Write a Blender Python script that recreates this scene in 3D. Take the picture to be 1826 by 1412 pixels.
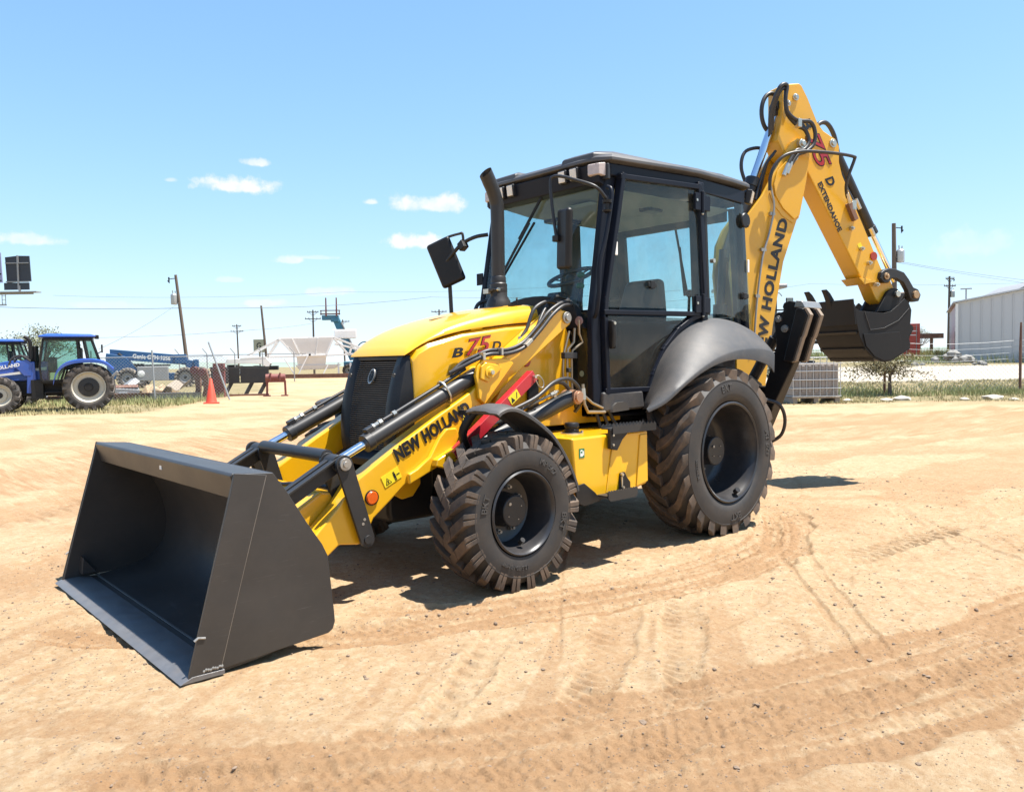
import bpy, bmesh, math, random
import numpy as np
from mathutils import Vector, Matrix

for o in list(bpy.data.objects):
    bpy.data.objects.remove(o, do_unlink=True)
scene = bpy.context.scene
COL = scene.collection
R = math.radians
random.seed(7)
rng = np.random.default_rng(11)

# ------------------------------------------------------------------ camera
CAM = Vector((5.3719, 4.5688, 1.3666))
cam_d = bpy.data.cameras.new('camera')
cam_o = bpy.data.objects.new('camera', cam_d)
COL.objects.link(cam_o)
_yaw, _pit, _rol = R(-131.793), R(-2.4631), R(-0.9003)
_f = Vector((math.cos(_yaw) * math.cos(_pit), math.sin(_yaw) * math.cos(_pit), math.sin(_pit)))
_r = Vector((math.sin(_yaw), -math.cos(_yaw), 0))
_u = _r.cross(_f)
_r2 = math.cos(_rol) * _r + math.sin(_rol) * _u
_u2 = -math.sin(_rol) * _r + math.cos(_rol) * _u
cam_o.matrix_world = Matrix(((_r2.x, _u2.x, -_f.x, CAM.x), (_r2.y, _u2.y, -_f.y, CAM.y),
                             (_r2.z, _u2.z, -_f.z, CAM.z), (0, 0, 0, 1)))
cam_d.sensor_width = 36.0
cam_d.lens = 27.986
cam_d.clip_start = 0.05
cam_d.clip_end = 6000
scene.camera = cam_o

# ------------------------------------------------------------------ sky, sun, exposure
SUN_EL, SUN_ROT = 71.0, -46.2
world = bpy.data.worlds.new('World')
scene.world = world
world.use_nodes = True
wn, wl = world.node_tree.nodes, world.node_tree.links
wn.clear()
w_out = wn.new('ShaderNodeOutputWorld')
w_bg = wn.new('ShaderNodeBackground')
w_bg.inputs['Strength'].default_value = 0.102
sky = wn.new('ShaderNodeTexSky')
sky.sky_type = 'NISHITA'
sky.sun_disc = False
sky.sun_elevation = R(SUN_EL)
sky.sun_rotation = R(SUN_ROT)
sky.altitude = 600
sky.air_density = 1.0
sky.dust_density = 0.0
sky.ozone_density = 4.0


def wmath(op, a, b=None, c=None):
    n = wn.new('ShaderNodeMath')
    n.operation = op
    for i, v in enumerate((a, b, c)):
        if v is None:
            continue
        if isinstance(v, (int, float)):
            n.inputs[i].default_value = v
        else:
            wl.new(v, n.inputs[i])
    return n.outputs[0]


w_tc = wn.new('ShaderNodeTexCoord')
w_sep = wn.new('ShaderNodeSeparateXYZ')
wl.new(w_tc.outputs['Generated'], w_sep.inputs[0])
az = wmath('ARCTAN2', w_sep.outputs['Y'], w_sep.outputs['X'])
el = wmath('ARCSINE', w_sep.outputs['Z'])
w_noise = wn.new('ShaderNodeTexNoise')
w_noise.inputs['Scale'].default_value = 34
w_noise.inputs['Detail'].default_value = 7
w_noise.inputs['Roughness'].default_value = 0.62
wl.new(w_tc.outputs['Generated'], w_noise.inputs['Vector'])
nz = wmath('SUBTRACT', w_noise.outputs['Fac'], 0.5)
# small fair-weather clouds: (azimuth deg, elevation deg, half width deg, half height deg, density)
CLOUDS = [(-113.32, 11.85, 2.5, 0.81, 1), (-114.45, 13.48, 0.97, 0.36, 0.8), (-126.31, 11.0, 3.23, 0.81, 0.9), (-122.07, 11.19, 0.73, 0.32, 0.7), (-125.26, 8.47, 2.1, 0.69, 1), (-119.15, 5.0, 1.94, 0.44, 0.55), (-116.56, 7.16, 0.97, 0.36, 0.8), (-118.25, 7.37, 1.37, 0.2, 0.4), (-100.53, 7.87, 2.02, 0.52, 0.7), (-114.63, 4.21, 2.02, 0.36, 0.5), (-112.57, 5.77, 1.01, 0.24, 0.35), (-109.04, 12.05, 0.44, 0.2, 0.4), (-110.4, 11.79, 0.32, 0.16, 0.3), (-161.37, 6.6, 2.42, 1.21, 0.25), (-104.99, 3.98, 2.42, 0.32, 0.3)]
mask = None
for (a0, e0, wa, we, dn) in CLOUDS:
    da = wmath('DIVIDE', wmath('SUBTRACT', az, R(a0)), R(wa))
    de = wmath('DIVIDE', wmath('SUBTRACT', el, R(e0)), R(we))
    # flat base: the lower half falls off faster
    de2 = wmath('MAXIMUM', de, wmath('MULTIPLY', de, -1.7))
    d = wmath('SQRT', wmath('ADD', wmath('MULTIPLY', da, da), wmath('MULTIPLY', de2, de2)))
    d = wmath('SUBTRACT', d, wmath('MULTIPLY', nz, 2.6))
    m = wn.new('ShaderNodeMapRange')
    m.interpolation_type = 'SMOOTHSTEP'
    m.inputs['From Min'].default_value = 1.15
    m.inputs['From Max'].default_value = 0.45
    m.inputs['To Max'].default_value = dn
    wl.new(d, m.inputs['Value'])
    mask = m.outputs[0] if mask is None else wmath('MAXIMUM', mask, m.outputs[0])
w_mix = wn.new('ShaderNodeMix')
w_mix.data_type = 'RGBA'
w_n2 = wn.new('ShaderNodeTexNoise')
w_n2.inputs['Scale'].default_value = 60
w_n2.inputs['Detail'].default_value = 6
wl.new(w_tc.outputs['Generated'], w_n2.inputs['Vector'])
w_m2 = wn.new('ShaderNodeMapRange')
w_m2.inputs['From Min'].default_value = 0.3
w_m2.inputs['From Max'].default_value = 0.62
w_m2.inputs['To Min'].default_value = 0.55
wl.new(w_n2.outputs['Fac'], w_m2.inputs['Value'])
mask = wmath('MULTIPLY', mask, w_m2.outputs[0])
wl.new(mask, w_mix.inputs['Factor'])
# soft shoulder on the sky's brightness, as the phone's sensor gives it
KS = 0.26
sr = wn.new('ShaderNodeSeparateColor')
cr = wn.new('ShaderNodeCombineColor')
wl.new(sky.outputs[0], sr.inputs[0])
for i_, (A_, B_) in enumerate(((1.20, 1.05), (1.25, 0.86), (1.34, 0.70))):
    e_ = wmath('EXPONENT', wmath('MULTIPLY', sr.outputs[i_], -KS / B_))
    wl.new(wmath('MULTIPLY', wmath('SUBTRACT', 1.0, e_), A_ / KS), cr.inputs[i_])
wl.new(cr.outputs[0], w_mix.inputs[6])
w_mix.inputs[7].default_value = (4.15, 4.1, 4.05, 1)
wl.new(w_mix.outputs[2], w_bg.inputs['Color'])
wl.new(w_bg.outputs[0], w_out.inputs['Surface'])

sun_d = bpy.data.lights.new('sun', 'SUN')
sun_d.energy = 4.65
sun_d.angle = R(0.53)
sun_d.color = (1.0, 0.955, 0.88)
sun_o = bpy.data.objects.new('sun', sun_d)
COL.objects.link(sun_o)
_sd = Vector((math.sin(R(SUN_ROT)) * math.cos(R(SUN_EL)), math.cos(R(SUN_ROT)) * math.cos(R(SUN_EL)), math.sin(R(SUN_EL))))
sun_o.rotation_euler = (-_sd).to_track_quat('-Z', 'Y').to_euler()

vs = scene.view_settings
vs.view_transform = 'Standard'
vs.look = 'None'
vs.exposure = 1.38
vs.gamma = 1.0
vs.use_curve_mapping = False

# ------------------------------------------------------------------ materials
MATS = {}


def mat(name, col, rough=0.5, metal=0.0, var=0.12, scale=6.0, bump=0.0, bscale=60.0, dust=0.0, dustcol=(0.45, 0.33, 0.22),
        coat=0.0, spec=0.5, bdist=0.004, scratch=0.0):
    """Principled material with uneven colour and roughness, fine relief and an optional coat of dust."""
    if name in MATS:
        return MATS[name]
    m = bpy.data.materials.new(name)
    m.use_nodes = True
    nt = m.node_tree
    n, l = nt.nodes, nt.links
    p = n['Principled BSDF']
    tc = n.new('ShaderNodeTexCoord')
    no = n.new('ShaderNodeTexNoise')
    no.inputs['Scale'].default_value = scale
    no.inputs['Detail'].default_value = 5
    no.inputs['Roughness'].default_value = 0.6
    l.new(tc.outputs['Object'], no.inputs['Vector'])
    mx = n.new('ShaderNodeMix')
    mx.data_type = 'RGBA'
    c = Vector(col[:3])
    mx.inputs[6].default_value = (*(c * (1 - var)), 1)
    mx.inputs[7].default_value = (*[min(1, v * (1 + var)) for v in c], 1)
    l.new(no.outputs['Fac'], mx.inputs['Factor'])
    out = mx.outputs[2]
    rr = n.new('ShaderNodeMapRange')
    rr.inputs['To Min'].default_value = max(0.03, rough - 0.12)
    rr.inputs['To Max'].default_value = min(1, rough + 0.12)
    l.new(no.outputs['Fac'], rr.inputs['Value'])
    rout = rr.outputs[0]
    if dust > 0:
        n2 = n.new('ShaderNodeTexNoise')
        n2.inputs['Scale'].default_value = scale * 0.6
        n2.inputs['Detail'].default_value = 8
        n2.inputs['Roughness'].default_value = 0.72
        l.new(tc.outputs['Object'], n2.inputs['Vector'])
        mr = n.new('ShaderNodeMapRange')
        mr.inputs['From Min'].default_value = 0.40
        mr.inputs['From Max'].default_value = 0.72
        mr.inputs['To Max'].default_value = dust
        l.new(n2.outputs['Fac'], mr.inputs['Value'])
        m2 = n.new('ShaderNodeMix')
        m2.data_type = 'RGBA'
        l.new(mr.outputs[0], m2.inputs['Factor'])
        l.new(out, m2.inputs[6])
        m2.inputs[7].default_value = (*dustcol, 1)
        out = m2.outputs[2]
    l.new(out, p.inputs['Base Color'])
    if scratch > 0:
        mp = n.new('ShaderNodeMapping')
        mp.inputs['Scale'].default_value = (3.0, 3.0, 55.0)
        mp.inputs['Rotation'].default_value = (0.5, 0.3, 0.2)
        l.new(tc.outputs['Object'], mp.inputs['Vector'])
        ns = n.new('ShaderNodeTexNoise')
        ns.inputs['Scale'].default_value = 3.0
        ns.inputs['Detail'].default_value = 3
        l.new(mp.outputs[0], ns.inputs['Vector'])
        ms = n.new('ShaderNodeMapRange')
        ms.inputs['From Min'].default_value = 0.66
        ms.inputs['From Max'].default_value = 0.74
        ms.inputs['To Max'].default_value = scratch
        l.new(ns.outputs['Fac'], ms.inputs['Value'])
        m4 = n.new('ShaderNodeMix')
        m4.data_type = 'RGBA'
        l.new(ms.outputs[0], m4.inputs['Factor'])
        l.new(out, m4.inputs[6])
        m4.inputs[7].default_value = (0.075, 0.070, 0.066, 1)
        l.new(m4.outputs[2], p.inputs['Base Color'])
    l.new(rout, p.inputs['Roughness'])
    p.inputs['Metallic'].default_value = metal
    p.inputs['Specular IOR Level'].default_value = spec
    if coat:
        p.inputs['Coat Weight'].default_value = coat
        p.inputs['Coat Roughness'].default_value = 0.05
    if bump > 0:
        n3 = n.new('ShaderNodeTexNoise')
        n3.inputs['Scale'].default_value = bscale
        n3.inputs['Detail'].default_value = 4
        l.new(tc.outputs['Object'], n3.inputs['Vector'])
        b = n.new('ShaderNodeBump')
        b.inputs['Strength'].default_value = bump
        b.inputs['Distance'].default_value = bdist
        l.new(n3.outputs['Fac'], b.inputs['Height'])
        l.new(b.outputs['Normal'], p.inputs['Normal'])
    MATS[name] = m
    return m


def glass(name, tint, gloss=0.06):
    if name in MATS:
        return MATS[name]
    m = bpy.data.materials.new(name)
    m.use_nodes = True
    n, l = m.node_tree.nodes, m.node_tree.links
    n.clear()
    out = n.new('ShaderNodeOutputMaterial')
    tr = n.new('ShaderNodeBsdfTransparent')
    tr.inputs['Color'].default_value = (*tint, 1)
    gl = n.new('ShaderNodeBsdfGlossy')
    gl.inputs['Roughness'].default_value = 0.03
    gl.inputs['Color'].default_value = (1, 1, 1, 1)
    fr = n.new('ShaderNodeFresnel')
    fr.inputs['IOR'].default_value = 1.45
    ge = n.new('ShaderNodeNewGeometry')
    iv = n.new('ShaderNodeMath')
    iv.operation = 'SUBTRACT'
    iv.inputs[0].default_value = 1.0
    l.new(ge.outputs['Backfacing'], iv.inputs[1])
    mu = n.new('ShaderNodeMath')
    mu.operation = 'MULTIPLY'
    l.new(iv.outputs[0], mu.inputs[0])
    l.new(fr.outputs[0], mu.inputs[1])
    mx = n.new('ShaderNodeMixShader')
    l.new(mu.outputs[0], mx.inputs[0])
    l.new(tr.outputs[0], mx.inputs[1])
    l.new(gl.outputs[0], mx.inputs[2])
    # a film of dust and smears
    tcg = n.new('ShaderNodeTexCoord')
    ng = n.new('ShaderNodeTexNoise')
    ng.inputs['Scale'].default_value = 3.5
    ng.inputs['Detail'].default_value = 7
    ng.inputs['Roughness'].default_value = .7
    l.new(tcg.outputs['Object'], ng.inputs['Vector'])
    rg_ = n.new('ShaderNodeMapRange')
    rg_.inputs['From Min'].default_value = .42
    rg_.inputs['From Max'].default_value = .75
    rg_.inputs['To Min'].default_value = .015
    rg_.inputs['To Max'].default_value = .10
    l.new(ng.outputs['Fac'], rg_.inputs['Value'])
    df = n.new('ShaderNodeBsdfDiffuse')
    df.inputs['Color'].default_value = (.32, .27, .21, 1)
    mx2 = n.new('ShaderNodeMixShader')
    l.new(rg_.outputs[0], mx2.inputs[0])
    l.new(mx.outputs[0], mx2.inputs[1])
    l.new(df.outputs[0], mx2.inputs[2])
    l.new(mx2.outputs[0], out.inputs['Surface'])
    MATS[name] = m
    return m


YEL = mat('yellow_paint', (0.74, 0.385, 0.004), 0.33, var=0.05, scale=2.0, coat=0.55, dust=0.08, dustcol=(.42, .30, .16), bump=.05, bscale=90, bdist=.001)
BOOMY = mat('yellow_boom_paint', (0.68, 0.350, 0.012), 0.38, var=0.06, scale=1.6, coat=0.2, dust=0.24, dustcol=(.42, .30, .18), bump=.05, bscale=90, bdist=.001)
CHAR = mat('charcoal_paint', (0.024, 0.024, 0.025), 0.42, var=0.15, scale=3.0, dust=0.12, dustcol=(0.14, 0.11, 0.08), spec=.35)
BKT = mat('bucket_paint', (0.030, 0.0275, 0.026), 0.44, var=0.28, scale=2.4, bump=0.22, bscale=6, bdist=.006, dust=0.30, dustcol=(0.085, 0.068, 0.054), scratch=.5)
EDGE = mat('worn_edge_steel', (0.16, 0.16, 0.165), 0.42, metal=0.45, var=0.3, scale=14, bump=0.15, bscale=90, dust=0.35, dustcol=(0.2, 0.16, 0.12))
BLK = mat('black_plastic', (0.009, 0.009, 0.010), 0.45, var=0.15, scale=5, spec=.3, dust=0.08, dustcol=(0.14, 0.11, 0.08))
CABP = mat('cab_frame_paint', (0.008, 0.010, 0.017), 0.42, var=0.12, scale=4, dust=0.03, dustcol=(0.12, 0.10, 0.08), spec=.18)
FEND = mat('fender_plastic', (0.042, 0.042, 0.044), 0.58, var=0.12, scale=5, bump=0.5, bscale=300, bdist=0.002, dust=0.25, dustcol=(0.22, 0.18, 0.14))
ROOF = mat('roof_plastic', (0.050, 0.050, 0.052), 0.48, var=0.10, scale=4, bump=0.2, bscale=350, bdist=0.0012, dust=0.25, dustcol=(0.25, 0.21, 0.17))
RUB = mat('tyre_rubber', (0.024, 0.022, 0.021), 0.66, var=0.2, scale=9, bump=0.25, bscale=120, bdist=0.0015, dust=0.28, dustcol=(0.10, 0.072, 0.050))
RUBT = mat('dusty_tread_rubber', (0.046, 0.036, 0.029), 0.8, var=0.3, scale=7, bump=0.3, bscale=90, bdist=0.002, dust=0.9, dustcol=(0.175, 0.116, 0.074))
RIM = mat('rim_paint', (0.022, 0.023, 0.026), 0.32, var=0.15, scale=8, dust=0.14, dustcol=(0.16, 0.12, 0.09))
HOSE = mat('hose_rubber', (0.024, 0.023, 0.024), 0.45, var=0.2, scale=30, dust=0.12, dustcol=(0.14, 0.11, 0.08))
CHROME = mat('chrome_rod', (0.75, 0.76, 0.78), 0.12, metal=1.0, var=0.04, scale=8)
ZINC = mat('zinc_fitting', (0.52, 0.49, 0.42), 0.34, metal=0.85, var=0.15, scale=40)
PIPE = mat('plated_pipe', (0.34, 0.28, 0.20), 0.36, metal=0.7, var=0.15, scale=20)
STEEL = mat('grey_pin_steel', (0.36, 0.34, 0.31), 0.4, metal=0.7, var=0.2, scale=40)
REDS = mat('red_strut_paint', (0.42, 0.012, 0.024), 0.34, var=0.06, scale=4, coat=0.3, dust=0.05)
REDR = mat('red_reflector', (0.34, 0.035, 0.012), 0.25, var=0.1, scale=60, bump=0.4, bscale=260, bdist=0.002)
AMB = mat('amber_reflector', (0.62, 0.10, 0.008), 0.2, var=0.15, scale=60, bump=0.5, bscale=260, bdist=0.002)
BLKL = mat('black_lettering', (0.012, 0.012, 0.014), 0.4, var=0.1)
REDL = mat('red_lettering', (0.36, 0.022, 0.030), 0.35, var=0.08)
WHITEP = mat('white_print', (0.75, 0.74, 0.70), 0.5, var=0.05)
STICK = mat('warning_sticker', (0.78, 0.60, 0.02), 0.45, var=0.05, scale=8)
GREEN = mat('green_decal', (0.02, 0.16, 0.06), 0.4, var=0.08)
LAMP = mat('lamp_lens', (0.72, 0.68, 0.60), 0.12, var=0.2, scale=40, bump=0.5, bscale=120, bdist=0.004)
SEAT = mat('seat_vinyl', (0.045, 0.047, 0.050), 0.55, var=0.15, scale=6)
LINER = mat('headliner', (0.30, 0.28, 0.25), 0.8, var=0.08, scale=4)
GRILL = mat('grille_plastic', (0.060, 0.056, 0.052), 0.6, var=0.12, scale=8, dust=0.35, dustcol=(0.20, 0.15, 0.10))
GREENK = mat('green_knob', (0.004, 0.10, 0.012), 0.3, var=0.1)
DARKB = mat('dark_bucket_paint', (0.014, 0.014, 0.015), 0.5, var=0.15, scale=3, dust=0.08, dustcol=(.08, .065, .05), spec=.2)
LOWG = glass('dark_lower_glass', (0.52, 0.56, 0.55))
CABG = glass('tinted_cab_glass', (0.80, 0.905, 0.912))
MIRR = mat('mirror_glass', (0.55, 0.56, 0.58), 0.04, metal=1.0, var=0.02)

# ------------------------------------------------------------------ mesh builder


class MB:
    def __init__(self):
        self.v, self.f = [], []

    def add(self, vs_, fs_):
        o = len(self.v)
        self.v += [tuple(v) for v in vs_]
        self.f += [tuple(i + o for i in f) for f in fs_]
        return self

    def box(self, c, s, rot=None):
        x, y, z = s[0] / 2, s[1] / 2, s[2] / 2
        vs_ = [Vector((a * x, b * y, d * z)) for a in (-1, 1) for b in (-1, 1) for d in (-1, 1)]
        if rot is not None:
            m = rot if isinstance(rot, Matrix) else Matrix.Rotation(rot, 3, 'Z')
            vs_ = [m @ v for v in vs_]
        c = Vector(c)
        return self.add([v + c for v in vs_], [(0, 1, 3, 2), (4, 6, 7, 5), (0, 4, 5, 1), (2, 3, 7, 6), (0, 2, 6, 4), (1, 5, 7, 3)])

    def bar(self, p0, p1, w, h, up=(0, 0, 1)):
        p0, p1 = Vector(p0), Vector(p1)
        d = (p1 - p0)
        L = d.length
        d.normalize()
        s = d.cross(Vector(up))
        if s.length < 1e-5:
            s = d.cross(Vector((1, 0, 0)))
        s.normalize()
        u = s.cross(d)
        m = Matrix((d, s, u)).transposed()
        return self.box((p0 + p1) / 2, (L, w, h), m)

    def prism(self, pts, ax, a, b):
        n = len(pts)
        if ax == 'y':
            g = lambda p, t: (p[0], t, p[1])
        elif ax == 'x':
            g = lambda p, t: (t, p[0], p[1])
        else:
            g = lambda p, t: (p[0], p[1], t)
        vs_ = [g(p, a) for p in pts] + [g(p, b) for p in pts]
        fs_ = [tuple(range(n)), tuple(range(2 * n - 1, n - 1, -1))]
        fs_ += [(i, (i + 1) % n, n + (i + 1) % n, n + i) for i in range(n)]
        return self.add(vs_, fs_)

    def loft(self, rings, cap=True, closed=True):
        n = len(rings[0])
        vs_ = [p for r in rings for p in r]
        fs_ = []
        for k in range(len(rings) - 1):
            for i in range(n if closed else n - 1):
                j = (i + 1) % n
                fs_.append((k * n + i, k * n + j, (k + 1) * n + j, (k + 1) * n + i))
        if cap:
            fs_.append(tuple(range(n)))
            fs_.append(tuple((len(rings) - 1) * n + i for i in range(n))[::-1])
        return self.add(vs_, fs_)

    def tube(self, path, r, n=10, cap=True):
        P = [Vector(p) for p in path]
        rs = r if isinstance(r, (list, tuple)) else [r] * len(P)
        rings = []
        prev = None
        for i, p in enumerate(P):
            d = (P[min(i + 1, len(P) - 1)] - P[max(i - 1, 0)]).normalized()
            if prev is None:
                s = d.cross(Vector((0, 0, 1)))
                if s.length < 1e-3:
                    s = d.cross(Vector((1, 0, 0)))
            else:
                s = prev - d * prev.dot(d)
            s.normalize()
            prev = s
            t = d.cross(s)
            rings.append([p + (s * math.cos(2 * math.pi * k / n) + t * math.sin(2 * math.pi * k / n)) * rs[i] for k in range(n)])
        return self.loft(rings, cap)

    def cyl(self, p0, p1, r, r1=None, n=20):
        return self.tube([p0, p1], [r, r if r1 is None else r1], n)

    def lathe(self, prof, c=(0, 0, 0), ax='y', n=48, closed=False):
        rings = []
        for k in range(n):
            a = 2 * math.pi * k / n
            ca, sa = math.cos(a), math.sin(a)
            ring = []
            for (r_, h) in prof:
                if ax == 'y':
                    q = (c[0] + r_ * ca, c[1] + h, c[2] + r_ * sa)
                elif ax == 'z':
                    q = (c[0] + r_ * ca, c[1] + r_ * sa, c[2] + h)
                else:
                    q = (c[0] + h, c[1] + r_ * ca, c[2] + r_ * sa)
                ring.append(q)
            rings.append(ring)
        m = len(prof)
        vs_ = [p for r_ in rings for p in r_]
        fs_ = []
        for k in range(n):
            k2 = (k + 1) % n
            for i in range(m if closed else m - 1):
                j = (i + 1) % m
                fs_.append((k * m + i, k * m + j, k2 * m + j, k2 * m + i))
        return self.add(vs_, fs_)

    def ball(self, c, r, n=12, m=8, s=(1, 1, 1)):
        rings = []
        for j in range(1, m):
            t = math.pi * j / m
            rings.append([(c[0] + s[0] * r * math.sin(t) * math.cos(2 * math.pi * k / n), c[1] + s[1] * r * math.sin(t) * math.sin(2 * math.pi * k / n),
                           c[2] + s[2] * r * math.cos(t)) for k in range(n)])
        return self.loft(rings)

    def xf(self, fn):
        self.v = [tuple(fn(*p)) for p in self.v]
        return self

    def mirror_y(self):
        return self.xf(lambda x, y, z: (x, -y, z))


def spline(pts, k=6):
    """Catmull-Rom through the points."""
    P = [Vector(p) for p in pts]
    P = [2 * P[0] - P[1]] + P + [2 * P[-1] - P[-2]]
    out = []
    for i in range(1, len(P) - 2):
        for j in range(k):
            t = j / k
            a, b, c, d = P[i - 1], P[i], P[i + 1], P[i + 2]
            out.append(0.5 * ((2 * b) + (c - a) * t + (2 * a - 5 * b + 4 * c - d) * t * t + (3 * b - a - 3 * c + d) * t ** 3))
    out.append(P[-2])
    return out


def clusters(mb):
    """Groups of loose pieces that lie apart, so that each can be an object of its own."""
    par = list(range(len(mb.v)))

    def find(i):
        while par[i] != i:
            par[i] = par[par[i]]
            i = par[i]
        return i
    for f in mb.f:
        a = find(f[0])
        for i in f[1:]:
            par[find(i)] = a
    roots = {}
    isl = [roots.setdefault(find(f[0]), len(roots)) for f in mb.f]
    k = len(roots)
    if k < 2 or k > 260:
        return None
    lo = np.full((k, 3), np.inf)
    hi = np.full((k, 3), -np.inf)
    for f, s in zip(mb.f, isl):
        for i in f:
            lo[s] = np.minimum(lo[s], mb.v[i])
            hi[s] = np.maximum(hi[s], mb.v[i])
    size = (hi - lo).max(axis=1)
    gap = np.maximum(0, np.maximum(lo[:, None] - hi[None], lo[None] - hi[:, None]))
    near = np.sqrt((gap ** 2).sum(2)) <= np.maximum(.02, .5 * np.maximum(size[:, None], size[None]))
    grp = list(range(k))

    def gf(i):
        while grp[i] != i:
            i = grp[i]
        return i
    for a, b in zip(*np.nonzero(np.triu(near, 1))):
        grp[gf(int(b))] = gf(int(a))
    g = [gf(s) for s in isl]
    if len(set(g)) < 2:
        return None
    out = {}
    for f, s in zip(mb.f, g):
        m, idx = out.setdefault(s, (MB(), {}))
        for i in f:
            if i not in idx:
                idx[i] = len(m.v)
                m.v.append(mb.v[i])
        m.f.append(tuple(idx[i] for i in f))
    return [m for m, _ in out.values()]


def obj(name, mb, material, parent=None, bevel=0.0, smooth=38, seg=2, kind=None, label=None, cat=None, group=None):
    if parent is not None and kind is None:
        cs = clusters(mb)
        if cs:
            first = None
            for m in cs:
                o = obj(name, m, material, parent, bevel, smooth, seg, 'whole', label, cat, group)
                first = first or o
            return first
    if kind == 'whole':
        kind = None
    me = bpy.data.meshes.new(name)
    me.from_pydata([tuple(v) for v in mb.v], [], mb.f)
    me.validate()
    bm = bmesh.new()
    bm.from_mesh(me)
    bmesh.ops.recalc_face_normals(bm, faces=bm.faces)
    bm.to_mesh(me)
    bm.free()
    if smooth:
        me.shade_smooth()
        me.set_sharp_from_angle(angle=R(smooth))
    me.materials.append(material)
    o = bpy.data.objects.new(name, me)
    COL.objects.link(o)
    if parent is not None:
        o.parent = parent
    if bevel:
        b = o.modifiers.new('bevel', 'BEVEL')
        b.width = bevel
        b.segments = seg
        b.limit_method = 'ANGLE'
        b.angle_limit = R(35)
        b.harden_normals = True
    return tag(o, label, cat, group, kind)


def tag(o, label=None, cat=None, group=None, kind=None):
    if label:
        o['label'] = label
    if cat:
        o['category'] = cat
    if group:
        o['group'] = group
    if kind:
        o['kind'] = kind
    return o


def thing(name, label, cat, loc=(0, 0, 0), rz=0.0, group=None):
    o = bpy.data.objects.new(name, None)
    o.empty_display_size = 0.2
    COL.objects.link(o)
    o.location = loc
    o.rotation_euler = (0, 0, rz)
    return tag(o, label, cat, group)


def copy_tree(o, parent=None):
    c = o.copy()
    COL.objects.link(c)
    if parent is not None:
        c.parent = parent
    for ch in list(o.children):
        copy_tree(ch, c)
    return c


def text_geo(s, size=1.0, depth=0.003, offset=0.0, shear=0.0, spacing=1.0, align='CENTER'):
    cu = bpy.data.curves.new('t', 'FONT')
    cu.body = s
    cu.size = size
    cu.extrude = depth / 2
    cu.offset = offset
    cu.shear = shear
    cu.space_character = spacing
    cu.resolution_u = 3
    cu.align_x = align
    cu.align_y = 'CENTER'
    ob = bpy.data.objects.new('t', cu)
    me = bpy.data.meshes.new_from_object(ob)
    v = [tuple(x.co) for x in me.vertices]
    f = [tuple(p.vertices) for p in me.polygons]
    bpy.data.objects.remove(ob)
    bpy.data.curves.remove(cu)
    bpy.data.meshes.remove(me)
    return v, f


def put_text(mb, s, origin, ux, uy, size, depth=0.004, fit=None, **k):
    """Lettering on the plane origin + x*ux + y*uy; fit = (width, height) stretches it."""
    v, f = text_geo(s, 1.0, 1.0, **k)
    ux, uy, origin = Vector(ux).normalized(), Vector(uy).normalized(), Vector(origin)
    nn = ux.cross(uy)
    xs = [p[0] for p in v]
    ys = [p[1] for p in v]
    cx, cy = (max(xs) + min(xs)) / 2, (max(ys) + min(ys)) / 2
    if fit:
        sx, sy = fit[0] / (max(xs) - min(xs)), fit[1] / (max(ys) - min(ys))
    else:
        sx = sy = size
    mb.add([origin + ux * ((p[0] - cx) * sx) + uy * ((p[1] - cy) * sy) + nn * (p[2] * depth) for p in v], f)
    return mb


def arc_text(mb, s, radius, ang, size, y, depth=0.012, flip=False):
    """Raised lettering on a sidewall facing +y, centred at angle ang (0 = forward, 90 deg = up)."""
    v, f = text_geo(s, size, depth, offset=0.012 * size)
    out = []
    for (x, h, d) in v:
        if flip:
            a = ang - x / radius
            r_ = radius - h
        else:
            # seen from +y, forward (+x) is to the left: reading left to right means falling x
            a = ang + x / radius
            r_ = radius + h
        out.append((r_ * math.cos(a), y + d, r_ * math.sin(a)))
    if flip:
        out = [(p[0], p[1], p[2]) for p in out]
    mb.add(out, f)
    return mb

# ------------------------------------------------------------------ yard frame: u metres right, v metres ahead of where the photo was taken
_rh = Vector((_r.x, _r.y, 0)).normalized()
_fh = Vector((_f.x, _f.y, 0)).normalized()
YROT = math.atan2(_rh.y, _rh.x)


def land(u, v):
    """Height of the land: flat yard, rising gently on the far right."""
    t = np.clip((u + 2.0) / 14.0, 0, 1)
    t = t * t * (3 - 2 * t)
    return np.clip((v - 24.0) * 0.026, 0, 1.25) * t


def Y(u, v, z=None):
    p = CAM + _rh * u + _fh * v
    return Vector((p.x, p.y, float(land(u, v)) + (z or 0.0)))


def vnoise(x, y, seed):
    xi, yi = np.floor(x).astype(np.int64), np.floor(y).astype(np.int64)
    xf, yf = x - xi, y - yi
    xf, yf = xf * xf * (3 - 2 * xf), yf * yf * (3 - 2 * yf)

    def h(a, b):
        n = (a * 374761393 + b * 668265263 + seed * 1442695041) & 0x7fffffff
        n = ((n ^ (n >> 13)) * 1274126177) & 0x7fffffff
        return ((n ^ (n >> 16)) & 0xffff) / 65535.0
    return (h(xi, yi) * (1 - xf) + h(xi + 1, yi) * xf) * (1 - yf) + (h(xi, yi + 1) * (1 - xf) + h(xi + 1, yi + 1) * xf) * yf


def fbm(x, y, s, seed, oct_=4):
    t, a, tot = 0, 1.0, 0
    for k in range(oct_):
        t = t + a * vnoise(x * s * 2 ** k, y * s * 2 ** k, seed + k)
        tot += a
        a *= 0.55
    return t / tot


def graded(lo, hi, step, far, g=1.075):
    c = list(np.arange(lo, hi, step))
    a, s = [], step
    x = c[-1]
    while x < far:
        s *= g
        x += s
        a.append(x)
    b, s = [], step
    x = c[0]
    while x > -far:
        s *= g
        x -= s
        b.append(x)
    return np.array(b[::-1] + c + a)


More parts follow.
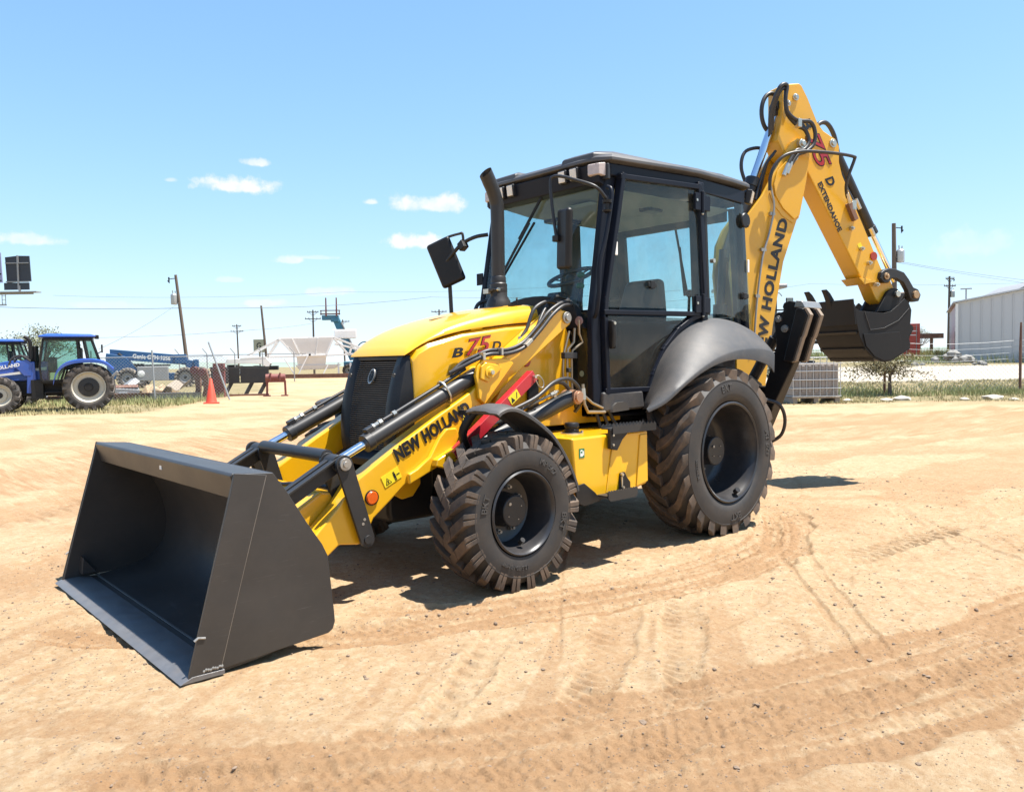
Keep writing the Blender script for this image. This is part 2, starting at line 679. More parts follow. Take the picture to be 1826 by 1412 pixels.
# wheel tracks on the dirt: points, half width, depth, looseness of the soil, tread pitch (0 = none)
TRACKS = [
    ([(4.93, 1.5), (4.35, 1.93), (3.55, 2.47), (3.13, 2.63), (2.38, 2.89), (1.73, 3.08), (0.73, 3.3), (-2, 3.7), (-6, 4.0)], 0.25, 0.012, 1.0, 0.062),
    ([(5.0, 1.65), (4.15, 2.32), (3.6, 2.79), (2.98, 3.01), (2.24, 3.29), (1.48, 3.51), (-1.5, 4.2)], 0.23, 0.012, 1.0, 0.062),
    ([(4.63, -0.35), (4.04, 0.46), (3.41, 1.02), (2.88, 1.25), (2.25, 1.46), (1.5, 1.67), (0.79, 1.72), (0.13, 1.61), (-0.61, 1.24), (-1.22, 0.79)], 0.17, 0.018, 0.95, 0.068),
    ([(3.23, 0.7), (2.73, 1.06), (2.06, 1.27), (1.24, 1.47), (0.57, 1.45), (0.02, 1.38), (-0.82, 0.94)], 0.11, 0.016, 0.65, 0),
    ([(1.9, 1.66), (2.09, 1.77), (2.71, 2.18), (3.27, 2.56)], 0.13, 0.012, 0.45, 0.075),
    ([(1.6, 1.83), (1.78, 1.93), (2.45, 2.43), (2.97, 2.78)], 0.12, 0.012, 0.40, 0.075),
    ([(0.1, 1.55), (0.48, 1.83), (1.39, 2.59), (2.06, 3.12)], 0.03, 0.010, 0.4, 0),
    ([(0.05, 1.75), (0.35, 1.96), (1.35, 2.75), (1.86, 3.18)], 0.03, 0.010, 0.4, 0),
    ([(2.77, 1.54), (3.28, 1.9), (3.76, 2.21)], 0.10, 0.014, 0.20, 0.11),
    ([(4.13, -3.53), (0.17, -8.44), (-6.59, -11.18), (-14, -14)], 0.25, 0.02, 0.7, 0.1),
    ([(5.2, -2.5), (1.4, -6.9), (-5.0, -9.6), (-13, -12)], 0.25, 0.02, 0.6, 0),
    ([(-3.88, -0.61), (-7.39, -0.67), (-11.15, 0.02), (-15, 1.0)], 0.3, 0.02, 0.6, 0),
    ([(0.22, 2.09), (-2.84, 2.31), (-8, 2.2)], 0.14, 0.012, 0.30, 0.08),
    ([(1.8, -18.05), (-1.6, -16.43), (-8.5, -20.12), (-16, -30)], 0.5, 0.02, 0.6, 0),
    ([(-9.18, -3.58), (-14.93, -1.03), (-20, 1.5)], 0.6, 0.02, 0.8, 0),
    ([(1.0, 1.95), (1.6, 2.25), (2.6, 2.2), (3.3, 2.0)], 0.05, 0.006, 0.4, 0),
    ([(-7, -5.5), (-10, -4.2), (-15, -1.8), (-20, 1.0), (-26, 5)], 1.5, 0.004, 0.75, 0),
    ([(-3.2, -3.2), (-7, -2.4), (-12, -0.6), (-18, 3.0)], 0.7, 0.006, 0.7, 0),
    ([(-2.0, 1.6), (-5, 1.2), (-9, 1.7), (-14, 3.5)], 0.5, 0.006, 0.55, 0),
    ([(6.0, -5.0), (2.5, -8.0), (-3, -11.5), (-10, -16), (-16, -24)], 1.1, 0.005, 0.65, 0),
    ([(4.6, -0.9), (3.4, -2.2), (1.5, -4.0), (-2, -6.0)], 0.5, 0.008, 0.6, 0),
    ([(5.4, 0.6), (4.75, 1.05), (4.4, 1.5), (3.9, 2.1)], 0.16, 0.006, 0.5, 0),
    ([(0.9, 2.35), (0.2, 2.2), (-0.9, 2.75), (-2.4, 3.6)], 0.10, 0.01, 0.3, 0.07),
]

_tr = random.Random(23)
for _k in range(26):
    _x, _y = _tr.uniform(-5, 4.6), _tr.uniform(-2.5, 3.6)
    _a = _tr.choice((.62, .66, .7, 2.75, 2.9, .1, -.35)) + _tr.uniform(-.12, .12)
    _L = _tr.uniform(.8, 2.2)
    _c = _tr.uniform(-.25, .25)
    TRACKS.append(([(_x - _L * math.cos(_a), _y - _L * math.sin(_a)), (_x - _c * math.sin(_a), _y + _c * math.cos(_a)), (_x + _L * math.cos(_a), _y + _L * math.sin(_a))],
                   _tr.choice((.014, .018, .06, .08, .10)), _tr.uniform(.004, .009), _tr.uniform(.1, .36), _tr.choice((0, 0, .05, .06))))


def ground_fields(X, Yy, detail=True):
    """Height and soil fields at points of the yard."""
    du, dv = X - CAM.x, Yy - CAM.y
    u = du * _rh.x + dv * _rh.y
    v = du * _fh.x + dv * _fh.y
    z = land(u, v)
    near = np.clip(1.2 - np.hypot(X - 1, Yy) / 45.0, 0, 1)
    z = z + near * (0.022 * (fbm(X, Yy, 0.35, 3) - 0.5) + 0.010 * (fbm(X, Yy, 1.7, 9) - 0.5))
    fine = fbm(X, Yy, 9.0, 21, 4) - 0.5
    z = z + near * (0.016 * fine + 0.010 * (fbm(X + 9, Yy, 24.0, 33, 2) - 0.5))
    loose = np.clip((fbm(X * 0.8 + 3, Yy * 0.8, 0.9, 40, 4) - 0.52) * 2.2, 0, 0.5)
    # long faint drag marks
    q = X * 0.55 + Yy * 0.83
    p = X * 0.83 - Yy * 0.55
    drag = fbm(p * 0.35, q * 6.0, 1.0, 55, 3) - 0.5
    z = z + near * 0.007 * drag
    # long streaks left by passing wheels farther out
    wu, wv = u + 1.2 * np.sin(v * 0.5), v + 0.5 * np.sin(u * 0.35)
    st = fbm(wu * 0.22, wv * 2.6, 1.0, 81, 4)
    loose = np.maximum(loose, np.clip((st - 0.47) * 3.0, 0, 0.52) * np.clip((v - 4.6) / 1.5, 0, 1))
    st2 = fbm((X * .8 + Yy * .6) * 0.5, (X * .6 - Yy * .8) * 9.0, 1.0, 83, 3)
    loose = np.maximum(loose, np.clip((st2 - 0.57) * 4.0, 0, 0.5) * np.clip((5.2 - v) / 1.0, 0, 1))
    for (pts, w, dep, lo, pitch) in TRACKS:
        P = np.array([tuple(s)[:2] for s in spline([(a, b, 0) for a, b in pts], 5)])
        best = np.full(X.shape, 1e9)
        along = np.zeros(X.shape)
        side = np.zeros(X.shape)
        bx = (X > P[:, 0].min() - 1.5) & (X < P[:, 0].max() + 1.5) & (Yy > P[:, 1].min() - 1.5) & (Yy < P[:, 1].max() + 1.5)
        xs, ys = X[bx], Yy[bx]
        b, al, sd = best[bx], along[bx], side[bx]
        acc = 0.0
        for i in range(len(P) - 1):
            d = P[i + 1] - P[i]
            L = math.hypot(*d)
            t = np.clip(((xs - P[i][0]) * d[0] + (ys - P[i][1]) * d[1]) / (L * L), 0, 1)
            ex, ey = xs - P[i][0] - t * d[0], ys - P[i][1] - t * d[1]
            e = np.hypot(ex, ey)
            k = e < b
            b = np.where(k, e, b)
            al = np.where(k, acc + t * L, al)
            sd = np.where(k, np.sign(ex * d[1] - ey * d[0]) * e, sd)
            acc += L
        wob = w * (0.85 + 0.5 * (vnoise(al * 2.1, al * 0 + 3, 77) - 0.3)) + 0.35 * w * (vnoise(xs * 6, ys * 6, 71) - 0.5)
        m = np.clip((wob * 1.15 - b) / (0.20 * w), 0, 1)
        m = m * m * (3 - 2 * m)
        berm = np.exp(-((b - wob * 1.15) / (0.3 * w)) ** 2)
        fade = np.clip(np.minimum(al, acc - al) / 0.4, 0.0, 1)
        dz = (-dep * m + 0.45 * dep * berm * (0.5 + vnoise(xs * 9, ys * 9, 5))) * fade
        if pitch:
            lug = np.sin(2 * np.pi * (al + np.abs(sd) * 0.55) / pitch)
            dz = dz - (0.011 if pitch > .07 else 0.0020) * np.clip(lug * 2.2, -1, 1) * m * fade * np.clip(vnoise(xs * 2.3, ys * 2.3, 61) * 1.8 - 0.2, 0, 1)
        if lo > 0.6:
            dz = dz + 0.006 * (vnoise(xs * 30, ys * 30, 91) - 0.5) * m * fade + 0.011 * (vnoise(xs * 55, ys * 55, 92) - 0.5) * m * fade
            groove = fbm(sd * 28, al * 0.6, 1.0, 31, 3) - 0.5
            m = m * np.clip(0.85 + 2.2 * groove, 0.25, 1.25)
            dz = dz + 0.022 * groove * m * fade
        z[bx] += dz
        loose[bx] = np.maximum(loose[bx], lo * m * fade * (0.65 + 0.5 * vnoise(xs * 5, ys * 5, 15)))
    # the machine's wheels stand in slight hollows; keep soil clear of the bucket floor
    # soil zones
    edge = 1.6 * (fbm(X, Yy, 0.22, 66) - 0.5)
    grassR = np.clip((v - 22.6 - edge - np.clip((8.0 - u), 0, 6) * 4) / 0.5, 0, 1) * (u > 5.0)
    bl = np.where(v < 45, -10.9 - (v - 22) * 0.11, -0.36 * v + 2.8)
    grassL = np.clip((bl - u + edge * 0.8) / 0.5, 0, 1) * np.clip((v - 23.5 + np.clip(-13 - u, 0, 30) * 0.28) / 0.6, 0, 1)
    far = np.clip((v - 83) / 3, 0, 1)
    grass = np.clip(grassR + grassL + far, 0, 1)
    grass = np.where(v < 0, 0, grass)
    cal = np.clip((v - 33.5 - edge) / 1.2, 0, 1) * np.clip((52 - v) / 3, 0, 1) * (u > 5)
    return z, np.clip(loose, 0, 1), grass, cal, u, v


gx = graded(-1.3, 4.9, 0.0105, 2600, 1.055)
gy = graded(0.2, 3.5, 0.0105, 2600, 1.055)
GX, GY = np.meshgrid(gx, gy, indexing='ij')
GZ, LO, GR, CA, GU, GV = ground_fields(GX, GY)
# soil pressed flat where tyres and bucket stand
for (cx, cy, rx, ry, hz) in ((2.176, 0.93, 0.22, 0.2, 0.0), (2.176, -0.93, 0.22, 0.2, 0.0), (0, 0.9, 0.3, 0.26, 0.0), (0, -0.9, 0.3, 0.26, 0.0)):
    w_ = np.exp(-(((GX - cx) / rx) ** 2 + ((GY - cy) / ry) ** 2) ** 2)
    GZ = GZ * (1 - w_) + hz * w_
w_ = np.exp(-(((GX - 3.85) / 0.42) ** 4 + (GY / 1.2) ** 8))
GZ = GZ * (1 - w_) + np.minimum(GZ, -0.003) * w_
nx, ny = GX.shape
me = bpy.data.meshes.new('dirt_ground')
co = np.stack([GX, GY, GZ], -1).reshape(-1, 3).astype(np.float32)
idx = np.arange(nx * ny).reshape(nx, ny)
quads = np.stack([idx[:-1, :-1], idx[1:, :-1], idx[1:, 1:], idx[:-1, 1:]], -1).reshape(-1, 4).astype(np.int32)
me.vertices.add(len(co))
me.vertices.foreach_set('co', co.ravel())
me.loops.add(quads.size)
me.loops.foreach_set('vertex_index', quads.ravel())
me.polygons.add(len(quads))
me.polygons.foreach_set('loop_start', np.arange(0, quads.size, 4, dtype=np.int32))
me.update(calc_edges=True)
at = me.attributes.new('soil', 'FLOAT_COLOR', 'POINT')
at.data.foreach_set('color', np.stack([LO, GR, CA, np.ones_like(LO)], -1).reshape(-1).astype(np.float32))
me.shade_smooth()


def ground_material():
    m = bpy.data.materials.new('dirt')
    m.use_nodes = True
    n, l = m.node_tree.nodes, m.node_tree.links
    p = n['Principled BSDF']
    tc = n.new('ShaderNodeTexCoord')
    at = n.new('ShaderNodeAttribute')
    at.attribute_name = 'soil'
    sp = n.new('ShaderNodeSeparateColor')
    l.new(at.outputs['Color'], sp.inputs[0])

    def noise(scale, detail=5, rough=0.6, vec=None):
        q = n.new('ShaderNodeTexNoise')
        q.inputs['Scale'].default_value = scale
        q.inputs['Detail'].default_value = detail
        q.inputs['Roughness'].default_value = rough
        l.new(vec or tc.outputs['Object'], q.inputs['Vector'])
        return q.outputs['Fac']

    def ramp(src, a, b, lo=0.0, hi=1.0):
        q = n.new('ShaderNodeMapRange')
        q.inputs['From Min'].default_value = a
        q.inputs['From Max'].default_value = b
        q.inputs['To Min'].default_value = lo
        q.inputs['To Max'].default_value = hi
        l.new(src, q.inputs['Value'])
        return q.outputs[0]

    def mix(f, a, b):
        q = n.new('ShaderNodeMix')
        q.data_type = 'RGBA'
        l.new(f, q.inputs['Factor'])
        for k, s in ((6, a), (7, b)):
            if isinstance(s, tuple):
                q.inputs[k].default_value = (*s, 1)
            else:
                l.new(s, q.inputs[k])
        return q.outputs[2]

    def mul(a, b):
        q = n.new('ShaderNodeMath')
        q.operation = 'MULTIPLY'
        for i, s in enumerate((a, b)):
            if isinstance(s, float):
                q.inputs[i].default_value = s
            else:
                l.new(s, q.inputs[i])
        return q.outputs[0]

    base = mix(ramp(noise(0.9, 6), 0.38, 0.66), PACKED_A, PACKED_B)
    base = mix(ramp(noise(5.5, 6, 0.7), 0.45, 0.8), base, PACKED_C)
    base = mix(ramp(noise(16, 6, 0.8), 0.46, 0.66, 0.0, 0.8), base, PACKED_D)
    base = mix(ramp(noise(48, 4, 0.8), 0.50, 0.70, 0.0, 0.75), base, PACKED_C)
    br = n.new('ShaderNodeMath')
    br.operation = 'MULTIPLY_ADD'
    l.new(noise(26, 7, 0.8), br.inputs[0])
    br.inputs[1].default_value = 1.3
    l.new(sp.outputs[0], br.inputs[2])
    fac = ramp(br.outputs[0], 0.82, 1.36)
    base = mix(mul(fac, 0.80), base, LOOSE_A)
    base = mix(mul(fac, ramp(noise(75, 4, 0.8), 0.5, 0.68, 0.0, 0.6)), base, LOOSE_B)
    # grit: dark and pale grains
    vo = n.new('ShaderNodeTexVoronoi')
    vo.inputs['Scale'].default_value = 62
    vo.inputs['Randomness'].default_value = 1.0
    l.new(tc.outputs['Object'], vo.inputs['Vector'])
    sc = n.new('ShaderNodeSeparateColor')
    l.new(vo.outputs['Color'], sc.inputs[0])
    grain = mul(ramp(vo.outputs['Distance'], 0.34, 0.22), ramp(sc.outputs[0], 0.72, 0.74))
    grain = mul(grain, ramp(noise(2.2, 4, 0.6), 0.40, 0.60))
    base = mix(mul(grain, 0.75), base, mix(sc.outputs[1], (0.065, 0.04, 0.026), (0.34, 0.28, 0.22)))
    dry = mix(ramp(noise(0.8, 6, 0.7), 0.35, 0.65), (0.185, 0.155, 0.078), (0.26, 0.205, 0.12))
    dry = mix(ramp(noise(2.5, 5, 0.7), 0.5, 0.7), dry, (0.105, 0.11, 0.045))
    base = mix(sp.outputs[1], base, dry)
    base = mix(sp.outputs[2], base, (0.385, 0.34, 0.275))
    l.new(base, p.inputs['Base Color'])
    p.inputs['Roughness'].default_value = 0.95
    p.inputs['Specular IOR Level'].default_value = 0.12
    hgt = n.new('ShaderNodeMath')
    hgt.operation = 'ADD'
    l.new(mul(noise(30, 6, 0.7), 0.6), hgt.inputs[0])
    l.new(mul(noise(190, 4, 0.8), 0.6), hgt.inputs[1])
    b = n.new('ShaderNodeBump')
    b.inputs['Strength'].default_value = 0.85
    b.inputs['Distance'].default_value = 0.020
    l.new(hgt.outputs[0], b.inputs['Height'])
    l.new(b.outputs['Normal'], p.inputs['Normal'])
    return m


PACKED_A, PACKED_B, PACKED_C = (0.412, 0.298, 0.178), (0.370, 0.252, 0.140), (0.305, 0.188, 0.097)
PACKED_D = (0.465, 0.375, 0.252)
LOOSE_A, LOOSE_B = (0.305, 0.180, 0.092), (0.215, 0.120, 0.060)
me.materials.append(ground_material())
g_o = bpy.data.objects.new('dirt_ground', me)
COL.objects.link(g_o)
tag(g_o, 'sandy tan dirt yard crossed by wheel tracks', 'ground', kind='structure')

# loose gravel lying on the dirt
ICO_V = []
_bm = bmesh.new()
bmesh.ops.create_icosphere(_bm, subdivisions=1, radius=1)
ICO_V = [v.co.copy() for v in _bm.verts]
ICO_F = [tuple(v.index for v in f.verts) for f in _bm.faces]
_bm.free()


def scatter_stones(name, xs, ys, sizes, material, label):
    zs = ground_fields(np.array(xs), np.array(ys))[0]
    mb = MB()
    for x, y, z, s in zip(xs, ys, zs, sizes):
        sx, sy, sz = s * random.uniform(.7, 1.3), s * random.uniform(.7, 1.3), s * random.uniform(.4, .8)
        a = random.random() * 6.28
        ca, sa = math.cos(a), math.sin(a)
        vs_ = []
        for v in ICO_V:
            k = random.uniform(.8, 1.15)
            px, py, pz = v.x * sx * k, v.y * sy * k, v.z * sz * k
            vs_.append((x + px * ca - py * sa, y + px * sa + py * ca, z + pz + sz * .25))
        mb.add(vs_, ICO_F)
    return obj(name, mb, material, smooth=0, kind='stuff', label=label, cat='gravel')


GRAV = mat('gravel_stone', (0.19, 0.135, 0.092), 0.85, var=0.45, scale=24)
xs, ys, ss = [], [], []
while len(xs) < 15000:
    x, y = random.uniform(-4, 5.2), random.uniform(-2.5, 4.0)
    if vnoise(np.array([x * 1.3]), np.array([y * 1.3]), 5)[0] < random.random() * 0.9:
        continue
    d = math.hypot(x - CAM.x, y - CAM.y)
    if d < 2.0:
        continue
    xs.append(x)
    ys.append(y)
    ss.append(random.choice((.002, .0025, .003, .0035, .0045)) * (1 + 1.2 * (random.random() < 0.08) + 2.6 * (random.random() < 0.012)))
scatter_stones('gravel', xs, ys, ss, GRAV, 'small loose gravel scattered over the tan dirt')

# ================================================================== the backhoe loader (x forward, y to its left, origin under the rear axle)
BH = thing('backhoe_loader', 'yellow and black backhoe loader with big charcoal front bucket lowered on the dirt', 'backhoe loader')


def part(name, mb, m, parent=None, **k):
    return obj(name, mb, m, parent if parent is not None else BH, **k)


# ---- wheels
def tyre_meshes(Rt, half, rim, nl, lh, sweep, lw, blocky):
    S = Rt - lh - rim
    prof = [(rim - .012, half * .62), (rim + .012, half * .80), (rim + .10 * S, half * .93), (rim + .32 * S, half * 1.0), (rim + .58 * S, half * .985),
            (rim + .70 * S, half * .965), (rim + .705 * S, half * .978), (rim + .735 * S, half * .975), (rim + .74 * S, half * .955),
            (rim + .90 * S, half * .86), (Rt - lh, half * .62), (Rt - lh + .006, 0)]
    full = prof + [(r_, -h) for (r_, h) in prof[-2::-1]]
    car = MB().lathe(full, n=72)

    def rc(y):
        a = abs(y) / half
        return (Rt - lh) - (0.10 * S) * max(0, a - .55) ** 2 * 4

    def rt(y):
        a = abs(y) / half
        return Rt - 0.028 * Rt * a * a
    tread = MB()
    for side in (1, -1):
        for k in range(nl):
            a0 = 2 * math.pi * (k + (0.5 if side < 0 else 0)) / nl
            if blocky:
                segs = [(-.16, .24, 0, 1.0), (.28, .925, 0, 1.0), (.92, .985, -.27, .45), (.92, .985, .27, .45)]
            else:
                segs = [(-.06, .97, 0, 1.0)]
            for (t0, t1, off, ws) in segs:
                rings = []
                ns = 2 if blocky else 7
                for i in range(ns + 1):
                    t = t0 + (t1 - t0) * i / ns
                    y = side * half * t
                    if blocky:
                        ang = a0 + sweep * t
                        kink = 1
                    else:
                        ang = a0 + sweep * (t - 0.22 * math.sin(math.pi * min(1, max(0, t))))
                    w0 = lw * ws * (1.18 if not blocky else 1.1) / Rt
                    w1 = lw * ws * (0.82 if not blocky else 0.86) / Rt
                    ac = ang + off * lw / Rt
                    rb = rc(y) - (.05 * S if abs(t) < .9 else .30 * S)
                    rtop = rt(y) - (.012 if t > .96 else 0)
                    # the crown end of a bar is pulled in a little, as on a worn shoulder
                    rings.append([(rb * math.cos(ac - w0 / 2), y * (1 if abs(t) < .9 else .985), rb * math.sin(ac - w0 / 2)),
                                  (rtop * math.cos(ac - w1 / 2), y, rtop * math.sin(ac - w1 / 2)),
                                  (rtop * math.cos(ac + w1 / 2), y, rtop * math.sin(ac + w1 / 2)),
                                  (rb * math.cos(ac + w0 / 2), y * (1 if abs(t) < .9 else .985), rb * math.sin(ac + w0 / 2))])
                tread.loft(rings)
    return car, tread


def make_wheel(loc, big):
    if big:
        Rt, half, rim = .672, .215, .380
        car, tread = tyre_meshes(Rt, half, rim, 23, .040, .42, .088, False)
        txt = MB()
        arc_text(txt, 'BKT', .505, R(88), .075, half * .985)
        arc_text(txt, 'BKT', .505, R(-88), .075, half * .985)
        arc_text(txt, 'AT 621', .505, R(183), .070, half * .985)
        arc_text(txt, 'TUBELESS', .475, R(-4), .036, half * .985)
        rp = [(.392, .188), (.394, .203), (.384, .210), (.372, .203), (.366, .175), (.352, .150), (.345, .05), (.325, -.06), (.30, -.10), (.27, -.115), (.12, -.115), (0, -.115)]
        hub = [(0, .068), (.108, .068), (.114, .062), (.114, -.03), (.125, -.05), (.125, -.112)]
        nut_r, nn, nut_h = .165, 10, -.112
        lab = 'large rear wheel with charcoal rim and chevron tread'
    else:
        Rt, half, rim = .482, .168, .246
        car, tread = tyre_meshes(Rt, half, rim, 22, .044, .27, .076, True)
        txt = MB()
        arc_text(txt, 'MP 567', .325, R(122), .052, half * .99)
        arc_text(txt, 'BKT', .325, R(12), .060, half * .99)
        arc_text(txt, 'BKT', .325, R(192), .060, half * .99)
        arc_text(txt, '12.5/80-18 MPT', .325, R(-78), .034, half * .99)
        rp = [(.254, .148), (.257, .160), (.248, .168), (.238, .160), (.232, .140), (.222, .115), (.218, .02), (.205, -.035), (.18, -.05), (.10, -.05), (0, -.05)]
        hub = [(0, .074), (.090, .074), (.096, .068), (.096, .02), (.104, .0), (.108, -.047)]
        nut_r, nn, nut_h = .140, 8, -.048
        lab = 'small front wheel with block tread and charcoal rim'
    w = part('wheel', MB().lathe(rp, n=64), RIM, smooth=40, label=lab)
    w.location = loc
    obj('tyre', car, RUB, w, smooth=50)
    obj('tread', tread, RUBT, w, bevel=.005, smooth=40)
    obj('tyre_lettering', txt, mat('sidewall_lettering', (.050, .047, .045), .5, var=.1), w, smooth=0)
    h = obj('hub_cap', MB().lathe(hub, n=40), CHAR, w, bevel=.003)
    pl = MB().cyl((.045, .07, .045), (.045, .079, .045), .010, n=10)
    pl.cyl((-.03, .07, -.05), (-.03, .076, -.05), .004, n=8).cyl((.05, .07, -.03), (.05, .076, -.03), .004, n=8).cyl((-.05, .07, .03), (-.05, .076, .03), .004, n=8)
    obj('drain_plug', pl, STEEL, w)
    nb = MB()
    for k in range(nn):
        a = 2 * math.pi * (k + .3) / nn
        x, z = nut_r * math.cos(a), nut_r * math.sin(a)
        nb.cyl((x, nut_h - .01, z), (x, nut_h + .022, z), .016, n=6)
        nb.cyl((x, nut_h + .02, z), (x, nut_h + .040, z), .009, n=10)
    obj('wheel_nuts', nb, STEEL, w)
    a = R(-100)
    rv = (.372 if big else .226)
    vb = MB().tube([((rv - .03) * math.cos(a), .17 if big else .09, (rv - .03) * math.sin(a)), ((rv - .055) * math.cos(a), .20 if big else .12, (rv - .055) * math.sin(a))], .022 if big else .016, 10)
    obj('valve_guard', vb, BLK, w)
    return w


fw = make_wheel((2.176, .932, .463), False)
rw = make_wheel((0, .905, .638), True)
rw.rotation_euler = (0, R(7), 0)
fw.rotation_euler = (0, R(-4), 0)
for src, yy in ((fw, -.932), (rw, -.905)):
    c_ = copy_tree(src, BH)
    c_.location = (src.location.x, yy, src.location.z)
    c_.rotation_euler = (0, R(20), math.pi)

# ---- chassis, axles, front support
ch = MB()
ch.prism([(2.62, .50), (2.66, .62), (2.66, .76), (2.45, .86), (-1.2, .86), (-1.35, .95), (-1.45, .95), (-1.45, .45), (-1.2, .40), (1.5, .48)], 'y', -.30, .30)
part('chassis', ch, BLK, bevel=.015)
ax_ = MB().cyl((2.176, -.80, .463), (2.176, .80, .463), .085).box((2.176, 0, .46), (.30, .42, .26)).cyl((0, -.70, .638), (0, .70, .638), .14).box((0, 0, .62), (.45, .7, .42))
ax_.box((2.176, .70, .46), (.16, .16, .24)).box((2.176, -.70, .46), (.16, .16, .24))
part('axles', ax_, BLK, bevel=.02)
fb = MB().prism([(2.30, .36), (2.64, .36), (2.66, .42), (2.66, .74), (2.30, .74)], 'y', -.34, .36)
part('front_support', fb, BLK, bevel=.03)
# yellow frame rails and loader tower
for s in (1, -1):
    rail = MB().prism([(2.55, .74), (2.52, .86), (2.2, .95), (1.72, .98), (1.72, .70), (2.3, .70)], 'y', s * .30, s * .40)
    part('frame_rail', rail, YEL, bevel=.01)
    tw = MB().prism([(1.10, .92), (1.98, .92), (1.90, 1.02), (1.72, 1.30), (1.55, 1.50), (1.36, 1.66), (1.17, 1.66), (1.10, 1.5)], 'y', s * .40, s * .455)
    t_ = part('loader_tower', tw, YEL, bevel=.008)
    obj('reflector', MB().lathe([(0, .012), (.036, .012), (.042, .006), (.042, 0)], (1.56, s * .456 - (.0 if s > 0 else .012), 1.37), n=24), REDR, t_, label='round red reflector on the yellow loader tower')
    side = MB().prism([(1.80, .90), (.60, .90), (.60, 1.04), (1.35, 1.06), (1.62, 1.0)], 'y', s * .44, s * .50)
    part('side_frame', side, YEL, bevel=.008)

# ---- hood
cre = [(2.50, 1.415), (2.34, 1.505), (2.08, 1.575), (1.70, 1.625), (1.40, 1.65)]
topc = [(2.475, 1.455), (2.33, 1.555), (2.08, 1.655), (1.70, 1.745), (1.38, 1.79)]
hw = [.335, .375, .400, .415, .42]


def lid_ring(c, t, w):
    ring = []
    for (fy, fz) in ((1.0, 0.0), (.995, .30), (.95, .62), (.86, .82), (.70, .93), (.40, .985), (0, 1.0)):
        x = c[0] + (t[0] - c[0]) * fz
        ring.append((x, w * fy, c[1] + (t[1] - c[1]) * fz))
    return ring + [(p[0], -p[1], p[2]) for p in ring[-2::-1]]


def interp_list(L, k=4):
    return [tuple(p) for p in spline([(a, b, 0) if len((a, b)) == 2 else (a, b) for a, b in L], k)]


cc, tt = interp_list(cre), interp_list(topc)
ww = [p[0] for p in spline([(w, 0, 0) for w in hw], 4)]
rings = [lid_ring(c, t, w) for c, t, w in zip(cc, tt, ww)]
lidm = MB().loft(rings, cap=True, closed=True)
lid = part('hood', lidm, YEL, bevel=.012, smooth=40, label='rounded glossy yellow engine hood')
lt = MB().bar((1.62, .02, 1.763), (1.44, .02, 1.795), .05, .012)
lt2 = MB().prism([(2.06, .10), (1.52, .28), (1.50, .05)], 'z', 0, .004).xf(lambda x, y, z: (x, y - .1, 1.664 + (2.06 - x) * .20 + z))
obj('hood_vent', lt2, BLK, lid)
hl = MB().box((1.47, .25, 1.775), (.09, .05, .012)).tube([(1.45, .25, 1.78), (1.45, .25, 1.82), (1.44, .24, 1.83)], .007, 8)
obj('hood_latch', hl, BLK, lid)
for s in (1, -1):
    rg = []
    for x, zl, zc, w in ((2.455, .90, 1.405, .362), (2.42, .86, 1.455, .382), (2.34, .86, 1.497, .395), (2.08, .9, 1.567, .412), (1.70, .95, 1.617, .425), (1.40, 1.0, 1.642, .43), (1.16, 1.05, 1.655, .43)):
        rg.append([(x, s * (w - .05), zl), (x, s * w, zl + .03), (x, s * (w + .006), (zl + zc) / 2), (x, s * (w - .004), zc - .03), (x, s * (w - .03), zc), (x, s * (w - .09), zc), (x, s * (w - .09), zl)])
    sp_ = part('hood_side_panel', MB().loft(rg), YEL, bevel=.006, smooth=40)
    if s > 0:
        bl = MB()
        put_text(bl, 'B', (2.150, .434, 1.432), (-1, .02, .10), (.05, 0, 1), 1, .004, fit=(.095, .062), offset=.035, shear=.25)
        put_text(bl, 'D', (1.815, .438, 1.478), (-1, .02, .10), (.05, 0, 1), 1, .004, fit=(.085, .060), offset=.035, shear=.25)
        obj('model_lettering', bl, BLKL, sp_, smooth=0)
        rd0 = MB()
        put_text(rd0, '75', (1.970, .4345, 1.478), (-1, .02, .16), (.05, 0, 1), 1, .003, fit=(.226, .112), offset=.022, shear=.3)
        obj('model_outline', rd0, BLKL, sp_, smooth=0)
        rd = MB()
        put_text(rd, '75', (1.970, .4375, 1.478), (-1, .02, .16), (.05, 0, 1), 1, .005, fit=(.214, .101), offset=.0, shear=.3)
        obj('model_number', rd, REDL, sp_, smooth=0)
        obj('panel_bolt', MB().cyl((2.42, .39, .93), (2.42, .415, .93), .016, n=8), ZINC, sp_)
nose = MB().prism([(2.40, .70), (2.60, .70), (2.62, .84), (2.50, .92), (2.40, .92)], 'y', .30, .40)
part('nose_bracket', nose, YEL, bevel=.01)
# ---- grille
gp = [(2.458, 1.418), (2.505, 1.30), (2.548, 1.14), (2.572, .98), (2.578, .86), (2.565, .755)]


def gx_at(z):
    for (x0, z0), (x1, z1) in zip(gp[:-1], gp[1:]):
        if z0 >= z >= z1:
            return x0 + (x1 - x0) * (z0 - z) / (z0 - z1)
    return gp[-1][0]


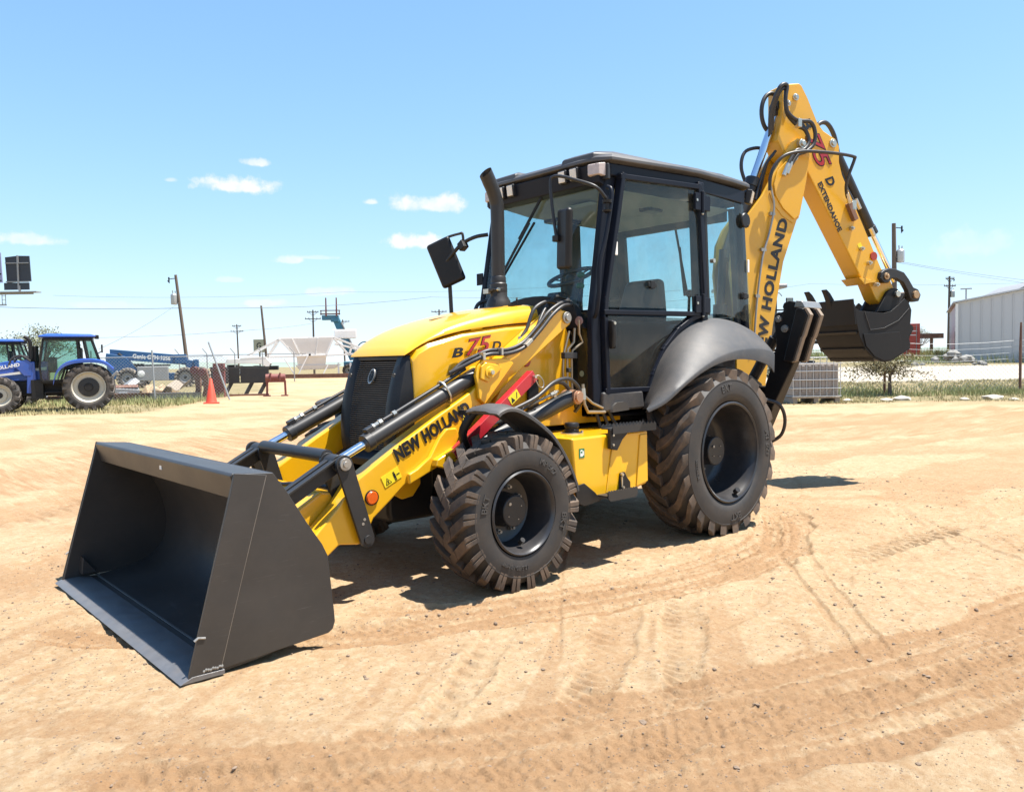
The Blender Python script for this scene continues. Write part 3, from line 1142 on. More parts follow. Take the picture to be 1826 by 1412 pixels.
gsp = [(p.x, p.y) for p in spline([(a, b, 0) for a, b in gp], 4)]
gr = part('grille', MB().loft([[(x - .03, -.30, z), (x - .03, .30, z), (x - .06, .30, z), (x - .06, -.30, z)] for x, z in gsp]), BLK, smooth=40)
for s in (1, -1):
    fr = MB()
    rg = []
    for i, (x, z) in enumerate(gsp):
        t = i / (len(gsp) - 1)
        yo = .330 + .030 * math.sin(math.pi * min(1, t * 1.1)) - .03 * max(0, t - .6)
        yi = .218 - .012 * t
        rg.append([(x - .05, s * yi, z), (x + .012, s * yi, z), (x + .030, s * (yi + .03), z), (x + .030, s * (yi + .085), z), (x + .005, s * (yo - .006), z), (x - .03, s * yo, z), (x - .13, s * (yo + .008), z)])
    fr.loft(rg)
    f_ = obj('grille_frame', fr, BLK, gr, bevel=.006, smooth=50)
    obj('frame_hole', MB().cyl((gx_at(1.29) + .018, s * .268, 1.29), (gx_at(1.29) + .034, s * .268, 1.29), .016, n=14), HOSE, gr)
sl = MB()
for i in range(44):
    z = 1.375 - i * .0142
    x = gx_at(z)
    w = .226 - .010 * (i / 44)
    sl.box((x + .004, 0, z), (.018, 2 * w, .0062))
obj('grille_slats', sl, GRILL, gr, smooth=0, kind='stuff')
tp = MB().box((gx_at(1.40), 0, 1.400), (.05, .50, .028))
obj('grille_top', tp, BLK, gr, bevel=.006)
em = MB().lathe([(0, .010), (.80, .010), (.86, .016), (1.0, .016), (1.0, 0)], ax='x', n=28)
em.xf(lambda x, y, z: (gx_at(1.285) + .016 + x - (z * .05) * .35, y * .034, 1.285 + z * .05))
obj('emblem', em, STEEL, gr, bevel=.0)
em2 = MB()
for pts in ([(0, -.036), (-.008, .0), (-.022, .030), (-.012, .036), (0, .006), (.012, .036), (.022, .030), (.008, .0)], [(-.014, -.028), (-.027, .012), (-.021, .016), (-.008, -.022)], [(.014, -.028), (.027, .012), (.021, .016), (.008, -.022)]):
    em2.prism(pts, 'x', 0, .006)
em2.xf(lambda x, y, z: (gx_at(1.285) + .028 + x - z * .35, y, 1.285 + z))
obj('emblem_leaf', em2, BLK, gr)

# ---- exhaust stack
ex = MB().tube(spline([(1.39, -.02, 1.86), (1.39, -.02, 2.2), (1.39, -.02, 2.50), (1.40, -.02, 2.58), (1.435, -.02, 2.665), (1.49, -.02, 2.75)], 5), .052, 20, cap=False)
ex2 = MB().tube(spline([(1.39, -.02, 1.86), (1.39, -.02, 2.50), (1.40, -.02, 2.58), (1.435, -.02, 2.665), (1.488, -.02, 2.748)], 5), .047, 20, cap=False)
ex.add(ex2.v, ex2.f)
# slanted mouth: upper rim pulled forward
ex.xf(lambda x, y, z: (x + max(0, z - 2.70) * .2, y, z + max(0, (z - 2.69)) * .45))
est = part('exhaust_stack', ex, CHAR, smooth=60)
obj('exhaust_base', MB().lathe([(.098, -.01), (.098, .03), (.088, .075), (.066, .11), (.066, .20), (.058, .21), (.058, .25), (.052, .26)], (1.39, -.02, 1.755), ax='z', n=28), CHAR, est, bevel=.003)
cl = MB().lathe([(.060, 0), (.067, 0), (.067, .026), (.060, .026)], (1.39, -.02, 1.895), ax='z', n=24).box((1.46, -.02, 1.908), (.04, .05, .02)).cyl((1.455, .0, 1.908), (1.455, .05, 1.908), .009, n=8)
obj('clamp', cl, CHAR, est, bevel=.002)
obj('clamp_bolt', MB().cyl((1.455, .045, 1.908), (1.455, .062, 1.908), .013, n=8).box((1.47, -.06, 1.90), (.03, .06, .035)), ZINC, est)

# ---- loader arms
ARM = [(1.21, 1.63), (1.70, 1.31), (2.25, .91), (2.35, .78), (2.51, .72), (2.67, .63), (2.77, .55), (2.89, .46), (2.93, .39), (2.99, .32), (3.12, .34), (3.21, .275),
       (3.50, .17), (3.50, .29), (3.27, .42), (3.12, .56), (3.03, .68), (2.73, .86), (2.42, 1.03), (2.15, 1.17), (1.86, 1.39), (1.39, 1.71), (1.31, 1.735), (1.23, 1.72), (1.195, 1.675)]
KNEE = [(2.105, 1.345), (2.06, 1.385), (1.84, 1.39), (1.79, 1.355), (2.05, 1.09), (2.10, 1.13), (2.11, 1.22), (2.125, 1.28)]
for s in (1, -1):
    arm = part('loader_arm', MB().prism(ARM, 'y', s * .43, s * .56), YEL, bevel=.012, label='yellow loader arm')
    obj('gusset_plate', MB().prism(KNEE, 'y', s * .561, s * .590), YEL, arm, bevel=.008)
    obj('gusset_plate', MB().prism([(2.09, 1.34), (2.05, 1.365), (1.93, 1.345), (1.91, 1.325), (2.03, 1.235), (2.095, 1.26)], 'y', s * .5905, s * .606), YEL, arm, bevel=.006)
    obj('gusset_plate', MB().prism(KNEE, 'y', s * .40, s * .429), YEL, arm, bevel=.008)
    lug1 = [(2.655, .635), (2.66, .70), (2.60, .725), (2.50, .79), (2.43, .90), (2.37, .955), (2.29, .955), (2.27, .90), (2.32, .80), (2.42, .73)]
    obj('gusset_plate', MB().prism(lug1, 'y', s * .561, s * .596), YEL, arm, bevel=.010)
    lug2 = [(2.50, .735), (2.49, .775), (2.33, .845), (2.30, .84), (2.33, .77), (2.38, .70)]
    obj('strut_bracket', MB().prism(lug2, 'y', s * .597, s * .655), YEL, arm, bevel=.008)
    lug3 = [(2.60, .72), (2.70, .62), (2.66, .555), (2.60, .52), (2.52, .53), (2.46, .60), (2.46, .70)]
    obj('lift_lug', MB().prism(lug3, 'y', s * .40, s * .428), YEL, arm, bevel=.006)
    obj('pivot_pin', MB().cyl((1.255, s * .40, 1.675), (1.255, s * .575, 1.675), .042).cyl((1.255, s * .57, 1.675), (1.255, s * .590, 1.675), .026), STEEL, arm, bevel=.003)
    obj('pivot_pin', MB().cyl((2.02, s * .38, 1.30), (2.02, s * .615, 1.30), .040).cyl((2.02, s * .61, 1.30), (2.02, s * .632, 1.30), .022, n=8), mat('pin_yellow', (.72, .42, .03), .4), arm, bevel=.003)
    obj('pin_bolt', MB().cyl((2.02, s * .63, 1.30), (2.02, s * .640, 1.30), .015, n=8), ZINC, arm)
    obj('reflector', MB().lathe([(0, .014), (.034, .014), (.040, .007), (.040, 0)], (2.905, s * .561 - (0 if s > 0 else .014), .585), n=28), AMB, arm, label='round amber reflector')
    obj('reflector_ring', MB().lathe([(.040, .0), (.040, .009), (.045, .009), (.046, 0)], (2.905, s * .561 - (0 if s > 0 else .009), .585), n=28), BLK, arm)
    if s > 0:
        tx = MB()
        put_text(tx, 'NEW HOLLAND', (2.450, .5625, .948), (-.905, 0, .425), (.425, 0, .905), 1, .004, fit=(.630, .088), offset=.045, spacing=1.05)
        obj('arm_lettering', tx, BLKL, arm, smooth=0)
        st = MB().prism([(-.065, -.036), (.065, -.036), (.065, .036), (-.065, .036)], 'z', 0, .002)
        toarm = lambda cx, cz, e=0.0: (lambda x, y, z: (cx - .905 * x + .425 * y, .5612 + z + e, cz + .425 * x + .905 * y))
        obj('warning_sticker', st.xf(toarm(2.765, .69)), STICK, arm, smooth=0)
        ic = MB().prism([(-.055, -.026), (-.010, -.026), (-.0325, .014)], 'z', 0, .001)
        obj('sticker_mark', ic.xf(toarm(2.765, .69, .0022)), BLKL, arm, smooth=0)
        ic = MB().prism([(-.048, -.022), (-.017, -.022), (-.0325, .006)], 'z', 0, .001)
        obj('sticker_mark', ic.xf(toarm(2.765, .69, .0036)), STICK, arm, smooth=0)
        ic = MB()
        ic.box((.022, .018, 0), (.011, .011, .001)).box((.022, -.002, 0), (.015, .026, .001)).box((.018, -.024, 0), (.005, .018, .001)).box((.026, -.024, 0), (.005, .018, .001))
        ic.box((.042, -.004, 0), (.009, .007, .001)).box((.055, -.004, 0), (.009, .007, .001)).box((-.0325, -.010, .003), (.006, .018, .001))
        obj('sticker_mark', ic.xf(toarm(2.765, .69, .003)), BLKL, arm, smooth=0)
        tri = MB().prism([(-.030, -.022), (.030, -.022), (0, .032)], 'z', 0, .001)
        obj('sticker_mark', tri.xf(toarm(2.205, 1.01, .0)), BLKL, arm, smooth=0)
        tri = MB().prism([(-.024, -.018), (.024, -.018), (0, .024)], 'z', 0, .001)
        obj('warning_sticker', tri.xf(toarm(2.205, 1.01, .002)), STICK, arm, smooth=0)
        tri = MB().prism([(-.012, -.012), (.010, -.012), (.012, .0), (-.002, .008)], 'z', 0, .001)
        obj('sticker_mark', tri.xf(toarm(2.205, 1.01, .004)), BLKL, arm, smooth=0)
cb = MB().prism([(3.03, .42), (3.30, .30), (3.38, .36), (3.36, .52), (3.16, .635), (3.05, .62)], 'y', -.425, .425)
part('arm_cross_beam', cb, YEL, bevel=.02)
part('cross_hose', MB().tube(spline([(3.10, .40, .655), (3.18, .20, .66), (3.24, .0, .64), (3.30, -.25, .60)], 5), .013, 8), HOSE)

# ---- tilt cylinders, straps and links
for s in (1, -1):
    K, L = Vector((2.02, s * .50, 1.30)), Vector((3.105, s * .50, .805))
    d = (L - K).normalized()
    n_ = Vector((-d.z, 0, d.x)) * -1
    if n_.z < 0:
        n_ = -n_
    cy = MB().cyl(K + d * .03, K + d * .93, .050, n=24).cyl(K + d * .925, K + d * .975, .056, n=24)
    c_ = part('tilt_cylinder', cy, CHAR, bevel=.004)
    obj('cylinder_rod', MB().cyl(K + d * .95, L, .026, n=20), CHROME, c_)
    obj('rod_eye', MB().cyl(L - Vector((0, .055, 0)), L + Vector((0, .055, 0)), .048), CHAR, c_, bevel=.004)
    ln = MB().tube([K + d * .10 + n_ * .075, K + d * .30 + n_ * .068, K + d * .72 + n_ * .066, K + d * .80 + n_ * .066], .0125, 10)
    obj('cylinder_pipe', ln, CHAR, c_)
    ft = MB().cyl(K + d * .70 + n_ * .066, K + d * .725 + n_ * .066, .018, n=8).cyl(K + d * .81 + n_ * .066, K + d * .835 + n_ * .066, .019, n=6).cyl(K + d * .835 + n_ * .066, K + d * .87 + n_ * .066, .013, n=8).cyl(K + d * .87 + n_ * .066, K + d * .885 + n_ * .066, .018, n=6)
    obj('pipe_fitting', ft, ZINC, c_)
    obj('port_block', MB().bar(K + d * .885 + n_ * .055, K + d * .94 + n_ * .055, .045, .045, up=n_), CHAR, c_, bevel=.004)
    cl = MB()
    for t in (.32,):
        ring = []
        q = K + d * t
        for k in range(25):
            a = 2 * math.pi * k / 24
            ring.append(q + (n_ * math.cos(a) * (.060 if math.cos(a) < 0 else .086) + Vector((0, 1, 0)) * math.sin(a) * .057))
        cl.tube(ring, .0075, 8)
    obj('pipe_clamp', cl, ZINC, c_)
    for yy in (s * .600, s * .415):
        B0 = Vector((2.965, yy, .355))
        L2 = Vector((3.105, yy, .805))
        e = (B0 - L2).normalized()
        pn = Vector((e.z, 0, -e.x))
        pts = []
        for k in range(9):
            a = math.pi * k / 8
            pts.append(L2 - e * .052 * math.sin(a) + pn * .052 * math.cos(a))
        for k in range(9):
            a = math.pi * k / 8
            pts.append(B0 + e * .046 * math.sin(a) - pn * .046 * math.cos(a))
        yo = yy + s * .012
        mb = MB().prism([(p.x, p.z) for p in pts], 'y', yy - .011, yy + .011)
        st_ = part('tilt_strap', mb, CHAR, bevel=.003)
        obj('pin_head', MB().cyl((3.105, yy, .805), (3.105, yy + s * .026, .805), .036).cyl((3.105, yy, .805), (3.105, yy + s * .034, .805), .018), BLK if yy != s * .6 else STEEL, st_, bevel=.002)
        obj('pin_head', MB().cyl((2.965, yy, .355), (2.965, yy + s * .020, .355), .026), CHAR, st_, bevel=.002)
        if abs(yy) > .5:
            obj('strap_hole', MB().cyl((2.985, yy, .475), (2.985, yy + s * .0125, .475), .009, n=10).cyl((2.995, yy, .450), (2.995, yy + s * .0125, .450), .009, n=10), STEEL, st_)
    for yy in (s * .465, s * .535):
        lk = MB().bar((3.105, yy, .80), (3.52, yy, .575), .020, .085).bar((3.105, yy + .012, .84), (3.52, yy + .012, .615), .04, .014)
        part('bucket_link', lk, CHAR, bevel=.003)
part('link_tube', MB().cyl((3.11, -.42, .835), (3.11, .42, .835), .040), CHAR)

# ---- loader bucket 
BW = 1.092
pro = [(4.10, .014), (3.86, .036), (3.72, .062), (3.62, .112), (3.555, .19), (3.53, .29), (3.535, .40), (3.57, .53), (3.64, .67), (3.72, .79), (3.765, .865)]
pro = [(p.x, p.y) for p in spline([(a, b, 0) for a, b in pro], 4)]
th = .012
outer = []
for i, p in enumerate(pro):
    a, b = pro[max(0, i - 1)], pro[min(len(pro) - 1, i + 1)]
    t = Vector((b[0] - a[0], b[1] - a[1])).normalized()
    outer.append((p[0] - t.y * -th * -1, p[1] + t.x * th * 1))
bk_ = MB().loft([[(p[0], -BW, p[1]), (p[0], BW, p[1]), (q[0], BW, q[1]), (q[0], -BW, q[1])] for p, q in zip(pro, outer)])
LB = part('loader_bucket', bk_, BKT, smooth=40, label='wide charcoal steel loader bucket lying open on the dirt')
SIDE = [(4.175, .014), (3.50, .060), (3.475, .075), (3.462, .110), (3.465, .16), (3.492, .44), (3.52, .50), (3.60, .62), (3.70, .785), (3.763, .872), (3.945, .886), (3.955, .84)]
for s in (1, -1):
    obj('side_plate', MB().prism(SIDE, 'y', s * (BW - .004), s * (BW + .012)), BKT, LB, bevel=.003)
    WEAR = [(4.178, .02), (4.035, .032), (3.80, .868), (3.948, .889), (3.968, .80)]
    obj('wear_strip', MB().prism(WEAR, 'y', s * (BW + .0125), s * (BW + .022)), BKT, LB, bevel=.002)
    wl_ = MB().tube([(4.033, s * (BW + .014), .035), (3.92, s * (BW + .015), .44), (3.798, s * (BW + .014), .866)], .0045, 6)
    obj('weld_bead', wl_, mat('weld_steel', (.20, .19, .18), .4, metal=.5, var=.3, scale=60), LB)
    wb = MB()
    for k in range(9):
        wb.ball((4.03 + k * .010, s * (BW + .018), .042 + .003 * math.sin(k * 2.1)), .0085, 6, 4)
    obj('weld_bead', wb, mat('fresh_weld', (.30, .28, .25), .4, metal=.5, var=.3, scale=60), LB)
    obj('weld_bead', MB().tube([(4.10, s * (BW + .022), .185), (4.13, s * (BW + .023), .192), (4.147, s * (BW + .021), .180)], .006, 6), MATS['fresh_weld'], LB)
    corner = MB().prism([(4.08, .055), (3.99, .055), (4.07, .16)], 'y', s * (BW - .075), s * (BW - .005))
    obj('corner_gusset', corner, BKT, LB, bevel=.003)
TOPL = [(3.763, .872), (3.945, .887), (3.957, .876), (3.925, .760), (3.905, .755), (3.885, .79), (3.80, .80), (3.755, .855)]
obj('top_lip', MB().prism(TOPL, 'y', -BW + .006, BW - .006), BKT, LB, bevel=.006)
obj('cutting_edge', MB().prism([(4.215, .006), (4.02, .006), (4.02, .027), (4.16, .029), (4.20, .014)], 'y', -BW - .028, BW + .028), EDGE, LB, bevel=.0015)
obj('serial_tag', MB().box((3.945, .13, .835), (.004, .028, .034)), WHITEP, LB)
obj('floor_seam', MB().bar((3.985, -BW + .02, .0305), (3.985, BW - .02, .0305), .010, .006), EDGE, LB)
bl_ = MB()
for s in (-1, 1):
    for dy in (.40, .60):
        bl_.prism([(3.56, .53), (3.66, .73), (3.53, .60), (3.45, .40), (3.42, .22), (3.50, .12), (3.535, .14), (3.515, .3), (3.52, .42)], 'y', s * dy - .012, s * dy + .012)
obj('hinge_lugs', bl_, BKT, LB, bevel=.003)

# ---- lift cylinders, red safety strut
for s in (1, -1):
    A_, B_ = Vector((1.28, s * .63, 1.11)), Vector((2.56, s * .50, .60))
    B_ = Vector((2.42, s * .625, .75))
    d = (B_ - A_).normalized()
    c_ = part('lift_cylinder', MB().cyl(A_ + d * .02, A_ + d * .86, .058, n=24).cyl(A_ + d * .84, A_ + d * .89, .064, n=24), CHAR, bevel=.004)
    obj('cylinder_rod', MB().cyl(A_ + d * .86, B_, .030), CHROME, c_)
    obj('cylinder_pin', MB().cyl(A_ - Vector((0, .07, 0)), A_ + Vector((0, .07, 0)), .050).cyl(A_ - Vector((0, .085, 0)), A_ + Vector((0, .085, 0)), .038), mat('copper_pin', (.42, .24, .15), .4, metal=.5, var=.2, scale=40), c_, bevel=.003)
    n_ = Vector((-d.z, 0, d.x))
    if n_.z < 0:
        n_ = -n_
    pp = MB().tube([A_ + d * .12 + n_ * .085, A_ + d * .5 + n_ * .085, A_ + d * .8 + n_ * .08], .011, 8)
    obj('cylinder_pipe', pp, PIPE, c_)
    obj('pipe_fitting', MB().cyl(A_ + d * .14 + n_ * .085, A_ + d * .20 + n_ * .085, .018, n=6).cyl(A_ + d * .16 + n_ * .05, A_ + d * .16 + n_ * .10, .016, n=6), ZINC, c_)
# red strut under the left arm
S0, S1 = Vector((2.36, .645, .785)), Vector((1.675, .645, 1.275))
d = (S1 - S0).normalized()
n_ = Vector((-d.z, 0, d.x))
if n_.z < 0:
    n_ = -n_
hw_ = .038
sec = [(-.030, -hw_), (-.030, hw_), (.030, hw_), (.030, -hw_), (.024, -hw_), (.024, hw_ - .006), (-.024, hw_ - .006), (-.024, -hw_)]
rs_ = []
for t in (0.0, .84):
    rs_.append([S0 + d * t + Vector((0, a, 0)) + n_ * b for a, b in sec])
st_ = part('safety_strut', MB().loft(rs_), REDS, bevel=.004, label='red lift arm safety strut')
obj('strut_clip', MB().tube(spline([S1 + Vector((.02, .035, -.01)), S1 + Vector((-.015, .05, -.005)), S1 + Vector((-.055, .05, -.05)), S1 + Vector((-.045, .05, -.085)), S1 + Vector((-.01, .05, -.075)), S1 + Vector((.015, .045, -.03))], 4), .004, 6).cyl(S1 + Vector((.02, .02, -.012)), S1 + Vector((.02, .055, -.012)), .011, n=10), ZINC, st_)
q = S0 + d * .60 + Vector((0, .0305, 0))
ys_ = MB().prism([(-.048, -.030), (.048, -.030), (.048, .030), (-.048, .030)], 'z', 0, .0015).xf(lambda x, y, z: tuple(q + d * x + n_ * y + Vector((0, z, 0))))
obj('warning_sticker', ys_, STICK, st_, smooth=0)
q2 = q + Vector((0, .002, 0))
ym = MB().prism([(-.040, -.020), (-.006, -.020), (-.023, .014)], 'z', 0, .001).prism([(.010, -.018), (.015, -.020), (.038, .014), (.032, .016)], 'z', 0, .001).xf(lambda x, y, z: tuple(q2 + d * x + n_ * y + Vector((0, z, 0))))
obj('sticker_mark', ym, BLKL, st_, smooth=0)

# ---- hoses along the arm and at the tower
hs = []
hs.append(([(1.12, .47, 1.80), (1.18, .54, 1.775), (1.306, .575, 1.755), (1.419, .585, 1.69), (1.546, .585, 1.575), (1.69, .585, 1.465), (1.845, .59, 1.422), (2.00, .59, 1.418), (2.10, .57, 1.385), (2.2, .53, 1.335), (2.27, .5, 1.30)], .0135))
hs.append(([(1.12, .45, 1.82), (1.20, .52, 1.80), (1.315, .55, 1.772), (1.433, .56, 1.71), (1.545, .56, 1.605), (1.68, .56, 1.497), (1.83, .565, 1.447), (1.99, .565, 1.442), (2.09, .54, 1.405), (2.18, .51, 1.36), (2.27, .50, 1.29)], .0135))
hs.append(([(1.15, .42, 1.80), (1.25, .47, 1.785), (1.389, .495, 1.79), (1.517, .50, 1.73), (1.584, .50, 1.60), (1.64, .50, 1.53), (1.66, .50, 1.47)], .013))
hs.append(([(1.10, .40, 1.83), (1.25, .44, 1.83), (1.42, .50, 1.72), (1.56, .545, 1.56), (1.66, .545, 1.48)], .0125))
hs.append(([(2.02, .70, 1.02), (1.75, .74, 1.12), (1.55, .72, 1.22), (1.38, .70, 1.24), (1.27, .69, 1.17), (1.23, .66, 1.06), (1.24, .62, 1.0)], .014))
hs.append(([(1.95, .60, .96), (1.70, .64, 1.08), (1.50, .64, 1.20), (1.36, .62, 1.21), (1.24, .60, 1.12), (1.18, .58, 1.02)], .014))
for pts, r_ in hs:
    part('hydraulic_hose', MB().tube(spline(pts, 6), r_, 10), HOSE)
part('hose_clamp', MB().box((1.66, .578, 1.495), (.07, .06, .022), Matrix.Rotation(R(38), 3, 'Y')).box((1.92, .585, 1.435), (.016, .075, .050)).box((2.06, .57, 1.405), (.02, .07, .050)), ZINC, bevel=.002)
part('hose_fitting', MB().cyl((1.66, .50, 1.49), (1.675, .50, 1.41), .017, n=8).cyl((1.645, .50, 1.535), (1.66, .50, 1.49), .019, n=8), ZINC)
for k, pts in enumerate(([(1.165, .60, 1.66), (1.165, .60, 1.56), (1.13, .60, 1.50), (1.22, .585, 1.44), (1.225, .58, 1.40), (1.225, .58, 1.20), (1.22, .58, 1.10)],
                         [(1.20, .59, 1.60), (1.21, .59, 1.50), (1.26, .58, 1.45), (1.265, .575, 1.40), (1.265, .575, 1.22), (1.25, .57, 1.08)],
                         [(1.235, .57, 1.58), (1.27, .565, 1.47), (1.295, .565, 1.40), (1.30, .565, 1.26), (1.26, .56, 1.15)])):
    part('hydraulic_pipe', MB().tube(pts, .0085, 8), PIPE, bevel=0)
part('pipe_clamp', MB().box((1.255, .585, 1.405), (.13, .04, .045)).box((1.262, .585, 1.30), (.03, .03, .03)), CHAR, bevel=.004)
part('hydraulic_pipe', MB().tube([(1.24, .70, 1.20), (1.235, .71, 1.06), (1.20, .71, 1.0), (1.02, .71, .99)], .012, 8), PIPE)
part('hydraulic_pipe', MB().tube([(1.22, .66, 1.14), (1.12, .68, 1.06), (1.03, .70, 1.02)], .010, 8), PIPE)
part('pipe_fitting', MB().cyl((1.24, .70, 1.17), (1.238, .705, 1.09), .019, n=8), ZINC)
part('junction_plate', MB().box((1.51, .47, 1.13), (.10, .02, .22)), BLK, bevel=.004)

# ---- cab
def sy(x):
    return .66 + max(0, min(1.05, .95 - x)) * .098 - max(0, -.10 - x) * .03


def frame_path(mb, pts, w, h, closed=False):
    P = [Vector(p) for p in pts]
    if closed:
        P.append(P[0])
    for a, b in zip(P[:-1], P[1:]):
        d = (b - a).normalized()
        mb.bar(a - d * w * .45, b + d * w * .45, h, w, up=(0, 1, 0) if abs(d.y) < .8 else (0, 0, 1))
    return mb


def pane(name, pts, parent, m=CABG, th=.006, label=None):
    P = [Vector(p) for p in pts]
    n_ = (P[1] - P[0]).cross(P[2] - P[0]).normalized() * th / 2
    k = len(P)
    mb = MB().add([p + n_ for p in P] + [p - n_ for p in P], [tuple(range(k)), tuple(range(2 * k - 1, k - 1, -1))] + [(i, (i + 1) % k, k + (i + 1) % k, k + i) for i in range(k)])
    return obj(name, mb, m, parent, smooth=0, label=label)


cab = MB()
for s in (1, -1):
    # A pillar, B pillar, C pillar, sills and roof rails
    cab.loft([[(1.09, s * .60, 1.02), (1.09, s * .665, 1.02), (1.00, s * .675, 1.02), (1.00, s * .60, 1.02)],
              [(1.085, s * .60, 1.70), (1.085, s * .655, 1.70), (1.005, s * .668, 1.70), (1.005, s * .60, 1.70)],
              [(1.06, s * .60, 1.85), (1.06, s * .655, 1.85), (.975, s * .668, 1.85), (.975, s * .60, 1.85)],
              [(.915, s * .585, 2.66), (.915, s * .64, 2.66), (.815, s * .655, 2.66), (.815, s * .585, 2.66)],
              [(.90, s * .585, 2.80), (.90, s * .64, 2.80), (.78, s * .655, 2.80), (.78, s * .585, 2.80)]])
    cab.bar((-.125, s * .742, 1.60), (-.07, s * .742, 2.78), .075, .11, up=(1, 0, 0) if False else (0, 1, 0))
    cab.bar((-.86, s * .70, 1.45), (-.755, s * .70, 2.78), .06, .07, up=(0, 1, 0))
    cab.bar((.88, s * .635, 2.765), (-.10, s * .735, 2.775), .07, .095)
    cab.bar((-.08, s * .735, 2.765), (-.80, s * .705, 2.755), .06, .115)
    cab.bar((1.05, s * .62, 1.08), (.40, s * .66, 1.08), .08, .09)
    cab.prism([(1.04, 1.04), (.55, 1.04), (.45, 1.20), (.30, 1.45), (.10, 1.58), (-.12, 1.66), (-.86, 1.60), (-.86, .9), (1.04, .95)], 'y', s * .40, s * .60)
cab.bar((.885, -.60, 2.735), (.885, .60, 2.735), .09, .13)
cab.bar((-.78, -.66, 2.75), (-.78, .66, 2.75), .06, .12)
cab.bar((-.86, -.66, 1.60), (-.86, .66, 1.60), .06, .10)
cab.prism([(-.86, -.60), (1.04, -.60), (1.04, .60), (-.86, .60)], 'z', .95, 1.04)
CAB = part('cab', cab, CABP, bevel=.012, label='black framed enclosed operator cab with tinted glass')
# trim of the far side pillars and the rear window frame
trim = MB()
trim.prism([(-.02, 1.55), (-.24, 1.55), (-.20, 2.66), (.02, 2.66)], 'y', -.70, -.655)
trim.prism([(-.62, 1.55), (-.82, 1.55), (-.73, 2.66), (-.50, 2.66)], 'y', -.685, -.64)
for yy, tw_ in ((-.62, .16), (.66, .05)):
    trim.bar((-.80, yy, 1.62), (-.71, yy, 2.66), tw_, .05, up=(1, 0, 0))
trim.bar((-.715, -.60, 2.62), (-.715, .60, 2.62), .05, .12)
trim.bar((-.80, -.60, 1.66), (-.80, .60, 1.66), .05, .14)
obj('pillar_trim', trim, mat('cab_trim', (.035, .038, .042), .6), CAB, bevel=.01)
obj('rear_wiper', MB().bar((-.735, .05, 2.56), (-.78, .14, 1.98), .012, .02).bar((-.75, .08, 2.40), (-.775, .12, 1.95), .008, .025), BLK, CAB)
# cowl under the windscreen
cw = []
for k in range(15):
    a = math.pi * k / 14
    cw.append((.05 + .46 * math.cos(a), 1.72 + .15 * math.sin(a)))
cw = [(.60, 1.60)] + cw + [(-.60, 1.60)]
obj('windscreen_cowl', MB().prism(cw, 'x', 1.04, 1.10), BLK, CAB, bevel=.008)
fw_ = MB()
fw_.prism([(.62, 1.05), (.60, 1.74), (-.60, 1.74), (-.62, 1.05)], 'x', 1.00, 1.03)
obj('front_bulkhead', fw_, BLK, CAB, bevel=.004)
pane('windscreen_pane', [(1.066, .59, 1.76), (1.066, -.59, 1.76), (.905, -.58, 2.69), (.905, .58, 2.69)], CAB)
for s in (1, -1):
    pane('corner_pane', [(1.06, s * .585, 1.06), (1.06, s * .42, 1.06), (1.06, s * .42, 1.72), (1.06, s * .585, 1.72)], CAB)
obj('reflector', MB().lathe([(0, .010), (.034, .010), (.037, .004), (.037, 0)], (1.092, .535, 1.655), ax='x', n=24), mat('pink_reflector', (.36, .22, .20), .3, var=.2, scale=60), CAB, label='round pale reflector beside the cab corner')
obj('glass_sticker', MB().lathe([(0, .002), (.022, .002), (.022, 0)], (1.066, .53, 1.27), ax='x', n=20), mat('pale_sticker', (.25, .32, .24), .4), CAB)

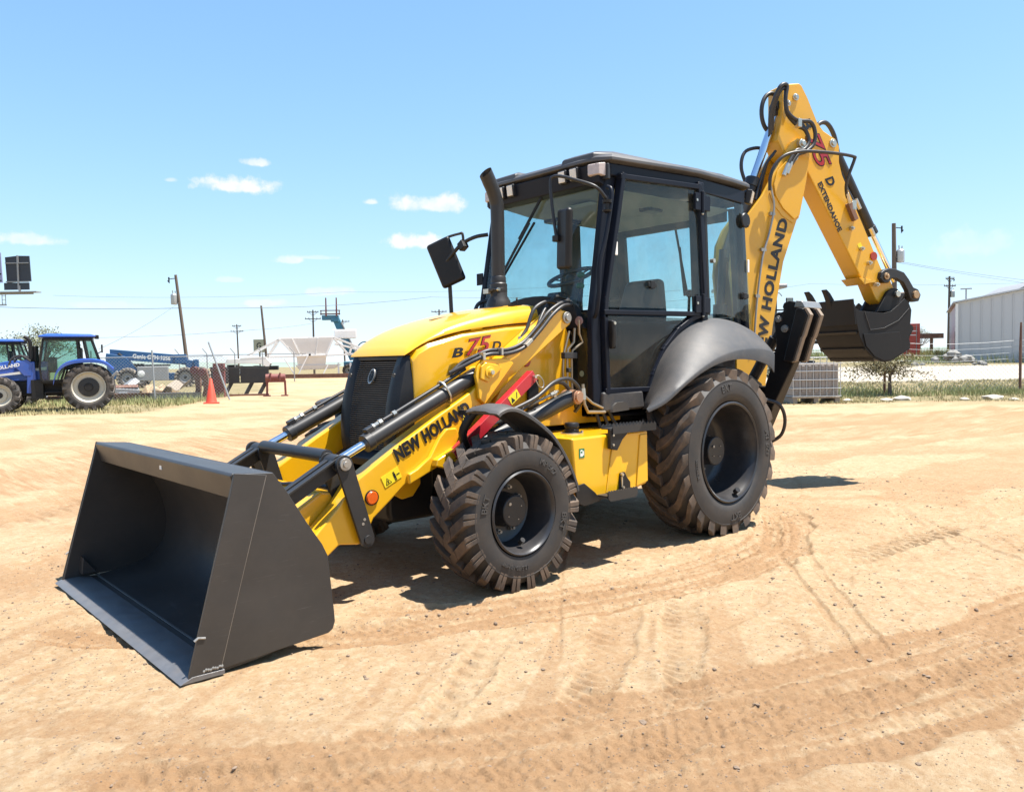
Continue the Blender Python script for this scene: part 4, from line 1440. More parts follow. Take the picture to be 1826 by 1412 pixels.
# doors
for s in (1, -1):
    P2 = [(.965, 1.14), (.985, 1.70), (.975, 1.80), (.790, 2.715), (-.045, 2.735), (-.115, 1.80), (-.10, 1.735), (.06, 1.68), (.20, 1.60), (.36, 1.45), (.48, 1.26), (.53, 1.14)]
    P3 = [(x, s * (sy(x) + .015), z) for x, z in P2]
    D = part('cab_door', frame_path(MB(), P3, .064, .042, True), CABP, bevel=.008)
    rail = frame_path(MB(), [(.97, s * (sy(.97) + .015), 1.715), (.0, s * (sy(0) + .015), 1.725)], .075, .036)
    obj('door_rail', rail, CABP, D, bevel=.006)
    y0 = lambda x: s * (sy(x) + .018)
    pane('window_pane', [(x, y0(x), z) for x, z in ((.955, 1.755), (.775, 2.70), (-.03, 2.715), (-.075, 1.765))], D)
    pane('window_pane', [(x, y0(x), z) for x, z in ((.955, 1.16), (.965, 1.69), (.07, 1.69), (.20, 1.60), (.36, 1.45), (.48, 1.26), (.525, 1.16))], D, LOWG)
    if s > 0:
        hd = MB().loft([[(.985 - .018, sy(.95) + .035, 1.66), (.985 - .062, sy(.95) + .035, 1.66), (.985 - .062, sy(.95) + .085, 1.655), (.985 - .018, sy(.95) + .085, 1.655)],
                        [(.962, sy(.95) + .035, 1.56), (.922, sy(.95) + .035, 1.56), (.922, sy(.95) + .09, 1.56), (.962, sy(.95) + .09, 1.56)],
                        [(.955, sy(.95) + .035, 1.45), (.915, sy(.95) + .035, 1.45), (.915, sy(.95) + .075, 1.45), (.955, sy(.95) + .075, 1.45)]])
        obj('door_handle', hd, BLK, D, bevel=.012, seg=3)
        obj('key_lock', MB().cyl((.945, sy(.95) + .08, 1.635), (.945, sy(.95) + .094, 1.635), .012, n=14), ZINC, D)
        for zz in (2.615, 1.80):
            hg = MB().box((-.005, sy(-.03) + .045, zz), (.075, .024, .135)).box((-.115, sy(-.1) + .045, zz - .005), (.085, .024, .12)).cyl((-.060, sy(-.06) + .055, zz - .085), (-.060, sy(-.06) + .055, zz + .085), .015, n=12)
            h_ = obj('hinge', hg, CABP, D, bevel=.004)
            obj('hinge_bolt', MB().cyl((.012, sy(0) + .056, zz + .01), (.012, sy(0) + .064, zz + .01), .011, n=8).ball((-.060, sy(-.06) + .055, zz - .092), .011, 8, 6), ZINC, D)
        lt = MB().box((.86, sy(.86) + .040, 2.19), (.030, .010, .105)).cyl((.86, sy(.86) + .03, 2.22), (.86, sy(.86) + .05, 2.22), .008, n=8)
        obj('pane_bracket', MB().box((.868, sy(.86) + .032, 2.185), (.034, .012, .10)), WHITEP, D, bevel=.006)
        obj('pane_latch', MB().box((.50, sy(.5) + .035, 1.935), (.10, .02, .035)).box((.50, sy(.5) + .036, 1.935), (.055, .026, .06)), BLK, D, bevel=.006)
        obj('inner_latch', MB().box((.905, sy(.9) - .03, 2.17), (.07, .03, .10)).box((.885, sy(.9) - .03, 2.07), (.02, .02, .12)), BLK, D, bevel=.006)
    Q = pane('quarter_pane', [(x, s * (sy(x) + .012), z) for x, z in ((-.135, 2.70), (-.735, 2.68), (-.86, 1.66), (-.70, 1.70), (-.40, 1.735), (-.185, 1.73))], CAB)
    if s > 0:
        obj('pane_bracket', MB().box((-.79, sy(-.8) + .030, 2.16), (.026, .012, .11)), WHITEP, CAB, bevel=.006)
        obj('pane_latch', MB().box((-.73, sy(-.7) + .03, 1.90), (.10, .02, .035)).box((-.72, sy(-.7) + .032, 1.90), (.05, .026, .055)), BLK, CAB, bevel=.006)
        obj('window_knob', MB().lathe([(0, .03), (.06, .028), (.066, .02), (.03, 0)], (-.73, sy(-.7) + .02, 2.545), n=16).cyl((-.72, sy(-.7), 2.50), (-.76, sy(-.7) + .05, 2.50), .012, n=8), BLK, CAB)
        obj('pane_bolt', MB().cyl((-.235, sy(-.2) + .01, 2.165), (-.235, sy(-.2) + .045, 2.165), .018, n=12), ZINC, CAB)
    gs = MB().bar((-.175, s * (sy(-.15) + .02), 1.72), (-.125, s * (sy(-.12) + .02), 2.70), .03, .022, up=(0, 1, 0))
    obj('pane_seal', gs, BLK, CAB)
pane('rear_pane', [(-.835, .64, 1.66), (-.835, -.64, 1.66), (-.745, -.62, 2.70), (-.745, .62, 2.70)], CAB)
# grab rail along the left front pillar
gr_ = MB().tube(spline([(.955, .70, 2.62), (.955, .735, 2.595), (.97, .745, 2.50), (1.02, .735, 2.25), (1.075, .725, 2.06), (1.085, .72, 1.85), (1.085, .70, 1.72), (1.075, .67, 1.68)], 5), .017, 10)
obj('grab_rail', gr_, CABP, CAB)
# wiper
wp = MB().bar((.925, .02, 2.705), (1.005, -.20, 2.35), .022, .016).bar((.965, -.06, 2.47), (1.055, -.42, 1.98), .018, .012).bar((.985, -.10, 2.47), (1.07, -.44, 1.97), .008, .02)
obj('wiper', wp, BLK, CAB)
obj('wiper_pivot', MB().cyl((.915, .02, 2.705), (.95, .02, 2.705), .02, n=12).cyl((.93, .06, 2.70), (.95, .06, 2.70), .009, n=10), BLK, CAB)
obj('side_bracket', MB().box((1.02, -.685, 2.07), (.012, .08, .10)), CABP, CAB, bevel=.004)

# ---- roof
def roof_plan(inset, z0, slope=0.0):
    pts = [(.99, .45), (.975, .60), (.90, .70), (.20, .785), (-.06, .80), (-.55, .775), (-.88, .735), (-.96, .62), (-.97, .40)]
    pts = pts + [(x, -y) for x, y in pts[::-1]]
    c = Vector((0.0, 0.0))
    out = []
    for x, y in pts:
        k = 1 - inset
        out.append((x * (1 - inset * .9), y * k, z0 + slope * (.99 - x)))
    return out


rf = MB().loft([roof_plan(.04, 2.810, .014), roof_plan(.0, 2.825, .014), roof_plan(.0, 2.848, .014), roof_plan(.03, 2.872, .014), roof_plan(.12, 2.892, .012)])
# cut the rear underside upward
RF = part('cab_roof', rf, ROOF, bevel=.006, smooth=30, label='grey moulded cab roof')
for s in (1, -1):
    wg = MB().loft([[(.985, s * .24, z) if False else (.985 - i_, s * (.26 + j_), z), (.975 - i_, s * (.58 - j_), z), (.86 - i_, s * (.655 - j_), z), (-.60, s * (.70 - j_), z + .02), (-.66, s * (.26 + j_), z + .02)] for z, i_, j_ in ((2.84, 0.0, 0), (2.890, .005, .005), (2.922, .09, .05))])
    obj('roof_wing', wg, ROOF, RF, bevel=.012, smooth=30)
obj('roof_bolt', MB().ball((.20, .28, 2.94), .02, 8, 6), BLK, RF)
lin = MB().loft([[(.86, -.56, 2.66), (.86, .56, 2.66), (-.76, .64, 2.66), (-.76, -.64, 2.66)], [(.66, -.46, 2.60), (.66, .46, 2.60), (-.60, .54, 2.60), (-.60, -.54, 2.60)]])
obj('headliner', lin, LINER, RF, bevel=.01)
# fascia and lamps
fa = MB().prism([(.99, 2.80), (.965, 2.665), (.90, 2.645), (.86, 2.80)], 'y', -.63, .63)
obj('lamp_fascia', fa, CABP, RF, bevel=.008)
LAMPM = mat('lamp_housing', (.02, .02, .022), .5)


def work_lamp(c, nrm, w, h, parent):
    nrm = Vector(nrm).normalized()
    up = Vector((0, 0, 1))
    sd = up.cross(nrm).normalized()
    up = nrm.cross(sd)
    m = Matrix((nrm, sd, up)).transposed()
    a = obj('work_lamp', MB().box(Vector(c), (.05, w, h), m), LAMPM, parent, bevel=.008)
    b = MB().box(Vector(c) + nrm * .027, (.008, w * .82, h * .82), m)
    a2 = obj('lamp_lens', b, LAMP, parent, bevel=.010)
    return a


for yy in (.295, .415, -.295, -.415):
    work_lamp((.988, yy, 2.755), (1, 0, -.12), .080, .098, RF)
for s in (1, -1):
    ml = MB().loft([[(1.0, s * .545, 2.72), (.985, s * .645, 2.72), (.985, s * .645, 2.80), (1.0, s * .545, 2.80)], [(.96, s * .545, 2.71), (.925, s * .665, 2.71), (.925, s * .665, 2.81), (.96, s * .545, 2.81)]])
    a = obj('marker_lamp', ml, mat('pale_lens', (.50, .42, .38), .15, var=.2, scale=30, bump=.4, bscale=100), RF, bevel=.008)
    obj('marker_base', MB().box((.915, s * .625, 2.743), (.03, .12, .115)), LAMPM, RF, bevel=.008)
    rl = work_lamp((-.90, s * .715, 2.775), (-.4, s * 1, -.25), .10, .12, RF)
    obj('lamp_bracket', MB().box((-.84, s * .66, 2.79), (.12, .10, .06)), LAMPM, RF, bevel=.01)

# ---- mirrors
ma = MB().tube(spline([(.985, .72, 2.51), (1.03, .735, 2.54), (1.10, .715, 2.60), (1.16, .60, 2.655), (1.20, .48, 2.70), (1.225, .42, 2.705), (1.235, .40, 2.67), (1.245, .42, 2.50), (1.25, .46, 2.30), (1.25, .47, 2.24)], 5), .0125, 10)
MR = part('mirror_arm', ma, CHAR)
mr_m = Matrix.Rotation(R(-22), 3, 'Z') @ Matrix.Rotation(R(-4), 3, 'X')
hb = MB().box((0, 0, 0), (.055, .19, .43), mr_m).xf(lambda x, y, z: (x + 1.235, y + .535, z + 2.24))
hs_ = obj('mirror_housing', hb, BLK, MR, bevel=.025, seg=3)
gb = MB().box((-.030, 0, 0), (.004, .155, .385), mr_m).xf(lambda x, y, z: (x + 1.235, y + .535, z + 2.24))
obj('mirror_face', gb, MIRR, MR, bevel=.002)
obj('mirror_clamp', MB().box((1.25, .475, 2.25), (.05, .06, .045)), BLK, MR, bevel=.006)
obj('arm_knuckle', MB().lathe([(.0, .0), (.030, .0), (.034, .012), (.018, .016), (.018, .06), (.034, .064), (.036, .085), (0, .09)], (1.0, .735, 2.43), ax='z', n=18), BLK, MR)
obj('arm_knuckle', MB().bar((.96, .70, 2.44), (1.0, .735, 2.46), .03, .03), BLK, MR, bevel=.004)
ma2 = MB().tube(spline([(.955, -.645, 2.45), (1.04, -.72, 2.43), (1.10, -.82, 2.38), (1.14, -.92, 2.29), (1.18, -1.06, 2.16)], 5), .0165, 10)
ma2.tube(spline([(1.10, -.80, 2.37), (1.11, -.80, 2.46), (1.12, -.83, 2.465), (1.13, -.97, 2.455), (1.14, -1.0, 2.43), (1.15, -1.06, 2.32), (1.16, -1.09, 2.25)], 5), .0115, 8)
ma2.tube([(1.10, -.985, 1.76), (1.11, -.99, 2.04), (1.14, -1.0, 2.2)], .018, 8)
M2 = part('mirror_arm', ma2, CHAR)
hb = MB().box((0, 0, 0), (.055, .225, .41), Matrix.Rotation(R(34), 3, 'Z') @ Matrix.Rotation(R(22), 3, 'X')).xf(lambda x, y, z: (x + 1.15, y - .985, z + 2.235))
obj('mirror_housing', hb, BLK, M2, bevel=.035, seg=4)
obj('mirror_clamp', MB().box((1.10, -.81, 2.365), (.06, .07, .075), Matrix.Rotation(R(30), 3, 'X')), BLK, M2, bevel=.006)
part('far_hose', MB().tube(spline([(1.25, -.50, 1.74), (1.20, -.50, 1.84), (1.12, -.48, 1.87), (1.04, -.46, 1.86)], 5), .016, 8), HOSE)

# ---- inside the cab
st = MB()
st.loft([[(.42, -.25, 1.40), (.42, .25, 1.40), (-.10, .25, 1.36), (-.10, -.25, 1.36)], [(.44, -.26, 1.50), (.44, .26, 1.50), (-.10, .25, 1.46), (-.10, -.25, 1.46)]])
SE = part('operator_seat', st, SEAT, bevel=.05, seg=3)
SE.location.x = -.17
bk2 = MB().loft([[(.02, -.24, 1.44), (.02, .24, 1.44), (-.10, .24, 1.44), (-.10, -.24, 1.44)], [(-.05, -.26, 1.75), (-.05, .26, 1.75), (-.18, .26, 1.75), (-.18, -.26, 1.75)], [(-.12, -.20, 2.08), (-.12, .20, 2.08), (-.22, .20, 2.08), (-.22, -.20, 2.08)]])
obj('seat_back', bk2, SEAT, SE, bevel=.05, seg=3)
obj('seat_arm', MB().bar((.25, .31, 1.70), (-.12, .31, 1.66), .07, .06).bar((.25, -.31, 1.70), (-.12, -.31, 1.66), .07, .06), SEAT, SE, bevel=.02)
obj('seat_base', MB().box((.15, 0, 1.20), (.4, .4, .36)), BLK, SE, bevel=.02)
sc_ = MB().bar((.92, 0, 1.35), (.72, 0, 1.90), .20, .16).loft([[(.95, -.30, 1.70), (.95, .30, 1.70), (.70, .22, 1.74), (.70, -.22, 1.74)], [(.95, -.26, 1.84), (.95, .26, 1.84), (.76, .18, 1.88), (.76, -.18, 1.88)]])
SC = part('steering_column', sc_, BLK, bevel=.02)
wv = MB()
ctr = Vector((.64, .02, 2.05))
ax1 = Vector((.42, 0, .90)).cross(Vector((0, 1, 0))).normalized()
ring = [ctr + ax1 * .19 * math.cos(2 * math.pi * k / 36) + Vector((0, 1, 0)) * .19 * math.sin(2 * math.pi * k / 36) for k in range(37)]
wv.tube(ring, .017, 10)
for k in range(3):
    a = 2 * math.pi * k / 3 + .4
    wv.bar(ctr + Vector((.02, 0, -.04)), ctr + ax1 * .18 * math.cos(a) + Vector((0, 1, 0)) * .18 * math.sin(a), .03, .012)
wv.ball(ctr + Vector((.0, 0, -.02)), .05, 12, 8)
obj('steering_wheel', wv, mat('wheel_grip', (.06, .062, .066), .5), SC)
lv = MB()
for (x, y, z) in ((.80, .30, 2.0), (.83, .30, 1.92)):
    lv.tube([(x + .1, y, 1.30), (x + .05, y, 1.6), (x, y, z)], .012, 8)
LV = part('control_levers', lv, BLK)
obj('lever_knob', MB().ball((.82, .30, 2.03), .034, 12, 8, (1, 1, .8)).ball((.83, .30, 1.945), .036, 12, 8, (1, 1, .8)), GREENK, LV)
obj('side_console', MB().box((.35, .46, 1.42), (.6, .16, .50)).box((.35, -.46, 1.40), (.6, .16, .46)), BLK, LV, bevel=.03)
obj('lever_knob', MB().tube([(-.35, .45, 1.40), (-.38, .45, 1.90)], .012, 8).ball((-.385, .45, 1.93), .035, 12, 8).tube(spline([(.25, -.5, 1.62), (-.1, -.5, 1.78), (-.42, -.5, 1.92), (-.55, -.5, 1.96)], 4), .022, 8), BLK, LV)
obj('interior_lamp', MB().box((.10, .42, 2.60), (.18, .12, .05)).box((.30, -.40, 2.60), (.3, .18, .06)), BLK, RF, bevel=.015)
obj('headliner_print', MB().prism([(.74, .10), (.74, .34), (.66, .34), (.66, .10)], 'z', 2.592, 2.598), mat('grey_print', (.35, .35, .34), .6), RF)

# ---- cab skirt and rear fenders
for s in (1, -1):
    sk = MB().loft([[(1.02, s * .58, 1.135), (.62, s * .60, 1.135), (.62, s * .58, .985), (1.02, s * .56, .985)], [(1.02, s * .70, 1.135), (.62, s * .745, 1.135), (.60, s * .745, 1.00), (1.03, s * .70, .985)]])
    k_ = part('cab_skirt', sk, FEND, bevel=.018)
    obj('skirt_cutout', MB().prism([(.96, .985), (.945, 1.03), (.91, 1.055), (.83, 1.06), (.79, 1.045), (.77, .995)], 'y', s * .705, s * .732), mat('skirt_recess', (.05, .045, .04), .7), k_)
    I = [(.60, 1.00), (.53, 1.15), (.42, 1.36), (.26, 1.52), (.04, 1.64), (-.22, 1.70), (-.50, 1.69), (-.74, 1.63), (-.84, 1.58)]
    O = [(1.06, 1.03), (.86, 1.085), (.62, 1.205), (.38, 1.315), (.14, 1.395), (-.10, 1.435), (-.34, 1.445), (-.52, 1.43), (-.60, 1.405)]
    Is = [(p.x, p.y) for p in spline([(a, b, 0) for a, b in I], 4)]
    Os = [(p.x, p.y) for p in spline([(a, b, 0) for a, b in O], 4)]
    rg = []
    for k, ((xi, zi), (xo, zo)) in enumerate(zip(Is, Os)):
        t = k / (len(Is) - 1)
        ring = []
        bul = .055 * math.sin(math.pi * min(1, .15 + t * .85)) + .02
        for j in range(9):
            f_ = j / 8
            y = .715 + (1.125 - .715) * (f_ ** .9)
            x, z = xi + (xo - xi) * f_ ** 1.25, zi + (zo - zi) * f_ ** 1.25
            ring.append((x, s * y, z + bul * math.sin(math.pi * f_) * .6))
        # lip turned down, then back along the underside
        dz = .026 + .135 * max(0, (t - .25) / .75) ** 1.4
        dx = .02 * (1 - t)
        ring.append((xo - dx * .3, s * 1.132, zo - .012))
        ring.append((xo - dx, s * 1.128, zo - dz))
        ring.append((xo - dx - .004, s * 1.116, zo - dz))
        ring.append((xo - .004, s * 1.108, zo - .024))
        for j in range(7, -1, -1):
            p = ring[j]
            ring.append((p[0], p[1], p[2] - .016))
        rg.append(ring)
    part('rear_fender', MB().loft(rg), FEND, smooth=45, label='broad grey moulded fender over a rear wheel')
    # ---- front fender
    O = [(2.385, 1.070), (2.36, 1.088), (2.30, 1.105), (2.22, 1.098), (2.13, 1.06), (2.02, .995), (1.90, .90), (1.78, .74), (1.71, .60), (1.695, .545)]
    Os = [(p.x, p.y) for p in spline([(a, b, 0) for a, b in O], 4)]
    rg = []
    for k, (x, z) in enumerate(Os):
        a, b = Os[max(0, k - 1)], Os[min(len(Os) - 1, k + 1)]
        t = Vector((b[0] - a[0], b[1] - a[1])).normalized()
        nn = Vector((t.y, -t.x))
        if nn.y + nn.x * -.6 < 0:
            nn = -nn
        tt = k / (len(Os) - 1)
        wi = .80 if tt > .12 else .80 + (.12 - tt) * 2.0 * 0
        wo = 1.10

        def pt(y, off):
            return (x + nn.x * off, s * y, z + nn.y * off)
        rg.append([pt(wi, -.035), pt(wi, -.005), pt(wi + .04, .0), pt(wi + .10, .012), pt(wo - .10, .012), pt(wo - .075, .0), pt(wo - .012, -.004), pt(wo, -.014), pt(wo, -.030), pt(wo - .010, -.030), pt(wo - .015, -.018), pt(wi + .02, -.014), pt(wi + .012, -.035)])
    FF = part('front_fender', MB().loft(rg), FEND, smooth=40, label='thin curved charcoal fender over a front wheel')
    obj('fender_bracket', MB().tube(spline([(2.30, s * .82, 1.08), (2.34, s * .80, 1.04), (2.36, s * .74, .93), (2.28, s * .70, .80), (2.18, s * .70, .60)], 4), .028, 10).box((2.25, s * .76, 1.06), (.22, .12, .03)), BLK, FF)
    obj('fender_bolt', MB().cyl((1.83, s * .94, .80), (1.825, s * .94, .795), .010, n=8), ZINC, FF)

    # ---- tank and steps
    T = [[(1.70, .885), (1.64, .50), (1.58, .455), (1.13, .455), (.93, .495), (.915, .52), (.915, .875)]]
    rg = []
    prof = [(.50, 1.0), (.97, 1.0), (1.01, .985), (1.022, .965)]
    tk = MB()
    tk.prism([(1.69, .868), (1.655, .52), (1.60, .455), (1.10, .462), (.935, .490), (.915, .515), (.915, .868)], 'y', s * .52, s * 1.02)
    TK = part('fuel_tank', tk, YEL, bevel=.028, seg=3, label='yellow box-shaped side tank with steps' if s > 0 else 'yellow side tank')
    ridge = MB().prism([(1.245, .845), (1.295, .845), (1.37, .475), (1.16, .475)], 'y', s * 1.018, s * 1.032)
    ridge2 = MB().prism([(1.01, .845), (.935, .845), (.93, .51), (1.055, .487)], 'y', s * 1.018, s * 1.030)
    obj('tank_rib', ridge, YEL, TK, bevel=.010)
    obj('tank_rib', ridge2, YEL, TK, bevel=.010)
    # upper tread strip
    stp = MB()
    n_t = 13
    top = []
    for k in range(n_t * 2 + 1):
        x = 1.345 - (1.345 - .885) * k / (n_t * 2)
        top.append((x, .918 + (.018 if k % 2 else 0)))
    stp.prism(top + [(.885, .872), (1.345, .872)], 'y', s * 1.062, s * 1.07)
    stp.prism(top + [(.885, .90), (1.345, .90)], 'y', s * .965, s * .972)
    stp.box((1.115, s * 1.018, .905), (.46, .10, .008))
    S_ = obj('upper_step', stp, CHAR, TK, smooth=0)
    obj('step_bracket', MB().prism([(1.36, .905), (1.36, .775), (1.29, .76), (1.235, .83), (1.17, .875), (1.17, .905)], 'y', s * 1.0325, s * 1.060), BLK, TK, bevel=.004)
    obj('step_bolts', MB().cyl((1.335, s * 1.06, .80), (1.335, s * 1.068, .80), .008, n=8).cyl((1.335, s * 1.06, .865), (1.335, s * 1.068, .865), .008, n=8), ZINC, TK)
    lo = MB()
    top = []
    for k in range(2 * 12 + 1):
        x = 1.46 - .30 * k / 24
        top.append((x, .500 + (.010 if k % 2 else 0)))
    lo.prism([(1.46, .46), (1.44, .44), (1.18, .44), (1.16, .46)][::-1] + top, 'y', s * 1.115, s * 1.125)
    lo.prism([(1.46, .46), (1.44, .44), (1.18, .44), (1.16, .46)][::-1] + top, 'y', s * 1.005, s * 1.013)
    lo.box((1.31, s * 1.06, .47), (.29, .12, .010))
    obj('lower_step', lo, CHAR, TK, smooth=0)
    obj('step_bracket', MB().prism([(1.67, .45), (1.69, .56), (1.60, .57), (1.50, .50), (1.44, .44), (1.60, .42)], 'y', s * 1.0325, s * 1.045), BLK, TK, bevel=.004)
    obj('step_bracket', MB().prism([(1.245, .60), (1.20, .605), (1.175, .565), (1.14, .53), (1.14, .47), (1.26, .46)], 'y', s * 1.0325, s * 1.045), BLK, TK, bevel=.004)
    obj('step_bolts', MB().cyl((1.235, s * 1.045, .59), (1.235, s * 1.06, .59), .011, n=8).cyl((1.22, s * 1.045, .50), (1.22, s * 1.055, .50), .009, n=8).box((1.237, s * 1.05, .54), (.010, .01, .07)), ZINC, TK)
    cpm = MB().lathe([(0, .075), (.045, .075), (.050, .068), (.052, .045), (.044, .042), (.044, .03), (.050, .028), (.050, .010), (.070, .008), (.072, 0)], (1.43, s * .77, .868), ax='z', n=28)
    CP = obj('filler_cap', cpm, BLK, TK, bevel=.002)
    obj('cap_flange', MB().lathe([(.05, .006), (.078, .006), (.078, 0)], (1.43, s * .77, .868), ax='z', n=24).cyl((1.37, s * .73, .87), (1.37, s * .73, .885), .010, n=8).cyl((1.37, s * .81, .87), (1.37, s * .81, .885), .010, n=8), ZINC, TK)
    for k in range(3):
        obj('fuel_hose', MB().tube(spline([(1.02 - k * .07, s * .60, 1.03), (1.0 - k * .075, s * .62, .95), (.99 - k * .09, s * .64, .87)], 4), .014, 8), HOSE, TK)
    if s > 0:
        obj('fuel_decal', MB().box((1.60, 1.0212, .765), (.052, .002, .062)), GREEN, TK)
        fd = MB().prism([(1.615, .744), (1.615, .780), (1.608, .786), (1.596, .786), (1.592, .780), (1.592, .744)], 'y', 1.0225, 1.0232).prism([(1.588, .75), (1.580, .75), (1.580, .775), (1.588, .782)], 'y', 1.0225, 1.0232)
        obj('fuel_mark', fd, WHITEP, TK)
        obj('fuel_mark', MB().box((1.604, 1.0236, .772), (.014, .0008, .012)), GREEN, TK)

# ---- rear frame, stabilisers
rfm = MB().prism([(-.70, .55), (-1.42, .42), (-1.48, .42), (-1.48, 1.12), (-1.30, 1.20), (-.70, 1.15)], 'y', -.50, .50).box((-1.44, 0, 1.02), (.12, 1.2, .16)).box((-1.44, 0, .50), (.12, 1.2, .16))
part('rear_frame', rfm, BLK, bevel=.015)
for s in (1, -1):
    leg = MB().prism([(.60, .92), (.71, .90), (.95, 1.36), (.98, 1.52), (1.00, 1.80), (.95, 1.86), (.88, 1.875), (.825, 1.86), (.81, 1.825), (.825, 1.79), (.805, 1.775), (.765, 1.78), (.735, 1.755), (.73, 1.70), (.74, 1.60), (.75, 1.48), (.70, 1.30), (.64, 1.12)], 'x', -1.345, -1.285)
    ST = part('stabilizer_leg', leg if s > 0 else leg.mirror_y(), BLK, bevel=.012, label='folded-up black stabilizer leg')
    tb = MB().bar((-1.38, s * .52, .62), (-1.38, s * .88, 1.42), .15, .11)
    obj('leg_tube', tb, BLK, ST, bevel=.01)
    cyl2 = MB().cyl((-1.42, s * .42, 1.15), (-1.42, s * .66, 1.55), .05).cyl((-1.42, s * .62, 1.5), (-1.42, s * .78, 1.715), .028)
    obj('leg_cylinder', cyl2, CHAR, ST)
    for (y, z, r_) in ((.735, 1.728, .0), (.782, 1.715, .030), (.845, 1.625, .034)):
        if r_:
            obj('leg_pin', MB().cyl((-1.29, s * y, z), (-1.262, s * y, z), r_, n=20).cyl((-1.265, s * y, z), (-1.25, s * y, z), r_ * .55, n=8), STEEL, ST, bevel=.003)
    for x in (-1.235, -1.425):
        pdm = MB().prism([(.865, 1.335), (.985, 1.79), (1.01, 1.805), (1.055, 1.795), (1.10, 1.725), (1.04, 1.55), (1.025, 1.535), (1.015, 1.49), (.965, 1.34), (.935, 1.325)], 'x', x - .030, x + .030)
        rbm = MB().prism([(1.056, 1.800), (1.085, 1.795), (1.125, 1.735), (1.065, 1.555), (1.05, 1.53), (1.035, 1.485), (.985, 1.33), (.94, 1.318), (.966, 1.341), (1.016, 1.491), (1.026, 1.536), (1.041, 1.551), (1.101, 1.726)], 'x', x - .027, x + .027)
        if s < 0:
            pdm.mirror_y()
            rbm.mirror_y()
        obj('stabilizer_pad', pdm, BLK, ST, bevel=.012)
        obj('pad_rubber', rbm, mat('dusty_pad_rubber', (.22, .17, .125), .8, var=.3, scale=20), ST, bevel=.004)
    bs = MB().prism([(.95, 1.81), (.97, 1.87), (1.03, 1.86), (1.06, 1.80)], 'x', -1.55, -1.24)
    obj('pad_boss', bs if s > 0 else bs.mirror_y(), STEEL, ST, bevel=.008)
    part('stabilizer_hose', MB().tube(spline([(-1.0, s * .80, 1.0), (-1.08, s * .90, .95), (-1.14, s * .92, .82), (-1.15, s * .88, .68), (-1.12, s * .78, .60)], 5), .016, 8), HOSE)

# ---- backhoe: s = reach behind the swing post, o = to the left, z = up; swung to the left
SW = R(20)


def bk(s_, o_, z_):
    return (-1.5 - s_ * math.cos(SW) + o_ * math.sin(SW), s_ * math.sin(SW) + o_ * math.cos(SW), z_)


def bpart(name, mb, m, parent=None, **k):
    return obj(name, mb.xf(bk), m, parent if parent is not None else BH, **k)


E_S = Vector((-math.cos(SW), math.sin(SW), 0))
E_O = Vector((math.sin(SW), math.cos(SW), 0))
swp = MB().prism([(-.05, .42), (.30, .42), (.40, .62), (.40, .95), (.25, 1.10), (-.05, 1.10)], 'y', -.16, .16)
bpart('swing_post', swp, BLK, bevel=.02)
BOOM = [(.08, .78), (.20, .66), (.34, .68), (.42, .82), (.47, 1.20), (.55, 1.70), (.68, 2.33), (.86, 2.78), (.925, 3.02), (1.0, 3.40), (.995, 3.50), (.94, 3.58), (.86, 3.58), (.78, 3.53), (.60, 3.26), (.42, 2.98), (.14, 2.66), (.06, 2.50), (.03, 2.20), (.10, 1.60), (.10, 1.10)]
bm_ = MB().prism(BOOM, 'y', .115, .150).prism(BOOM, 'y', -.150, -.115)
web = [(.42, .82), (.47, 1.20), (.55, 1.70), (.68, 2.33), (.84, 2.76), (.80, 2.78), (.63, 2.36), (.50, 1.72), (.43, 1.20)]
bm_.prism(web, 'y', -.114, .114)
BOM = bpart('boom', bm_, BOOMY, bevel=.006, label='tall yellow backhoe boom raised behind the cab')
bpart('boom_tip_plate', MB().prism([(.60, 3.24), (.93, 3.55), (1.0, 3.42), (.955, 3.15), (.87, 2.80), (.80, 2.76), (.66, 2.86), (.57, 2.98), (.545, 3.10)], 'y', .1505, .172), BOOMY, BOM, bevel=.008)
bpart('boom_tip_plate', MB().prism([(.50, 3.02), (.55, 2.90), (.66, 2.79), (.80, 2.72), (.88, 2.79), (.72, 2.86), (.60, 2.96)], 'y', .1505, .158), BOOMY, BOM, bevel=.004)
for (s_, z_, r_) in ((.89, 3.52, .045), (.80, 3.37, .028)):
    pn_ = MB().cyl((s_, -.20, z_), (s_, .195, z_), r_, n=20).cyl((s_, .19, z_), (s_, .215, z_), r_ * .6, n=8)
    bpart('boom_pin', pn_, ZINC, BOM, bevel=.004)
tx = MB()
# lettering climbs the boom: reads upward
upd = Vector((.245, 0, 1)).normalized()
v, f = text_geo('NEW HOLLAND', 1, 1, offset=.045, spacing=1.1)
xs_ = [p[0] for p in v]
ys_ = [p[1] for p in v]
cx, cy = (max(xs_) + min(xs_)) / 2, (max(ys_) + min(ys_)) / 2
kx, ky = 1.46 / (max(xs_) - min(xs_)), .122 / (max(ys_) - min(ys_))
o0 = Vector((.500, 0, 2.05))


def curve_on_boom(p):
    a, b = (p[0] - cx) * kx, (p[1] - cy) * ky
    t = a / 1.46
    bend = .075 * t * t * 2.2
    return (o0.x + a * .20 + bend - b * .985, .1515 + p[2] * .003, o0.z + a * .98 + b * .20)


